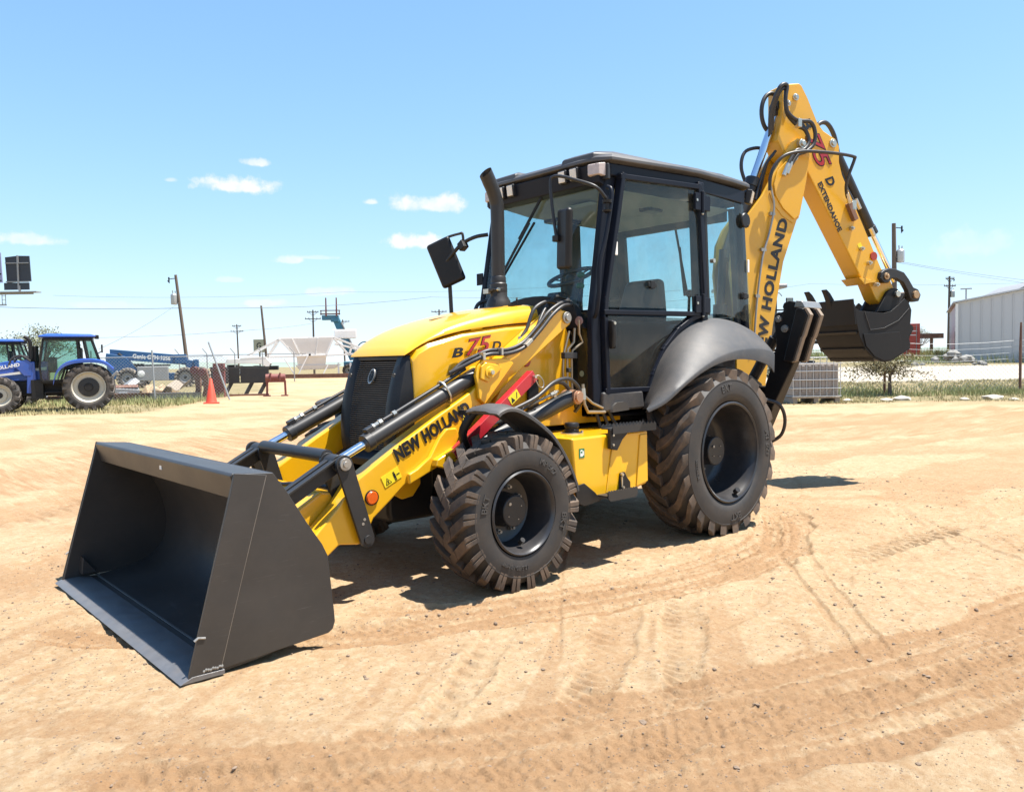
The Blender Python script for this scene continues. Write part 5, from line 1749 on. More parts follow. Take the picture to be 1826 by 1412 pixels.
tx.add([curve_on_boom(p) for p in v], f)
bpart('boom_lettering', tx, BLKL, BOM, smooth=0)
bpart('boom_pipe', MB().tube(spline([(.30, .165, 1.5), (.33, .172, 1.9), (.40, .172, 2.35), (.49, .172, 2.62), (.53, .19, 2.86), (.50, .19, 3.02), (.47, .20, 3.10)], 5), .011, 8), STEEL, BOM)
bpart('pipe_clip', MB().box((.415, .165, 2.44), (.06, .03, .03)).box((.52, .17, 2.80), (.06, .03, .03)).box((.34, .165, 1.98), (.05, .03, .03)), STEEL, BOM)
bpart('warning_sticker', MB().box((.13, .1515, 2.17), (.06, .002, .085)), STICK, BOM)
bpart('boom_bolt', MB().cyl((.15, .15, 2.52), (.15, .156, 2.52), .008, n=8).cyl((.13, .15, 2.34), (.13, .156, 2.34), .008, n=8), BLK, BOM)
# dipper (outer box with chamfered edges) and its extension
DIP = [(.70, 4.08), (.715, 4.115), (.92, 4.15), (.955, 4.13), (1.03, 4.02), (1.16, 3.78), (1.24, 3.70), (1.40, 3.63), (1.45, 3.56), (1.45, 3.40), (1.49, 3.27), (2.10, 2.20), (2.04, 2.16), (1.86, 2.14), (1.86, 2.17), (1.78, 2.16), (1.75, 2.19), (1.02, 3.27), (.86, 3.30), (.72, 3.42), (.64, 3.56), (.70, 3.80)]
dpm = MB().prism(DIP, 'y', -.112, .112)
DP = bpart('dipper', dpm, BOOMY, bevel=.028, seg=1, label='yellow extendable dipper arm hanging down behind the boom')
dd = Vector((2.10 - 1.49, 0, 2.20 - 3.27)).normalized()
dn = Vector((-dd.z, 0, dd.x))
if dn.x < 0:
    dn = -dn
wear = MB().loft([[tuple(Vector((1.52, .1125, 3.05)) + dn * a) for a in ((-.33), (-.12))] + [tuple(Vector((1.52, .122, 3.05)) + dn * a) for a in ((-.12), (-.33))], [tuple(Vector((2.0, .1125, 2.21)) + dn * a) for a in ((-.33), (-.12))] + [tuple(Vector((2.0, .122, 2.21)) + dn * a) for a in ((-.12), (-.33))]])
ext = MB().prism([(1.75, 2.36), (1.86, 2.20), (1.98, 1.98), (2.06, 1.93), (2.16, 1.97), (2.27, 2.05), (2.16, 2.24), (2.02, 2.34)], 'y', -.085, .085)
bpart('dipper_extension', ext, BOOMY, DP, bevel=.01)
bpart('dipper_lip', MB().prism([(1.70, 2.20), (1.78, 2.13), (1.86, 2.15), (1.87, 2.18)], 'y', -.13, .13), BOOMY, DP, bevel=.004)
for (s_, z_, r_) in ((.865, 4.00, .036), (.77, 3.93, .030), (1.35, 3.58, .045)):
    bpart('dipper_pin', MB().cyl((s_, -.14, z_), (s_, .128, z_), r_, n=18).cyl((s_, .125, z_), (s_, .142, z_), r_ * .6, n=8), ZINC, DP, bevel=.003)
for t, off in ((.70, -.20), (.95, -.18), (1.13, -.16), (1.38, -.18)):
    q = Vector((1.42, .112, 3.42)) + dd * t + dn * off
    bpart('adjuster_bolt', MB().cyl(q, q + Vector((0, .035, 0)), .022, n=8).cyl(q + Vector((0, .03, 0)), q + Vector((0, .055, 0)), .012, n=8), ZINC, DP)
q = Vector((1.42, .1125, 3.42)) + dd * 1.10 + dn * -.06
bpart('reflector', MB().cyl(q, q + Vector((0, .014, 0)), .045, n=24), REDR, DP, label='round red reflector on the dipper')
q = Vector((1.42, .1125, 3.42)) + dd * .92 + dn * -.17
bpart('warning_sticker', MB().bar(q - dd * .03, q + dd * .03, .003, .05, up=dn), STICK, DP)
# dipper lettering runs down its length
lt_ = MB()


def on_dipper(text, t, off, length, height, shear=0.0, offs=.03, lift=0.0, mbx=None):
    v, f = text_geo(text, 1, 1, offset=offs, shear=shear, spacing=1.03)
    xs_ = [p[0] for p in v]
    ys_ = [p[1] for p in v]
    cx, cy = (max(xs_) + min(xs_)) / 2, (max(ys_) + min(ys_)) / 2
    kx, ky = length / (max(xs_) - min(xs_)), height / (max(ys_) - min(ys_))
    q = Vector((1.42, .114 + lift, 3.42)) + dd * t + dn * off
    mbx.add([tuple(q + dd * ((p[0] - cx) * kx) + dn * ((p[1] - cy) * ky) + Vector((0, p[2] * .003, 0))) for p in v], f)
    return mbx


bpart('dipper_lettering', on_dipper('D', .15, -.20, .10, .11, .2, .035, 0, on_dipper('B', -.49, -.19, .12, .12, .2, .035, 0, MB())), BLKL, DP, smooth=0)
bpart('model_outline', on_dipper('75', -.19, -.19, .40, .195, .25, .03, 0, MB()), BLKL, DP, smooth=0)
bpart('model_number', on_dipper('75', -.19, -.19, .375, .175, .25, .0, .003, MB()), REDL, DP, smooth=0)
bpart('dipper_lettering', on_dipper('EXTENDAHOE', .38, -.335, .56, .062, 0, .035, 0, MB()), BLKL, DP, smooth=0)
# cylinders
c_ = bpart('dipper_cylinder', MB().cyl((.10, 0, 2.35), (.40, 0, 3.10), .066, n=22).cyl((.395, 0, 3.088), (.43, 0, 3.175), .076, n=22), CHAR, bevel=.004)
bpart('cylinder_rod', MB().cyl((.41, 0, 3.13), (.735, 0, 3.90), .040, n=20), CHROME, c_)
bpart('rod_eye', MB().cyl((.74, -.07, 3.92), (.74, .07, 3.92), .062, n=20).box((.715, 0, 3.87), (.10, .10, .10)), CHAR, c_, bevel=.01)
c_ = bpart('bucket_cylinder', MB().cyl((1.51, 0, 3.50), (2.00, 0, 2.72), .056, n=22).cyl((1.97, 0, 2.765), (2.02, 0, 2.69), .064, n=22), CHAR, bevel=.004)
bpart('cylinder_rod', MB().cyl((2.0, 0, 2.72), (2.34, 0, 2.19), .030, n=18).cyl((1.50, .09, 3.40), (2.2, .10, 2.30), .0, n=6) if False else MB().cyl((2.0, 0, 2.72), (2.34, 0, 2.19), .030, n=18), CHROME, c_)
bpart('port_fitting', MB().cyl((1.72, .06, 3.04), (1.78, .06, 2.94), .020, n=8).cyl((1.93, .06, 2.74), (1.98, .06, 2.66), .022, n=8), ZINC, c_)
c_ = bpart('extension_cylinder', MB().cyl((1.66, -.10, 2.85), (1.95, -.10, 2.35), .03), CHROME)
c_ = bpart('boom_cylinder', MB().cyl((-.02, .0, 1.05), (.02, 0, 1.9), .07).cyl((.02, 0, 1.9), (.06, 0, 2.45), .04), CHAR)
# hoses at the boom tip
for pts, r_ in (([(.62, .05, 3.66), (.60, .10, 3.86), (.63, .16, 4.02), (.70, .16, 4.05), (.70, .16, 3.92), (.73, .16, 3.80), (.84, .17, 3.70), (.93, .18, 3.66), (.97, .19, 3.55), (.90, .2, 3.46), (.80, .2, 3.44), (.74, .2, 3.36), (.70, .2, 3.30)], .020),
                ([(.60, .05, 3.62), (.57, .10, 3.84), (.61, .18, 4.05), (.70, .18, 4.08), (.685, .18, 3.95), (.71, .18, 3.82), (.82, .19, 3.745), (.98, .20, 3.74), (1.04, .2, 3.64), (1.02, .2, 3.52), (.92, .2, 3.44), (.82, .2, 3.40), (.74, .2, 3.30)], .020),
                ([(.47, .20, 3.02), (.46, .22, 3.14), (.50, .24, 3.26), (.60, .27, 3.36), (.80, .29, 3.41), (1.05, .30, 3.42), (1.28, .30, 3.42), (1.46, .29, 3.41), (1.48, .28, 3.385), (1.43, .25, 3.22), (1.43, .22, 3.12), (1.48, .18, 3.04), (1.53, .16, 2.99)], .0165),
                ([(1.22, .0, 3.68), (1.27, .0, 3.80), (1.38, .0, 3.82), (1.48, .0, 3.70), (1.54, .0, 3.48), (1.60, .02, 3.2), (1.70, .05, 3.0)], .024),
                ([(.42, -.08, 3.10), (.36, -.10, 3.30), (.40, -.10, 3.46), (.55, -.1, 3.52), (.66, -.08, 3.50)], .018),
                ([(.45, .05, 2.95), (.50, .05, 3.15), (.56, .06, 3.34), (.66, .06, 3.46)], .014),
                ([(.40, .07, 2.95), (.46, .07, 3.15), (.53, .08, 3.32), (.62, .08, 3.42)], .014)):
    bpart('hydraulic_hose', MB().tube(spline(pts, 6), r_, 10), HOSE)
drum = []
for k in range(22):
    a = R(70 + 200 * k / 21)
    drum.append((.68 + .13 * math.cos(a), -.02, 3.86 + .20 * math.sin(a)))
bpart('hydraulic_hose', MB().tube(drum, .022, 10), HOSE)
bpart('hose_clamp', MB().box((.835, .19, 3.715), (.045, .06, .085)).box((1.60, .14, 2.95), (.06, .05, .10)), ZINC, bevel=.004)
bpart('valve_block', MB().bar((1.54, .14, 2.97), (1.635, .14, 2.80), .05, .055), mat('brown_block', (.20, .10, .06), .5), bevel=.004)
bpart('hose_fitting', MB().cyl((.70, .2, 3.30), (.64, .2, 3.18), .022, n=8).cyl((.74, .2, 3.32), (.68, .2, 3.20), .022, n=8).cyl((1.47, .19, 3.06), (1.54, .155, 2.97), .020, n=8), ZINC)
# linkage
arc_o = [(2.03, 2.29), (2.10, 2.31), (2.20, 2.30), (2.31, 2.27), (2.38, 2.20), (2.45, 2.11), (2.52, 2.09), (2.56, 2.03), (2.53, 1.96), (2.46, 1.95), (2.40, 1.99), (2.36, 2.08), (2.30, 2.16), (2.20, 2.20), (2.13, 2.20), (2.09, 2.15), (2.02, 2.15), (1.97, 2.20), (1.98, 2.26)]
for yy in (.10, -.16):
    LK = bpart('bucket_linkage', MB().prism(arc_o, 'y', yy, yy + .06), CHAR, bevel=.01)
bpart('linkage_pin', MB().cyl((2.05, -.18, 2.22), (2.05, .175, 2.22), .036, n=18).cyl((2.05, .17, 2.22), (2.05, .195, 2.22), .018, n=8).cyl((2.47, -.18, 2.03), (2.47, .185, 2.03), .042, n=18), mat('bronze_pin', (.42, .28, .16), .4, metal=.6), bevel=.003)
bpart('bucket_tie', MB().prism([(2.42, 2.06), (2.51, 2.04), (2.50, 1.96), (2.34, 1.72), (2.27, 1.66), (2.22, 1.72), (2.36, 1.98)], 'y', -.07, .07), CHAR, bevel=.01)
# digging bucket
DW = .305
shell = [(1.455, 1.90), (1.47, 1.80), (1.485, 1.70), (1.52, 1.58), (1.58, 1.47), (1.68, 1.37), (1.80, 1.315), (1.93, 1.315), (2.06, 1.36), (2.17, 1.45), (2.23, 1.56), (2.24, 1.70), (2.20, 1.86)]
shl = [(p.x, p.y) for p in spline([(a, b, 0) for a, b in shell], 3)]
inn = []
for i, p in enumerate(shl):
    a, b = shl[max(0, i - 1)], shl[min(len(shl) - 1, i + 1)]
    t = Vector((b[0] - a[0], b[1] - a[1])).normalized()
    inn.append((p[0] - t.y * .014, p[1] + t.x * .014))
DB = bpart('digging_bucket', MB().loft([[(p[0], -DW, p[1]), (p[0], DW, p[1]), (q[0], DW, q[1]), (q[0], -DW, q[1])] for p, q in zip(shl, inn)]), DARKB, smooth=40, label='charcoal toothed digging bucket curled upward at the end of the dipper')
DSIDE = [(1.45, 1.87), (1.475, 1.72), (1.52, 1.57), (1.60, 1.44), (1.72, 1.34), (1.82, 1.305), (1.95, 1.31), (2.22, 1.435), (2.225, 1.50), (2.20, 1.56), (2.245, 1.60), (2.255, 1.66), (2.225, 1.70), (2.24, 1.85), (2.20, 1.93), (2.14, 1.97), (2.05, 1.90), (1.95, 1.835), (1.85, 1.815), (1.52, 1.835)]
for s in (1, -1):
    sd = bpart('side_plate', MB().prism(DSIDE, 'y', s * (DW - .002), s * (DW + .014)), DARKB, DB, bevel=.003)
    bpart('side_wear_plate', MB().prism([(1.56, 1.60), (1.60, 1.47), (1.72, 1.36), (1.84, 1.318), (1.95, 1.325), (2.10, 1.40), (2.06, 1.62), (1.72, 1.60)], 'y', s * (DW + .0145), s * (DW + .024)), DARKB, DB, bevel=.002)
    bpart('weld_bead', MB().tube([(1.58, s * (DW + .018), 1.83), (1.66, s * (DW + .018), 1.64), (1.85, s * (DW + .018), 1.66), (2.05, s * (DW + .018), 1.74), (2.20, s * (DW + .018), 1.87)], .003, 6), mat('dull_weld', (.06, .058, .056), .5), DB)
    bpart('bucket_ear', MB().prism([(1.95, 1.84), (2.10, 2.06), (2.18, 2.10), (2.25, 2.09), (2.28, 2.02), (2.24, 1.85)], 'y', s * .115 - .018, s * .115 + .018), DARKB, DB, bevel=.006)
for (s0, z0) in ((1.500, 1.62), (1.60, 1.445), (1.735, 1.335)):
    bpart('wear_bar', MB().bar((s0 - .012, -DW, z0 - .008), (s0 - .012, DW, z0 - .008), .03, .012, up=(.8, 0, .5)), BLK, DB, bevel=.002)
bpart('bucket_lip', MB().prism([(1.425, 1.95), (1.44, 1.96), (1.482, 1.70), (1.462, 1.69)], 'y', -DW - .012, DW + .012), DARKB, DB, bevel=.003)
for yy in (-.28, -.02, .24)[:2]:
    tm = MB().loft([[(1.44, yy - .035, 1.86), (1.44, yy + .035, 1.86), (1.475, yy + .035, 1.87), (1.475, yy - .035, 1.87)],
                    [(1.41, yy - .036, 1.97), (1.41, yy + .036, 1.97), (1.47, yy + .036, 1.97), (1.47, yy - .036, 1.97)],
                    [(1.375, yy - .028, 2.03), (1.375, yy + .028, 2.03), (1.425, yy + .028, 2.04), (1.425, yy - .028, 2.04)],
                    [(1.355, yy - .034, 2.075), (1.355, yy + .034, 2.075), (1.37, yy + .034, 2.08), (1.37, yy - .034, 2.08)]])
    bpart('tooth', tm, DARKB, DB, bevel=.004)
bpart('bucket_pin', MB().cyl((2.225, -.16, 2.035), (2.225, .165, 2.035), .034, n=18).cyl((2.27, -.14, 1.66), (2.27, .335, 1.62), .026, n=18) if False else MB().cyl((2.225, -.16, 2.035), (2.225, .165, 2.035), .034, n=18), ZINC, DB, bevel=.003)
bpart('lifting_eye', MB().lathe([(.018, -.02), (.040, -.02), (.040, .02), (.018, .02)], (2.255, DW - .03, 1.655), n=20, closed=True), DARKB, DB)

# ================================================================== the yard around the machine (local x right, y away, z up)
def yt(name, label, cat, u, v, rz=0.0, group=None):
    return thing(name, label, cat, Y(u, v), YROT + rz, group)


BLUE = mat('blue_paint', (0.009, 0.065, 0.32), 0.35, var=0.08, scale=3, coat=0.3, dust=0.12)
GBLUE = mat('telehandler_blue', (0.006, 0.075, 0.20), 0.45, var=0.12, scale=2, dust=0.08)
CREAM = mat('cream_rim', (0.48, 0.44, 0.36), 0.5, var=0.1, scale=8, dust=0.2)
WHT = mat('white_paint', (0.72, 0.70, 0.67), 0.5, var=0.06, scale=1.5, dust=0.12, dustcol=(0.5, 0.42, 0.33))
GREY = mat('grey_steel', (0.28, 0.28, 0.28), 0.5, metal=0.3, var=0.15, scale=5, dust=0.2)
GALV = mat('galvanised_steel', (0.42, 0.43, 0.43), 0.42, metal=0.6, var=0.12, scale=8)
RUST = mat('rusty_steel', (0.13, 0.055, 0.035), 0.8, var=0.35, scale=6, dust=0.3)
DRED = mat('dark_red_paint', (0.16, 0.030, 0.026), 0.55, var=0.2, scale=6, dust=0.2)
WOOD = mat('weathered_pole_wood', (0.12, 0.088, 0.066), 0.85, var=0.25, scale=3, bump=0.4, bscale=30)
PLANK = mat('grey_plank', (0.27, 0.22, 0.17), 0.85, var=0.25, scale=3)
WIREM = mat('power_cable', (0.10, 0.11, 0.12), 0.6, var=0.1)
TARP = mat('tan_tarp', (0.42, 0.30, 0.18), 0.8, var=0.2, scale=3)
FLAT = mat('dark_back_panel', (0.035, 0.04, 0.05), 0.7, var=0.2, scale=0.6)
FARG = glass('far_cab_glass', (0.70, 0.84, 0.80))
ORNG = mat('cone_orange', (0.60, 0.055, 0.022), 0.5, var=0.1, scale=4, dust=0.15)
BTYRE = mat('yard_tyre_rubber', (0.035, 0.032, 0.030), 0.8, var=0.25, scale=6, dust=0.6, dustcol=(0.16, 0.12, 0.09))
MUDT = mat('mud_caked_tread', (0.38, 0.32, 0.25), 0.9, var=0.25, scale=9)


def plain_wheel(parent, c, Rw, half, rim, rimmat, lugs=18, tyremat=None, name='wheel'):
    tyremat = tyremat or BTYRE
    S = Rw - .04 - rim
    prof = [(rim, half * .7), (rim + .15 * S, half * .95), (rim + .5 * S, half), (rim + .85 * S, half * .9), (Rw - .04, half * .65), (Rw - .035, 0)]
    prof = prof + [(r_, -h) for r_, h in prof[-2::-1]]
    rp = [(rim + .005, -half * .78), (rim - .02, -half * .80), (rim - .04, -half * .70), (rim * .86, -half * .35), (rim * .62, -half * .25), (rim * .58, -half * .45), (rim * .3, -half * .5), (0, -half * .5)]
    w = obj(name, MB().lathe(rp, n=32), rimmat, parent, smooth=40)
    w.location = c
    obj('tyre', MB().lathe(prof, n=40), BTYRE, w, smooth=50)
    tr = MB()
    for sd in (1, -1):
        for k in range(lugs):
            a0 = 2 * math.pi * (k + (.5 if sd < 0 else 0)) / lugs
            rg = []
            for t in (-.05, .5, 1.02):
                a = a0 - .30 * t
                y = sd * half * t
                rt = Rw - .03 * t * t
                rb = rt - .07 - (.06 if t > .9 else 0)
                w0, w1 = .06 / Rw, .045 / Rw
                rg.append([(rb * math.cos(a - w0), y, rb * math.sin(a - w0)), (rt * math.cos(a - w1), y, rt * math.sin(a - w1)), (rt * math.cos(a + w1), y, rt * math.sin(a + w1)), (rb * math.cos(a + w0), y, rb * math.sin(a + w0))])
            tr.loft(rg)
    obj('tread', tr, tyremat, w, smooth=40)
    if rimmat is CREAM and Rw > .7:
        obj('wheel_disc', MB().lathe([(rim * .62, -half * .30), (rim * .60, -half * .47), (rim * .3, -half * .52), (0, -half * .52)], n=24), CHAR, w, smooth=40)
    obj('hub', MB().lathe([(0, -half * .62), (rim * .24, -half * .62), (rim * .28, -half * .5), (rim * .28, -half * .3)], n=20), BLK, w)
    return w


# ---- blue tractors, facing left
def make_tractor(label, u, v):
    t = yt('tractor', label, 'tractor', u, v, group='blue tractors parked at the left edge')
    for yy, sgn in ((-.80, 1), (.80, -1)):
        w = plain_wheel(t, (0, yy, .76), .77, .23, .50, CREAM, 18)
        w.rotation_euler = (0, .2, 0 if sgn > 0 else math.pi)
        w = plain_wheel(t, (-2.45, yy, .57), .58, .19, .34, CREAM, 16)
        w.rotation_euler = (0, .5, 0 if sgn > 0 else math.pi)
        fo = [(-.98, .95), (-.90, 1.25), (-.70, 1.50), (-.38, 1.63), (.10, 1.66), (.48, 1.58), (.74, 1.36)]
        fs = spline([(a, b, 0) for a, b in fo], 4)
        rg = []
        for p in fs:
            y0 = yy - sgn * .24
            rg.append([(p.x, y0, p.y - .10), (p.x, y0, p.y - .01), (p.x, y0 + sgn * .05, p.y + .02), (p.x, y0 + sgn * .48, p.y + .02), (p.x, y0 + sgn * .48, p.y - .03), (p.x, y0 + sgn * .05, p.y - .05)])
        obj('fender', MB().loft(rg), BLUE, t, smooth=40)
    hood = MB().loft([[(-1.15, -.33, 1.0), (-1.15, .33, 1.0), (-1.15, .30, 1.62), (-1.15, -.30, 1.62)], [(-2.6, -.32, .98), (-2.6, .32, .98), (-2.6, .26, 1.52), (-2.6, -.26, 1.52)], [(-3.5, -.30, .95), (-3.5, .30, .95), (-3.42, .20, 1.36), (-3.42, -.20, 1.36)]])
    obj('hood', hood, BLUE, t, bevel=.05)
    obj('hood_stripe', MB().prism([(-1.2, 1.34), (-1.75, 1.30), (-1.75, 1.36), (-1.2, 1.44)], 'y', -.345, -.325).prism([(-1.9, 1.22), (-2.5, 1.16), (-2.5, 1.22), (-1.9, 1.30)], 'y', -.345, -.325), WHITEP, t)
    obj('chassis', MB().box((-1.3, 0, .75), (3.6, .5, .5)).box((-2.45, 0, .57), (.3, 1.3, .22)).box((0, 0, .76), (.3, 1.3, .3)), BLK, t, bevel=.03)
    obj('battery_box', MB().box((-1.45, -.50, .72), (.34, .35, .62)).box((-1.0, -.55, .62), (.5, .3, .04)).box((-1.0, -.55, .42), (.5, .3, .04)).box((-1.24, -.55, .52), (.03, .3, .24)), BLK, t, bevel=.01)
    cab = MB()
    for yy in (-.72, .72):
        frame_path(cab, [(-1.32, yy, .98), (-1.36, yy, 1.45), (-1.24, yy, 2.30), (.10, yy, 2.34), (.32, yy, 1.60), (-.20, yy, 1.68), (-.62, yy, 1.50), (-.78, yy, .98)], .07, .06, True)
        frame_path(cab, [(-.12, yy, 2.3), (-.02, yy, 1.68)], .10, .06)
        frame_path(cab, [(-.30, yy, 2.3), (-.26, yy, 1.70)], .05, .06)
    cab.box((-.55, 0, 2.32), (1.4, 1.5, .07)).box((-.6, 0, .95), (1.4, 1.4, .10))
    C_ = obj('cab', cab, BLK, t, bevel=.008)
    for yy in (-.725, .725):
        pane('window_pane', [(-1.31, yy, 1.02), (-1.33, yy, 1.45), (-1.22, yy, 2.27), (-.31, yy, 2.28), (-.26, yy, 1.68), (-.62, yy, 1.48), (-.76, yy, 1.02)], C_, FARG)
        pane('window_pane', [(-.09, yy, 2.27), (.08, yy, 2.28), (.28, yy, 1.64), (.0, yy, 1.67)], C_, FARG)
    pane('window_pane', [(-1.24, -.7, 2.28), (-1.24, .7, 2.28), (-1.36, .7, 1.5), (-1.36, -.7, 1.5)], C_, FARG)
    obj('seat', MB().box((-.45, 0, 1.45), (.5, .5, .25)).box((-.25, 0, 1.75), (.16, .5, .6)).box((-1.05, 0, 1.5), (.25, .5, .5)), SEAT, t, bevel=.04)
    obj('roof', MB().loft([[(-1.36, -.80, 2.36), (-1.36, .80, 2.36), (.24, .80, 2.37), (.24, -.80, 2.37)], [(-1.38, -.82, 2.42), (-1.38, .82, 2.42), (.26, .82, 2.42), (.26, -.82, 2.42)], [(-1.1, -.6, 2.50), (-1.1, .6, 2.50), (.1, .6, 2.48), (.1, -.6, 2.48)]]), BLUE, t, bevel=.03)
    obj('work_lamp', MB().box((.28, -.70, 2.38), (.12, .16, .13)), BLK, t, bevel=.02)
    obj('exhaust', MB().tube(spline([(-1.62, -.45, 1.35), (-1.62, -.45, 1.95), (-1.62, -.45, 2.22), (-1.70, -.45, 2.36), (-1.78, -.45, 2.40)], 4), .055, 12).cyl((-1.50, -.30, 1.4), (-1.50, -.30, 2.1), .10), BLK, t)
    obj('mirror', MB().box((.42, -.85, 2.0), (.05, .16, .26)).bar((.30, -.75, 1.85), (.42, -.85, 1.92), .03, .03), BLK, t, bevel=.01)
    for yy in (-.58, .58):
        ar = obj('loader_arm', MB().prism([(-1.55, 1.55), (-1.70, 1.68), (-1.95, 1.60), (-3.6, 1.30), (-4.0, .55), (-3.85, .50), (-3.45, 1.12), (-2.0, 1.40), (-1.8, 1.15), (-1.6, 1.15)], 'y', yy - .06, yy + .06), BLUE, t, bevel=.02)
        if yy < 0:
            obj('arm_lettering', put_text(MB(), 'NEW HOLLAND', (-2.45, yy - .063, 1.425), (1, 0, .18), (-.18, 0, 1), 1, .004, fit=(1.1, .11), offset=.03), WHITEP, ar, smooth=0)
        obj('loader_post', MB().prism([(-1.75, .6), (-1.45, .6), (-1.5, 1.6), (-1.7, 1.6)], 'y', yy - .05, yy + .05), BLUE, t, bevel=.02)
        obj('arm_hose', MB().tube(spline([(-1.6, yy - .05, 1.62), (-1.85, yy - .05, 1.80), (-2.1, yy - .05, 1.72), (-2.2, yy - .05, 1.5)], 4), .03, 8), HOSE, t)
    obj('hitch', MB().bar((.5, -.3, .9), (.85, -.3, 1.25), .06, .08).bar((.5, .3, .9), (.85, .3, 1.25), .06, .08).box((.45, 0, .7), (.3, .5, .5)), GREY, t, bevel=.02)
    return t


trA = make_tractor('blue cab tractor with cream wheel rims seen whole beside the fence', -14.05, 26.5)
trA.rotation_euler.z += R(26)
trB = copy_tree(trA)
trB.location = Y(-18.45, 29.9)
trB['label'] = 'blue tractor cut off by the left edge of the photo, behind the other tractor'

# ---- blue telehandler with its boom lowered
th_ = yt('telehandler', 'blue telehandler with lowered boom behind the chain link fence', 'telehandler', -24.0, 54.6, R(20))
for x, y in ((-2.0, -1.0), (1.55, -1.0), (-2.0, 1.2), (1.55, 1.2)):
    w = plain_wheel(th_, (x + (.6 if y > 0 else 0) + (.35 if x > 0 and y > 0 else 0), y, .66), .70, .25, .36, GREY, 16, MUDT)
obj('boom', MB().loft([[(-3.1, -.35, 1.95), (-3.1, .25, 1.95), (-3.1, .25, 2.62), (-3.1, -.35, 2.62)], [(1.1, -.35, 1.55), (1.1, .25, 1.55), (1.1, .25, 2.20), (1.1, -.35, 2.20)]]), GBLUE, th_, bevel=.02)
obj('boom_tip', MB().loft([[(1.05, -.28, 1.60), (1.05, .18, 1.60), (1.05, .18, 2.12), (1.05, -.28, 2.12)], [(1.7, -.26, 1.45), (1.7, .16, 1.45), (1.7, .16, 2.0), (1.7, -.26, 2.0)]]).box((1.25, -.05, 1.92), (.75, .75, .62)).prism([(1.55, 1.9), (2.2, 1.75), (2.35, .35), (2.0, .35), (1.6, 1.4)], 'y', -.4, .3), GBLUE, th_, bevel=.02)
obj('carriage', MB().prism([(2.05, 1.86), (2.40, 1.86), (2.42, 1.2), (2.2, 1.2)], 'y', -.55, .5).box((2.35, -.05, .45), (.1, 1.0, .9)), GBLUE, th_, bevel=.02)
obj('boom_lettering', put_text(MB(), 'Genie GTH-1056', (-.55, -.356, 2.05), (1, 0, -.085), (.085, 0, 1), 1, .004, fit=(2.35, .30), offset=.03), WHITEP, th_, smooth=0)
obj('rear_frame', MB().prism([(-3.2, .6), (-2.4, .6), (-1.4, 1.2), (-2.2, 2.15), (-3.3, 2.35), (-3.35, 2.0)], 'y', -.55, .5), GBLUE, th_, bevel=.03)
obj('engine_box', MB().box((-.45, -1.0, .95), (1.9, .7, .95)), GREY, th_, bevel=.04)
obj('chassis', MB().box((-.2, 0, .72), (4.2, 1.2, .5)).box((2.0, .2, .5), (1.0, 1.2, .5)), GBLUE, th_, bevel=.03)
obj('lift_cylinder', MB().cyl((-2.6, -.42, 2.3), (-1.3, -.42, 1.1), .13), BLK, th_)
obj('engine_mark', MB().lathe([(0, -.01), (.20, -.01), (.22, 0)], (-1.15, -1.36, .95), n=20), WHITEP, th_)
obj('hydraulic_lines', MB().box((-.2, -.2, 1.50), (1.6, .4, .12)).box((-1.4, 0, 1.5), (.7, .5, .25)), BLK, th_, bevel=.03)

# ---- white bottom-dump trailer
tl = yt('dump_trailer', 'white bottom-dump trailer with open truss frame beyond the dirt yard', 'trailer', -22.0, 85, R(13))
hop = MB()
for yy in (-1.1,):
    hop.loft([[(-2.2, -1.2, 4.3), (-2.2, 1.2, 4.3), (2.6, 1.2, 4.45), (2.6, -1.2, 4.45)], [(-.75, -1.1, 2.45), (-.75, 1.1, 2.45), (1.95, 1.1, 2.5), (1.95, -1.1, 2.5)], [(-.65, -.7, 1.35), (-.65, .7, 1.35), (1.85, .7, 1.4), (1.85, -.7, 1.4)]])
obj('hopper', hop, WHT, tl, bevel=.03)
for x in (-.9, 1.0):
    obj('hopper_rib', MB().bar((x * 1.2, -1.22, 4.3), (x * .7 + .25, -1.13, 2.45), .06, .10), WHT, tl)
obj('belly_tub', MB().loft([[(-.9, -.8, 1.42), (-.9, .8, 1.42), (3.3, .8, 1.42), (3.3, -.8, 1.42)], [(-.5, -.6, .85), (-.5, .6, .85), (2.6, .6, .95), (2.6, -.6, .95)]]), WHT, tl, bevel=.05)
for yy in (-1.15, 1.15):
    for k, (a, b) in enumerate((((-2.2, 4.25), (-5.0, 2.5)), ((-2.3, 4.2), (-3.3, 2.3)), ((-2.2, 4.2), (-.85, 2.4)), ((2.6, 4.35), (1.9, 2.45)), ((2.6, 4.35), (4.0, 2.4)), ((2.6, 4.4), (5.5, 3.0)), ((4.0, 2.4), (4.3, 3.6)), ((-3.3, 2.3), (1.9, 2.45)), ((1.9, 2.42), (5.6, 2.6)), ((-5.6, 2.2), (-3.3, 2.3)), ((2.7, 3.7), (5.2, 2.95)))):
        obj('truss_bar', MB().bar((a[0], yy, a[1]), (b[0], yy, b[1]), .12, .16), WHT, tl, bevel=.01)
obj('rear_deck', MB().prism([(-6.9, 1.65), (-6.8, 2.15), (-3.4, 2.2), (-3.0, 1.7), (-3.2, 1.15), (-3.9, 1.6), (-5.0, 1.65), (-5.6, 1.65)], 'y', -1.2, 1.2), WHT, tl, bevel=.04)
obj('tread_plate', MB().box((-6.4, 0, 1.3), (.8, 2.0, .5)).box((-4.0, 0, 1.15), (3.2, 1.9, .45)), BLK, tl, bevel=.03)
for x in (-5.75, -4.35, 4.9):
    for yy in (-1.0, 1.0):
        plain_wheel(tl, (x, yy, .53 + .35), .55, .22, .28, GREY, 12)
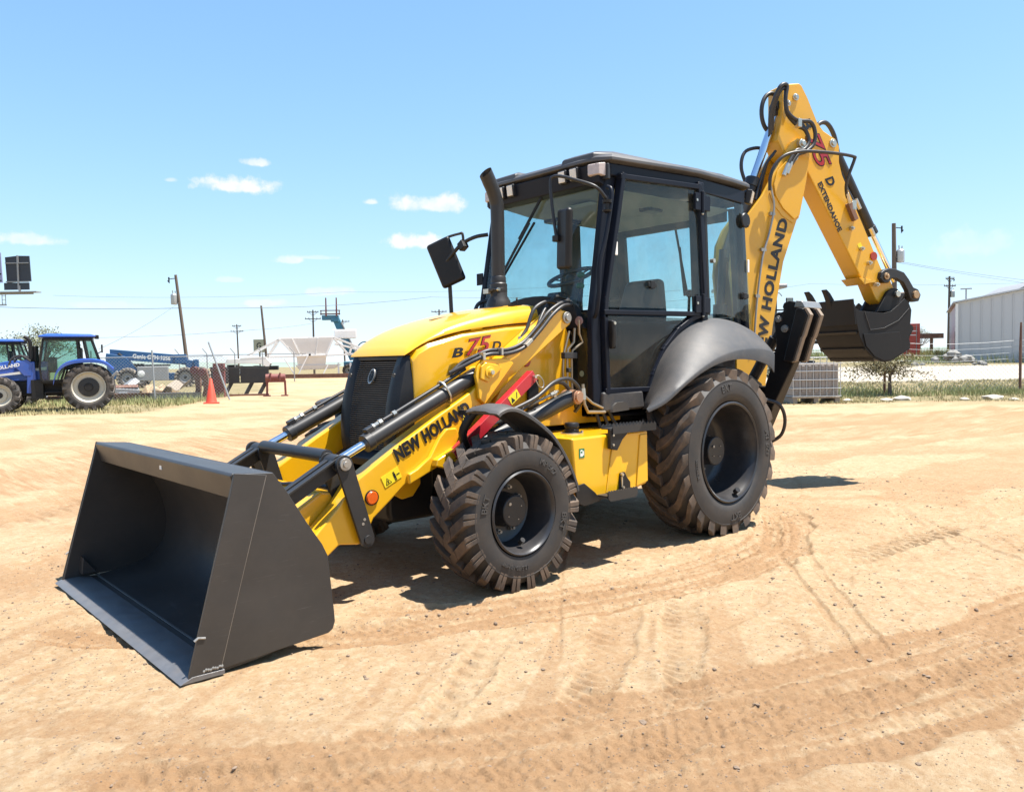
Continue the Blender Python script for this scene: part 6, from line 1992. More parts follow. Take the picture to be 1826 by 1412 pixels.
for (a, b) in (((-1.8, 2.1), (-.9, .35)), ((.25, 2.35), (-.7, .15)), ((2.1, 1.5), (1.6, .35))):
    obj('prop_leg', MB().bar((a[0], -1.25, a[1]), (b[0], -1.35, b[1]), .09, .09), WHT, tl)
for x in (3.0, 4.1):
    obj('landing_leg', MB().bar((x, -.9, 1.6), (x, -.9, .25), .14, .16), WHT, tl)
obj('gate_valve', MB().box((.45, -1.3, 2.5), (.18, .1, .22)), BLK, tl)
obj('front_box', MB().box((3.7, .6, 4.75), (2.0, 1.2, .9)), WHT, tl, bevel=.05)
obj('ladder_rail', MB().tube([(-3.1, -1.2, 2.2), (-3.1, -1.2, 3.0)], .04, 6).tube([(2.55, -1.1, 4.4), (2.55, -1.1, 5.2), (4.7, -1.1, 5.2), (4.7, -1.1, 4.3)], .035, 6), WHT, tl)
tl.scale = (1.15, 1.0, 0.97)
tm = yt('timber_beam', 'long brown timber beam lying in front of the white trailer', 'beam', -19.5, 82.5)
obj('beam', MB().box((0, 0, .22), (8.5, .45, .42)), RUST, tm, bevel=.02)
obj('beam_block', MB().box((-3, 0, .02), (.4, .6, .1)).box((3, 0, .02), (.4, .6, .1)), WOOD, tm)
bt = yt('blue_rag', 'small blue and white bundle at the end of the timber beam', 'bundle', -15.6, 81.0)
bb = MB()
for k in range(7):
    bb.ball((random.uniform(-.3, .3), random.uniform(-.1, .1), .15 + random.uniform(0, .12)), random.uniform(.1, .2), 8, 6)
obj('bundle', bb, mat('blue_cloth', (.05, .07, .35), .8, var=.5, scale=9), bt)

# ---- second telehandler with raised forks behind the trailer
t2 = yt('telehandler', 'teal telehandler behind the white trailer, boom raised high with dark forks', 'telehandler', -20.2, 92)
TEAL = mat('teal_paint', (0.03, 0.16, 0.24), 0.5, var=0.12, scale=2, dust=0.2)
obj('boom', MB().loft([[(1.6, -.3, 1.8), (1.6, .3, 1.8), (2.5, .3, 2.0), (2.5, -.3, 2.0)], [(-.25, -.25, 6.4), (-.25, .25, 6.4), (.45, .25, 6.7), (.45, -.25, 6.7)]]), TEAL, t2, bevel=.03)
obj('boom_head', MB().box((-.55, 0, 6.75), (1.9, .6, .55)).box((.0, -.1, 6.5), (.9, .7, .5)), TEAL, t2, bevel=.04)
obj('boom_cylinder', MB().cyl((2.4, -.35, 2.6), (.75, -.3, 6.2), .10), GREY, t2)
obj('fork_carriage', MB().box((-.5, -.4, 7.15), (2.3, .12, .14)).box((-.5, -.4, 7.55), (2.3, .12, .10)).box((-1.55, -.4, 7.3), (.1, .1, .5)).box((.55, -.4, 7.3), (.1, .1, .5)), RUST, t2)
for x in (-.95, .25):
    obj('fork', MB().prism([(x - .09, 6.9), (x + .09, 6.9), (x + .07, 9.0), (x - .05, 9.0)], 'y', -.55, -.43), DRED, t2)
obj('chassis', MB().box((2.8, 0, 1.2), (3.6, 1.8, 1.0)).box((4.0, 0, 2.2), (1.3, 1.6, 1.6)), TEAL, t2, bevel=.1)
for x in (1.6, 4.1):
    for yy in (-1.0, 1.0):
        plain_wheel(t2, (x, yy, .68), .72, .25, .36, GREY, 12)
ck = MB()
for k in range(13):
    a = math.pi * k / 12
    ck.bar((3.5 + 1.05 * math.cos(a), -1.0, 2.4 + 1.5 * math.sin(a)), (3.5 + 1.05 * math.cos(a + .262), -1.0, 2.4 + 1.5 * math.sin(a + .262)), .1, .12)
obj('cab_arch', ck, TEAL, t2)

# ---- utility poles and their lines
def pole(label, u, v, h, lean=0.0, arms=0, transformer=False, r0=.17, leny=0.0, name='utility_pole', m=None, arm_w=1.2):
    p = yt(name, label, 'utility pole', u, v, group='utility poles round the yard')
    obj('shaft', MB().tube([(0, 0, -.3), (lean * h * .5, 0, h * .5), (lean * h, 0, h)], [r0, r0 * .85, r0 * .68], 12), m or WOOD, p, smooth=60)
    for k in range(arms):
        z = h - .35 - k * 1.0
        x = lean * z
        a = obj('crossarm', MB().box((x, -.1, z), (2 * arm_w * (.72 if k == 0 and arms > 1 else 1), .1, .12)).bar((x - arm_w * .6, -.1, z), (x, -.05, z - .5), .04, .05).bar((x + arm_w * .6, -.1, z), (x, -.05, z - .5), .04, .05), m or WOOD, p)
        ins = MB()
        for t in (-.92, -.5, .5, .92):
            ins.cyl((x + t * arm_w * (.72 if k == 0 and arms > 1 else 1), -.1, z + .06), (x + t * arm_w * (.72 if k == 0 and arms > 1 else 1), -.1, z + .24), .05, n=8)
        obj('insulators', ins, GREY, p)
    if transformer:
        s = -1 if transformer == 'left' else 1
        z = h - (2.9 if s > 0 else 2.6)
        x = lean * z + s * .42
        obj('transformer', MB().lathe([(0, 0), (.26, .02), (.28, .1), (.28, .85), (.20, .95), (0, .97)], (x, -.1, z), ax='z', n=18).bar((lean * z, 0, z + .4), (x, -.1, z + .4), .08, .1), GALV, p)
        obj('bushing', MB().cyl((x - .1, -.1, z + .95), (x - .12, -.1, z + 1.25), .04, n=8).cyl((x + .1, -.1, z + .95), (x + .12, -.1, z + 1.2), .04, n=8), GREY, p)
        obj('cutout', MB().bar((lean * h, 0, h - .3), (lean * h + s * .55, 0, h - .35), .05, .06).box((lean * h + s * .6, 0, h - .4), (.10, .08, .42)).cyl((lean * h + s * .55, 0, h - .7), (lean * h + s * .72, 0, h - .5), .04, n=8), BLK, p)
    return p


pole('leaning wooden pole with a small transformer, right of the blue telehandler', -28.3, 70, 9.4, -.10, 0, 'left')
pole('far double-crossarm pole left of the tan letter sign', -51.3, 150, 9.2, -.02, 2, r0=.16)
pole('bare leaning wooden pole behind the tan letter sign', -33.6, 110, 9.6, -.075, 0, r0=.20)
pole('double-crossarm pole just left of the raised dark forks', -29.7, 120, 9.6, .0, 2, r0=.17)
pole('far pole with one crossarm just right of the raised dark forks', -29.2, 140, 9.2, -.03, 1, r0=.16)
pole('far pole whose one crossarm shows left of the cab mirror', -11.2, 125, 9.7, 0, 1, r0=.16)
pole('tall pole with a grey transformer, right of the digging bucket', 28.9, 60, 10.3, -.015, 0, 'right', r0=.21)
pole('pole with two crossarms and a transformer left of the white metal building', 60.3, 110, 10.9, .01, 2, 'right', r0=.19, arm_w=.8)

def cable(label, pts, r_=.014, group='power cables'):
    """pts: (u, v, z); sagging between."""
    P = []
    for (a, b) in zip(pts[:-1], pts[1:]):
        A_, B_ = CAM + _rh * a[0] + _fh * a[1], CAM + _rh * b[0] + _fh * b[1]
        A_.z, B_.z = a[2], b[2]
        L = (B_ - A_).length
        for k in range(13):
            t = k / 12
            q = A_.lerp(B_, t)
            q.z -= 4 * t * (1 - t) * L * .012
            P.append(q)
    mb = MB().tube(P, r_, 5)
    return obj('power_cable', mb, WIREM, label=label, cat='cable', group=group)


cable('cable running left from the leaning transformer pole', [(-60, 72, 8.0), (-28.9, 70, 6.5)], .022)
cable('long cable running right from the leaning transformer pole', [(-28.9, 70, 6.5), (-10, 100, 9.6), (25, 118, 11.5)], .024)
cable('thin guy wire sloping down from the leaning transformer pole', [(-29.0, 70, 7.0), (-26.9, 52, 2.6)], .012)
cable('lower cable across the sky between the far poles at left', [(-75, 120, 6.2), (-36.0, 112, 6.4), (-29.7, 120, 7.6)], .020)
cable('far high cable above the white trailer', [(-80, 140, 14.2), (-29, 140, 14.0), (20, 140, 15)], .020)
cable('cable sloping from the tall right pole towards the building roof', [(28.7, 60, 8.4), (45, 57, 5.3)], .014)
cable('cable sagging from the tall right pole past the far shed', [(28.7, 60, 8.5), (44, 62, 6.6), (62, 66, 5.2)], .014)
cable('level cable behind the backhoe dipper', [(10, 120, 9.2), (42, 112, 11.6), (90, 112, 11.9)], .018)

# ---- billboard at the left edge
bb_ = yt('billboard', 'back of a dark two-panel billboard on a catwalk, cut by the left edge', 'billboard', -50.1, 80)
obj('back_panel', MB().prism([(-.15, 10.0), (2.25, 10.15), (2.15, 12.65), (1.0, 12.68), (-.25, 12.55)], 'y', -.06, .06), FLAT, bb_)
obj('panel_skirt', MB().box((.85, -.1, 9.65), (2.5, .1, .7)), FLAT, bb_)
obj('frame_bars', MB().box((1.05, -.15, 11.0), (.14, .12, 3.4)).box((.95, -.15, 11.95), (2.3, .08, .10)).box((.95, -.15, 10.1), (2.3, .08, .10)).box((1.15, -.15, 9.3), (.16, .16, .8)), GREY, bb_)
obj('front_panel', MB().prism([(-6.0, 9.9), (-.30, 10.0), (-.35, 11.2), (-.40, 12.95), (-6.0, 12.6)], 'y', -.5, -.4), mat('billboard_print', (.28, .30, .45), .6, var=.35, scale=.5), bb_)
obj('print_band', MB().box((-3.2, -.51, 10.85), (5.6, .02, .14)).box((-3.2, -.51, 10.2), (5.6, .02, .10)), BLK, bb_)
obj('catwalk', MB().box((-.5, -.5, 9.02), (7.5, .9, .10)).box((.5, -.5, 8.88), (4.4, .12, .16)), GREY, bb_)
obj('ladder', MB().box((-.55, -.3, 8.4), (.05, .05, 1.2)).box((-.20, -.3, 8.4), (.05, .05, 1.2)).box((-.38, -.3, 8.7), (.4, .04, .04)).box((-.38, -.3, 8.3), (.4, .04, .04)).box((-.38, -.3, 7.95), (.4, .04, .04)).box((-1.6, -.3, 7.8), (2.9, .12, .12)), GREY, bb_)
obj('column', MB().cyl((-3.6, 0, 0), (-3.6, 0, 9.0), .35), GREY, bb_)
sg = yt('letter_sign', 'square tan sign on a post with a dark looping letter G', 'sign', -38.2, 121)
TANS = mat('tan_sign', (0.36, 0.34, 0.24), 0.6, var=0.1, scale=1)
obj('sign_box', MB().box((0, 0, 4.35), (1.65, .5, 2.0)), TANS, sg, bevel=.03)
obj('sign_post', MB().cyl((0, .1, 0), (0, .1, 3.4), .12), GREY, sg)
obj('sign_letter', put_text(MB(), 'G', (0, -.27, 4.4), (1, 0, 0), (0, 0, 1), 1, .02, fit=(.7, .9), offset=.02), BLKL, sg, smooth=0)

# ---- fence, cone and scrap on the left
def chain_mesh(mb, L, z0, z1, step=.13, th=.007):
    h = z1 - z0
    n = int((L + h) / step)
    for k in range(n):
        x0 = k * step - h
        for sgn in (1, -1):
            a, b = (x0, z0), (x0 + h, z1)
            if a[0] < 0:
                a = (0, z0 - a[0])
            if b[0] > L:
                b = (L, z1 - (b[0] - L))
            if b[0] - a[0] < .02:
                continue
            if sgn < 0:
                a, b = (a[0], z1 - (a[1] - z0)), (b[0], z1 - (b[1] - z0))
            mb.bar((a[0], 0, a[1]), (b[0], 0, b[1]), th, th)
    return mb


fl = yt('chain_link_fence', 'sagging chain link fence on posts in front of the blue telehandler', 'fence', -16.6, 31.5, R(8))
obj('mesh', chain_mesh(MB(), 5.2, .05, 1.75), GALV, fl, smooth=0, kind='stuff')
for x, ln in ((0, .0), (2.35, -.03), (4.9, -.22)):
    obj('post', MB().tube([(x + (.35 if ln < -.1 else 0), -.02, -.1), (x + ln * 2.0, -.02, 2.05 if x < 4 else 2.35)], .035, 8), GALV, fl)
obj('top_rail', MB().tube([(0, 0, 1.78), (5.0, 0, 1.78)], .02, 6), GALV, fl)
fb_ = yt('wire_fence', 'far wire fence with thin bent posts behind the scrap at left', 'fence', -26.0, 66)
for x in (-1.5, .8, 3.1, 5.4, 8.0):
    obj('post', MB().tube([(x, 0, 0), (x, 0, 2.4), (x - .35, 0, 2.85)], .045, 6), GREY, fb_)
obj('rail', MB().bar((-3, 0, 2.3), (9, 0, 2.3), .04, .05), GREY, fb_)
cn = yt('traffic_cone', 'faded orange traffic cone standing at the edge of the dirt', 'cone', -11.15, 29.5)
obj('cone', MB().lathe([(.21, .03), (.20, .05), (.042, .92), (.033, .93), (0, .93)], ax='z', n=24), ORNG, cn, smooth=50)
obj('base', MB().box((0, 0, .02), (.56, .56, .045), R(20)), ORNG, cn, bevel=.01)

sb = yt('steel_plate_stand', 'long black steel plate on slanted legs among the scrap', 'steel stand', -12.45, 36.5, R(15))
for x0, x1 in ((-1.25, -.02), (.02, 1.25)):
    obj('plate', MB().box(((x0 + x1) / 2, 0, .95), (x1 - x0, .06, .66)), CHAR, sb, bevel=.01)
obj('top_bar', MB().box((0, .06, 1.30), (2.6, .16, .06)).box((0, .1, .60), (2.5, .3, .05)), CHAR, sb)
for x in (-1.1, -.55, .35, .95):
    obj('leg', MB().bar((x + .18, .05, .62), (x - .12, -.05, .05), .08, .16), CHAR, sb)
obj('skid', MB().box((0, -.05, .04), (2.5, .5, .07)), RUST, sb)
rp_ = yt('red_tank_stand', 'small red tank on two legs at the right end of the scrap', 'tank stand', -10.5, 35.4, R(12))
obj('tank', MB().cyl((-.42, 0, .82), (.42, 0, .82), .17, n=16).box((0, 0, .70), (.85, .25, .16)), DRED, rp_, bevel=.01)
obj('clamps', MB().box((-.2, -.02, .86), (.06, .38, .36)).box((.2, -.02, .86), (.06, .38, .36)), DRED, rp_)
for x in (-.36, .40):
    obj('leg', MB().bar((x, 0, .7), (x * 1.05, 0, 0), .09, .09), DRED, rp_)
obj('foot', MB().box((.38, -.05, .03), (.3, .3, .05)).box((-.38, -.05, .03), (.3, .3, .05)), DRED, rp_)
for k, (u, v, h, lab) in enumerate(((-12.95, 33.5, 1.25, 'rusty ripper shank standing just right of the orange cone'), (-13.4, 33.8, 1.35, 'rusty ripper shank standing between cone and leaning post'), (-13.0, 35.4, 1.5, 'tall rusty plate standing behind the ripper shanks'))):
    q = yt('ripper_shank' if k < 2 else 'rusty_plate', lab, 'scrap metal', u, v, group='rusty scrap beside the cone')
    if k < 2:
        obj('shank', MB().prism([(-.15, h), (.12, h), (.22, h * .7), (.20, .35), (.05, .0), (-.12, .0), (0.0, .4), (-.02, h * .6), (-.2, h * .85)], 'y', -.09, .09), RUST, q, bevel=.02)
        obj('tip', MB().cyl((-.05, -.12, h * .9), (-.05, .12, h * .9), .16, n=14), DRED, q)
    else:
        obj('plate', MB().box((0, 0, h / 2), (.5, .2, h)), DRED, q, bevel=.02)
        obj('rib', MB().box((0, -.12, h * .8), (.7, .06, .1)), RUST, q)
# loose scrap behind the fence: each piece its own thing
SCR = [(-19.5, 35.0, 'tyre'), (-18.4, 34.2, 'box'), (-17.3, 35.4, 'sheet'), (-16.6, 34.2, 'box'), (-15.9, 36.0, 'tarp'), (-14.9, 35.2, 'sheet'), (-18.0, 36.5, 'beam'), (-15.3, 34.0, 'beam'), (-17.7, 33.2, 'pan'), (-19.0, 33.0, 'sheet2'), (-14.2, 33.6, 'beam2'), (-16.2, 33.1, 'pan2')]
SCN = {(-19.5, 35.0): ('old_tyre', 'old tyre lying in scrap just right of the tractor wheel', 'tyre'), (-18.4, 34.2): ('battered_box', 'battered dark metal box in the scrap nearest the tractor', 'box'),
       (-17.3, 35.4): ('bent_sheet', 'pale bent metal sheet under the telehandler engine box', 'scrap sheet'), (-16.6, 34.2): ('battered_box', 'battered grey box in the scrap under the telehandler front wheel', 'box'),
       (-15.9, 36.0): ('crumpled_tarp', 'crumpled tan tarpaulin in the scrap behind the fence', 'tarp'), (-14.9, 35.2): ('bent_sheet', 'pale bent metal sheet left of the leaning fence post', 'scrap sheet'),
       (-18.0, 36.5): ('steel_beam', 'dark steel beam lying behind the scrap boxes', 'beam'), (-15.3, 34.0): ('steel_beam', 'brown beam lying on the ground left of the cone', 'beam'),
       (-17.7, 33.2): ('dented_pan', 'dented dark pan in the scrap left of the second fence post', 'pan'), (-19.0, 33.0): ('bent_sheet', 'white torn sheet close behind the tractor wheel', 'scrap sheet'),
       (-14.2, 33.6): ('steel_beam', 'thin grey beam lying behind the orange cone', 'beam'), (-16.2, 33.1): ('dented_pan', 'dented brown pan in the scrap right of the second fence post', 'pan')}
for i, (u, v, kind) in enumerate(SCR):
    nm, lab, cat = SCN[(u, v)]
    q = yt(nm, lab, cat, u, v, random.uniform(-.5, .5), group='scrap heap behind the fence')
    if kind == 'tyre':
        obj('tyre', MB().lathe([(.22, -.12), (.40, -.15), (.45, -.06), (.45, .06), (.40, .15), (.22, .12)], (0, 0, .25), ax='z', n=24, closed=True), BTYRE, q)
        obj('rim', MB().lathe([(0, 0), (.22, .02), (.22, -.05)], (0, 0, .25), ax='z', n=16), GREY, q)
    elif kind == 'box':
        obj('body', MB().loft([[(-.5, -.3, 0), (.5, -.3, 0), (.5, .3, 0), (-.5, .3, 0)], [(-.42, -.34, .5), (.55, -.25, .42), (.5, .3, .55), (-.5, .33, .45)]]), CHAR if i == 1 else GREY, q, bevel=.02)
        obj('lid', MB().box((.05, 0, .56), (.9, .5, .04), Matrix.Rotation(.2, 3, 'X')), RUST, q)
    elif kind.startswith('sheet'):
        rgs = []
        for k in range(7):
            x = -.6 + .2 * k
            z = .25 + .18 * math.sin(k * 1.3 + i) + .05 * k
            rgs.append([(x, -.35, z), (x, .35, z + .25), (x, .36, z + .27), (x, -.34, z + .02)])
        obj('sheet', MB().loft(rgs), GREY if kind == 'sheet2' or i == 2 else PLANK, q)
        obj('prop', MB().box((0, 0, .12), (.5, .3, .24)), RUST, q)
    elif kind == 'tarp':
        rgs = []
        for k in range(12):
            a = k / 11
            rgs.append([(-.8 + 1.6 * a, -.5 + .1 * math.sin(k), .02), (-.8 + 1.6 * a, -.25, .35 + .22 * math.sin(k * 1.9)), (-.8 + 1.6 * a, .15, .45 + .18 * math.sin(k * 1.3 + 1)), (-.8 + 1.6 * a, .5, .02)])
        obj('cloth', MB().loft(rgs), TARP, q)
        obj('fold', MB().ball((.2, -.3, .3), .25, 10, 6, (1.3, .7, .6)), TARP, q)
    elif kind.startswith('beam'):
        obj('web', MB().box((0, 0, .16), (2.2, .03, .2)), GREY if kind == 'beam2' else RUST, q)
        obj('flange', MB().box((0, 0, .27), (2.2, .16, .03)), GREY if kind == 'beam2' else RUST, q)
        obj('flange', MB().box((0, 0, .05), (2.2, .16, .03)), GREY if kind == 'beam2' else RUST, q)
    else:
        obj('pan', MB().lathe([(0, .05), (.30, .03), (.42, .30), (.45, .30), (.33, .0), (0, 0)], ax='z', n=20), CHAR if i == 8 else RUST, q)
        obj('junk', MB().box((0, 0, .2), (.3, .4, .3), .5), GREY, q, bevel=.02)

# ---- right side: tote, fence, buildings
ib = yt('ibc_tote', 'dusty caged plastic bulk tank on a pallet under the digging bucket', 'bulk tank', 8.92, 23.3)
obj('tank', MB().box((0, .55, .70), (1.34, 1.05, .98)), mat('dusty_plastic_tank', (0.22, 0.20, 0.185), 0.55, var=0.15, scale=2.0, dust=0.45, dustcol=(0.42, 0.34, 0.26)), ib, bevel=.06, seg=3)
rb_ = MB()
for k in range(7):
    rb_.box((-.57 + k * .19, .02, .72), (.10, .03, .80))
obj('tank_ribs', rb_, MATS['dusty_plastic_tank'], ib, bevel=.02, kind='stuff')
for k in range(8):
    x = -.69 + k * .197
    obj('cage_bar', MB().tube([(x, -.03, .20), (x, -.03, 1.36)], .012, 6), GALV, ib)
for z in (.22, .45, .70, .95, 1.18, 1.36):
    obj('cage_bar', MB().tube([(-.71, -.045, z), (.71, -.045, z), (.71, 1.10, z), (-.71, 1.10, z), (-.71, -.045, z)], .013, 6), GALV, ib)
obj('pallet', MB().box((0, .55, .175), (1.40, 1.12, .04)).box((-.62, .55, .08), (.14, 1.1, .15)).box((0, .55, .08), (.14, 1.1, .15)).box((.62, .55, .08), (.14, 1.1, .15)), PLANK, ib, bevel=.01)
obj('filler_lid', MB().lathe([(.16, 0), (.17, .06), (0, .08)], (0, .55, 1.19), ax='z', n=20), BLK, ib)

fr_ = yt('wire_fence', 'wire fence with steel posts along the grass strip at right', 'fence', 17.2, 27.0)
for x, h in ((-9.6, 1.9), (-4.55, 1.75), (.05, 2.35), (4.2, 2.3)):
    obj('post', MB().tube([(x, 0, -.1), (x, 0, 1.5), (x + .01, 0, h)], [.045, .045, .03], 8), RUST if x != -9.6 else GALV, fr_)
for z in (1.15, 1.35, 1.55, 1.75):
    wr = MB()
    for (x0, x1) in ((-9.6, -4.55), (-4.55, .05), (.05, 4.2)):
        wr.tube([(x0 + (x1 - x0) * t, 0, z - .10 * math.sin(math.pi * t)) for t in (0, .25, .5, .75, 1)], .006, 5)
    obj('strand', wr, GALV, fr_)
obj('mesh', chain_mesh(MB(), 13.6, .05, 1.15, .15, .005).xf(lambda x, y, z: (x - 9.5, y, z)), GALV, fr_, smooth=0, kind='stuff')

bd = yt('metal_building', 'white ribbed metal building with a sloping roofline at the right edge', 'building', 31.0, 55.5, R(-27))
SHEETM = mat('white_metal_siding', (0.44, 0.44, 0.445), 0.45, metal=0.0, var=0.05, scale=.6, dust=0.15, dustcol=(.5, .44, .36))
obj('end_wall', MB().prism([(0, -.2), (26, -.2), (26, 4.1), (13, 6.4), (0, 4.15)], 'y', 0, .2), SHEETM, bd)
for k in range(26):
    x = .25 + k * .62
    zt = 4.15 + x * 2.3 / 13
    obj('siding_rib', MB().box((x, -.02, zt / 2 - .12), (.06, .045, zt - .1)), SHEETM, bd)
obj('side_wall', MB().prism([(0.2, -.2), (14, -.2), (14, 4.15), (0.2, 4.15)], 'x', 0, .2), mat('pink_metal_siding', (0.38, 0.32, 0.33), 0.5, var=0.06, scale=.6), bd)
obj('roof', MB().prism([(-.25, 4.12), (13, 6.45), (26.3, 4.1), (26.3, 4.2), (13, 6.56), (-.25, 4.22)], 'y', -.25, 14.2), SHEETM, bd)
obj('corner_trim', MB().box((0, -.03, 2.0), (.16, .12, 4.2)), WHT, bd)
obj('door_frame', MB().box((-.03, 1.4, 1.1), (.05, 1.0, 2.2)), BLK, bd)
obj('roof_vent', MB().cyl((.6, 1.0, 4.3), (.6, 1.0, 5.1), .05, n=8).box((.6, 1.0, 5.15), (.7, .1, .08)), GREY, bd)
sh = yt('far_shed', 'far grey-roofed shed rising behind the white metal building', 'shed', 60.2, 95, R(-10))
obj('wall', MB().prism([(0, 0), (4.0, 0), (4.0, 7.9), (2.0, 8.6), (0, 7.7)], 'y', 0, 10).box((14, 2, 4.1), (20, .5, 8.3)), SHEETM, sh)
obj('roof', MB().prism([(-.2, 7.65), (2.0, 8.75), (24, 8.5), (24, 8.35), (2.0, 8.6), (-.1, 7.5)], 'y', -.2, 10), GREY, sh)
for x in (4.6, 5.9):
    obj('downpipe', MB().box((x, 1.7, 7.4), (.45, .1, 2.2)), BLK, sh)
rc = yt('red_container', 'weathered red shipping container behind the digging bucket', 'container', 29.9, 60.5, R(-20))
REDC = mat('container_red', (0.42, 0.05, 0.032), 0.5, var=0.15, scale=1.5, dust=0.2, dustcol=(.4, .22, .16))
obj('body', MB().box((-.2, 3, 1.42), (2.4, 6, 2.8)), REDC, rc, bevel=.02)
for k in range(2):
    obj('door', MB().box((-.78 + k * 1.16, -.02, 1.40), (1.10, .06, 2.5)), REDC, rc, bevel=.01)
for x in (-1.1, -.5, .1, .75):
    obj('lock_rod', MB().cyl((x, -.08, .2), (x, -.08, 2.7), .025, n=6), GREY, rc)
obj('door_mark', MB().box((.45, -.056, 2.25), (.7, .006, .07)), WHITEP, rc, smooth=0)
obj('door_mark', MB().box((.55, -.056, 1.95), (.4, .006, .06)), WHITEP, rc, smooth=0)
rl_ = yt('rusty_rail', 'long rusty rail on posts between the red container and the building', 'rail', 34.5, 72)
obj('beam', MB().box((0, 0, 1.85), (9, .2, .45)), RUST, rl_)
for x in (-3.5, 0, 3.5):
    obj('post', MB().box((x, .1, .8), (.2, .2, 1.9)), RUST, rl_)
rk = yt('rubble_heap', 'grey rubble heap left of the white metal building', 'rubble', 28.2, 51.0)
rm = MB()
for k in range(26):
    s_ = random.uniform(.12, .42)
    a, d = random.uniform(0, 6.28), abs(random.gauss(0, .8))
    c_ = (1.6 * d * math.cos(a), .6 * d * math.sin(a), max(.05, .75 - .55 * d))
    rm.add([(c_[0] + v.x * s_ * random.uniform(.7, 1.2), c_[1] + v.y * s_ * random.uniform(.7, 1.2), c_[2] + v.z * s_ * random.uniform(.5, .9)) for v in ICO_V], ICO_F)
obj('rubble', rm, mat('grey_rubble', (.22, .21, .19), .9, var=.35, scale=3), rk, smooth=0, kind='stuff')
PALE = mat('pale_limestone', (0.42, 0.37, 0.30), 0.9, var=0.2, scale=5, bump=.5, bscale=12)
for k, (u, v, s_, lab) in enumerate(((14.6, 24.1, .30, 'largest pale limestone rock on the grass near the right fence post'), (13.6, 23.9, .16, 'small pale rock just left of the largest rock'), (11.9, 24.3, .26, 'flat pale rock on the grass below the metal building corner'), (11.3, 24.0, .17, 'small flat rock left of the flat pale rock'), (16.7, 24.4, .22, 'pale flat rock beside the right fence post'), (10.2, 24.2, .15, 'small pale stone on the grass right of the bush'), (14.9, 23.6, .12, 'small pale stone in front of the largest rock'))):
    z0 = float(land(u, v))
    mb = MB().add([(v_.x * s_ * random.uniform(.9, 1.5), v_.y * s_ * random.uniform(.7, 1.2), v_.z * s_ * random.uniform(.35, .55) + s_ * .1) for v_ in ICO_V], ICO_F)
    o = obj('limestone_rock', mb, PALE, bevel=s_ * .12, smooth=0, label=lab, cat='rock', group='pale rocks on the grass strip')
    o.location = Y(u, v)
    o.rotation_euler = (0, 0, YROT)

# parked harvester seen between boom and stabilizer
hv = yt('harvester', 'harvester cab with handrails and mirror, half hidden behind the backhoe boom', 'harvester', 10.35, 32)
obj('cab', MB().loft([[(-1.6, 0, 1.6), (.35, 0, 1.6), (.35, 1.6, 1.6), (-1.6, 1.6, 1.6)], [(-1.6, -.1, 3.9), (.30, -.1, 3.9), (.30, 1.7, 3.9), (-1.6, 1.7, 3.9)]]), BLK, hv, bevel=.05)
pane('cab_pane', [(-1.4, -.06, 1.75), (.30, -.06, 1.75), (.26, -.12, 3.8), (-1.4, -.12, 3.8)], hv, mat('dark_cab_glass', (.06, .07, .075), .1))
obj('cab_roof', MB().box((-.6, .8, 4.0), (2.5, 2.2, .16)), GREY, hv, bevel=.05)
rr_ = MB().tube([(.2, -.2, 3.05), (1.85, -.2, 3.05), (1.85, .6, 3.05), (1.85, .6, 2.0)], .03, 8).tube([(.2, -.2, 2.45), (1.4, -.2, 2.45)], .03, 8).tube([(1.70, -.2, 3.05), (1.70, -.2, 1.9)], .03, 8)
rr_.tube(spline([(.80, -.2, 1.8), (.80, -.2, 2.55), (.88, -.2, 2.72), (1.05, -.2, 2.72), (1.12, -.2, 2.55), (1.12, -.2, 1.8)], 4), .03, 8)
obj('handrail', rr_, BLK, hv)
obj('mirror', MB().box((.75, -.2, 3.25), (.30, .08, .58)), BLK, hv, bevel=.04)
obj('mirror_face', MB().box((.75, -.245, 3.25), (.24, .01, .50)), mat('green_grey_mirror', (.22, .27, .25), .3), hv)
obj('mirror_arm', MB().tube([(-.2, -.1, 3.75), (.35, -.2, 3.72), (.45, -.2, 3.6)], .02, 6), GREY, hv)
obj('platform', MB().box((.8, .3, 1.75), (2.4, 1.6, .12)), BLK, hv)
obj('body', MB().box((-1.2, 3.0, 1.9), (2.6, 4.5, 2.2)), WHT, hv, bevel=.1)
for x in (-1.6, .9):
    plain_wheel(hv, (x, .8, .8), .82, .3, .42, CREAM, 16)

# ---- vegetation
def leaf_mesh(n, fn, size, mb=None):
    mb = mb or MB()
    for _ in range(n):
        p = fn()
        a, b = random.random() * 6.28, random.uniform(-.9, .9)
        d = Vector((math.cos(a) * math.cos(b), math.sin(a) * math.cos(b), math.sin(b)))
        s = d.cross(Vector((random.random() - .5, random.random() - .5, random.random() + .1))).normalized()
        L = size * random.uniform(.6, 1.4)
        q = Vector(p)
        mb.add([q, q + d * L * .5 + s * L * .22, q + d * L, q + d * L * .5 - s * L * .22], [(0, 1, 2, 3)])
    return mb


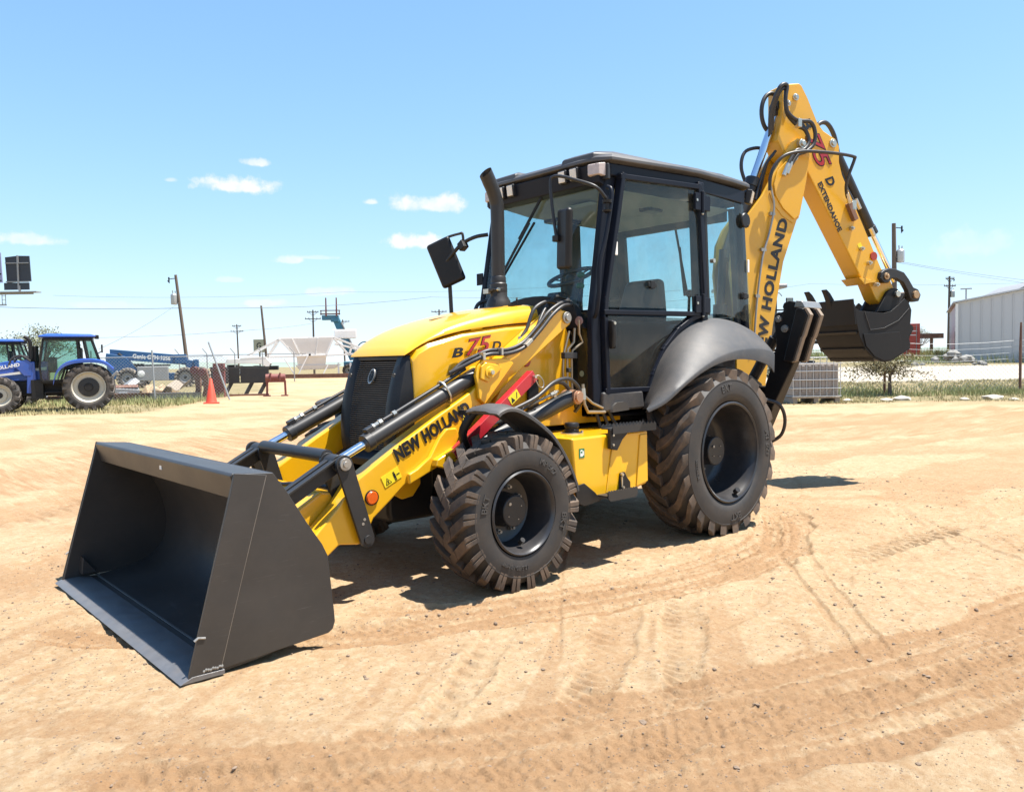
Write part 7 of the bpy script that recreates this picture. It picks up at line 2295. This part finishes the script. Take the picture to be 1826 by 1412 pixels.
LEAF1 = mat('bush_leaf', (0.17, 0.145, 0.065), 0.7, var=0.45, scale=2.5)
LEAF2 = mat('grey_green_leaf', (0.19, 0.20, 0.12), 0.7, var=0.4, scale=1.5)
bs_ = yt('bush', 'scraggly dry bush on a thin trunk below the digging bucket', 'bush', 12.5, 26.3)
tk_ = MB().tube([(0, 0, -.05), (.0, .02, .5), (.02, 0, .95)], [.07, .055, .04], 8)
tips = []
for k in range(22):
    a = random.random() * 6.28
    r_ = random.uniform(.5, 1.5)
    e = (r_ * math.cos(a), .6 * r_ * math.sin(a), random.uniform(.55, 1.55))
    m_ = (e[0] * .45, e[1] * .45, .9 + random.uniform(-.1, .25))
    tk_.tube([(.0, 0, .6 + random.uniform(0, .3)), m_, e], [.022, .013, .005], 5)
    tips += [m_, e, tuple((Vector(m_) + Vector(e)) / 2)]
obj('trunk', tk_, WOOD, bs_)
obj('crown', leaf_mesh(3000, lambda: tuple(Vector(random.choice(tips)) + Vector((random.gauss(0, .17), random.gauss(0, .14), random.gauss(0, .13)))), .085), LEAF1, bs_, smooth=0)
for nm, lab, u, v, w_, h_, n_, seed in (('bush', 'dark dry bush behind the caged tank beside the rear wheel', 8.2, 27.5, .9, 1.3, 1500, 1), ('tree', 'leafy tree behind the cabs of the blue tractors', -34.5, 58, 2.6, 4.6, 4200, 2), ('bush', 'round far bush left of the white metal building', 43.5, 85, 1.7, 3.0, 1600, 3)):
    random.seed(seed + 40)
    q = yt(nm, lab, nm, u, v)
    tb = MB().tube([(0, 0, -.1), (.05, 0, h_ * .3), (0, 0, h_ * .55)], [.05 * h_, .04 * h_, .02 * h_], 8)
    cl_ = []
    for k in range(24):
        a, r_ = random.random() * 6.28, random.random() ** .5 * w_
        c_ = (r_ * math.cos(a), r_ * math.sin(a), h_ * (.55 + .42 * (1 - (r_ / w_) ** 2) * random.uniform(.3, 1)))
        cl_.append(c_)
        tb.tube([(0, 0, h_ * .35), (c_[0] * .5, c_[1] * .5, h_ * .45), c_], [.015 * h_, .01 * h_, .003 * h_], 5)
    obj('trunk', tb, WOOD, q)
    obj('crown', leaf_mesh(n_, lambda: tuple(Vector(random.choice(cl_)) + Vector((random.gauss(0, w_ * .13), random.gauss(0, w_ * .13), random.gauss(0, w_ * .10)))), .055 * h_ ** .75), LEAF2, q, smooth=0)


def grass(name, label, n, region, hgt, m):
    mb = MB()
    us, vs2 = [], []
    while len(us) < n:
        u, v = region()
        us.append(u)
        vs2.append(v)
    us, vs2 = np.array(us), np.array(vs2)
    X = CAM.x + _rh.x * us + _fh.x * vs2
    Yy = CAM.y + _rh.y * us + _fh.y * vs2
    zs, lo, gr_a, ca, _, _ = ground_fields(X, Yy)
    for x, y, z, g, c_, vv in zip(X, Yy, zs, gr_a, ca, vs2):
        if g < .4 or c_ > .4:
            continue
        for k in range(5):
            a = random.random() * 6.28
            h_ = hgt * random.uniform(.35, 1.2) * (1 + .012 * max(0, vv - 30))
            ox, oy = random.gauss(0, .06), random.gauss(0, .06)
            ln = random.uniform(.1, .5) * h_
            w_ = .007 + .00025 * vv
            px, py = x + ox, y + oy
            mb.add([(px - w_ * math.sin(a), py + w_ * math.cos(a), z - .01), (px + w_ * math.sin(a), py - w_ * math.cos(a), z - .01), (px + ln * math.cos(a), py + ln * math.sin(a), z + h_)], [(0, 1, 2)])
    return obj(name, mb, m, smooth=0, kind='stuff', label=label, cat='grass')


GRS = mat('dry_grass_blade', (0.40, 0.34, 0.165), 0.8, var=0.35, scale=.8)
GRS2 = mat('green_weed_blade', (0.25, 0.265, 0.105), 0.8, var=0.35, scale=.8)
nz1 = lambda u, v, s=.5: float(vnoise(np.array([u * s + 40]), np.array([v * s + 40]), 8)[0])


def clumpy(fu, thr):
    def f():
        while True:
            u, v = fu()
            if nz1(u, v) > thr * random.random():
                return u, v
    return f


grass('dry_grass', 'dry yellow grass along the right fence line', 6500, clumpy(lambda: (random.uniform(7, 24), random.uniform(22.5, 35)), 1.7), .085, GRS)
grass('green_weeds', 'green weeds tufted along the right fence line', 1500, clumpy(lambda: (random.uniform(8, 18), 25.5 + abs(random.gauss(0, 2.4))), 2.2), .17, GRS2)
grass('dry_grass', 'dry yellow grass under the tractors and scrap at left', 4200, clumpy(lambda: (random.uniform(-26, -10.5), random.uniform(22.5, 38)), 1.6), .12, GRS)
grass('green_weeds', 'green weeds growing through the scrap at left', 700, clumpy(lambda: (random.uniform(-20, -11), random.uniform(28, 37)), 2.0), .26, GRS2)
grass('tall_grass', 'tall green grass below the rusty rail at right', 2600, lambda: (random.uniform(26, 46), random.uniform(53, 74)), .55, GRS2)
# far scrub and hazy hills on the horizon
hl_ = MB()
for (d0, h0, sd) in ((620, 7.0, 2),):
    prof_ = []
    for k in range(181):
        a = 2 * math.pi * k / 180
        hh = h0 * (.35 + .9 * float(fbm(np.array([a * 2.2]), np.array([sd * 3.0]), 1.0, 9, 4)[0]))
        prof_.append((d0 * math.cos(a), d0 * math.sin(a), hh))
    rgs = [[(p[0] * .94, p[1] * .94, -1.0), p, (p[0] * 1.15, p[1] * 1.15, -1.0)] for p in prof_]
    hl_.loft(rgs, cap=False, closed=False)
obj('far_hills', hl_, mat('far_scrub', (0.20, 0.24, 0.20), 0.95, var=0.25, scale=.02), smooth=60, kind='structure', label='low hazy scrubland on the horizon', cat='hills')
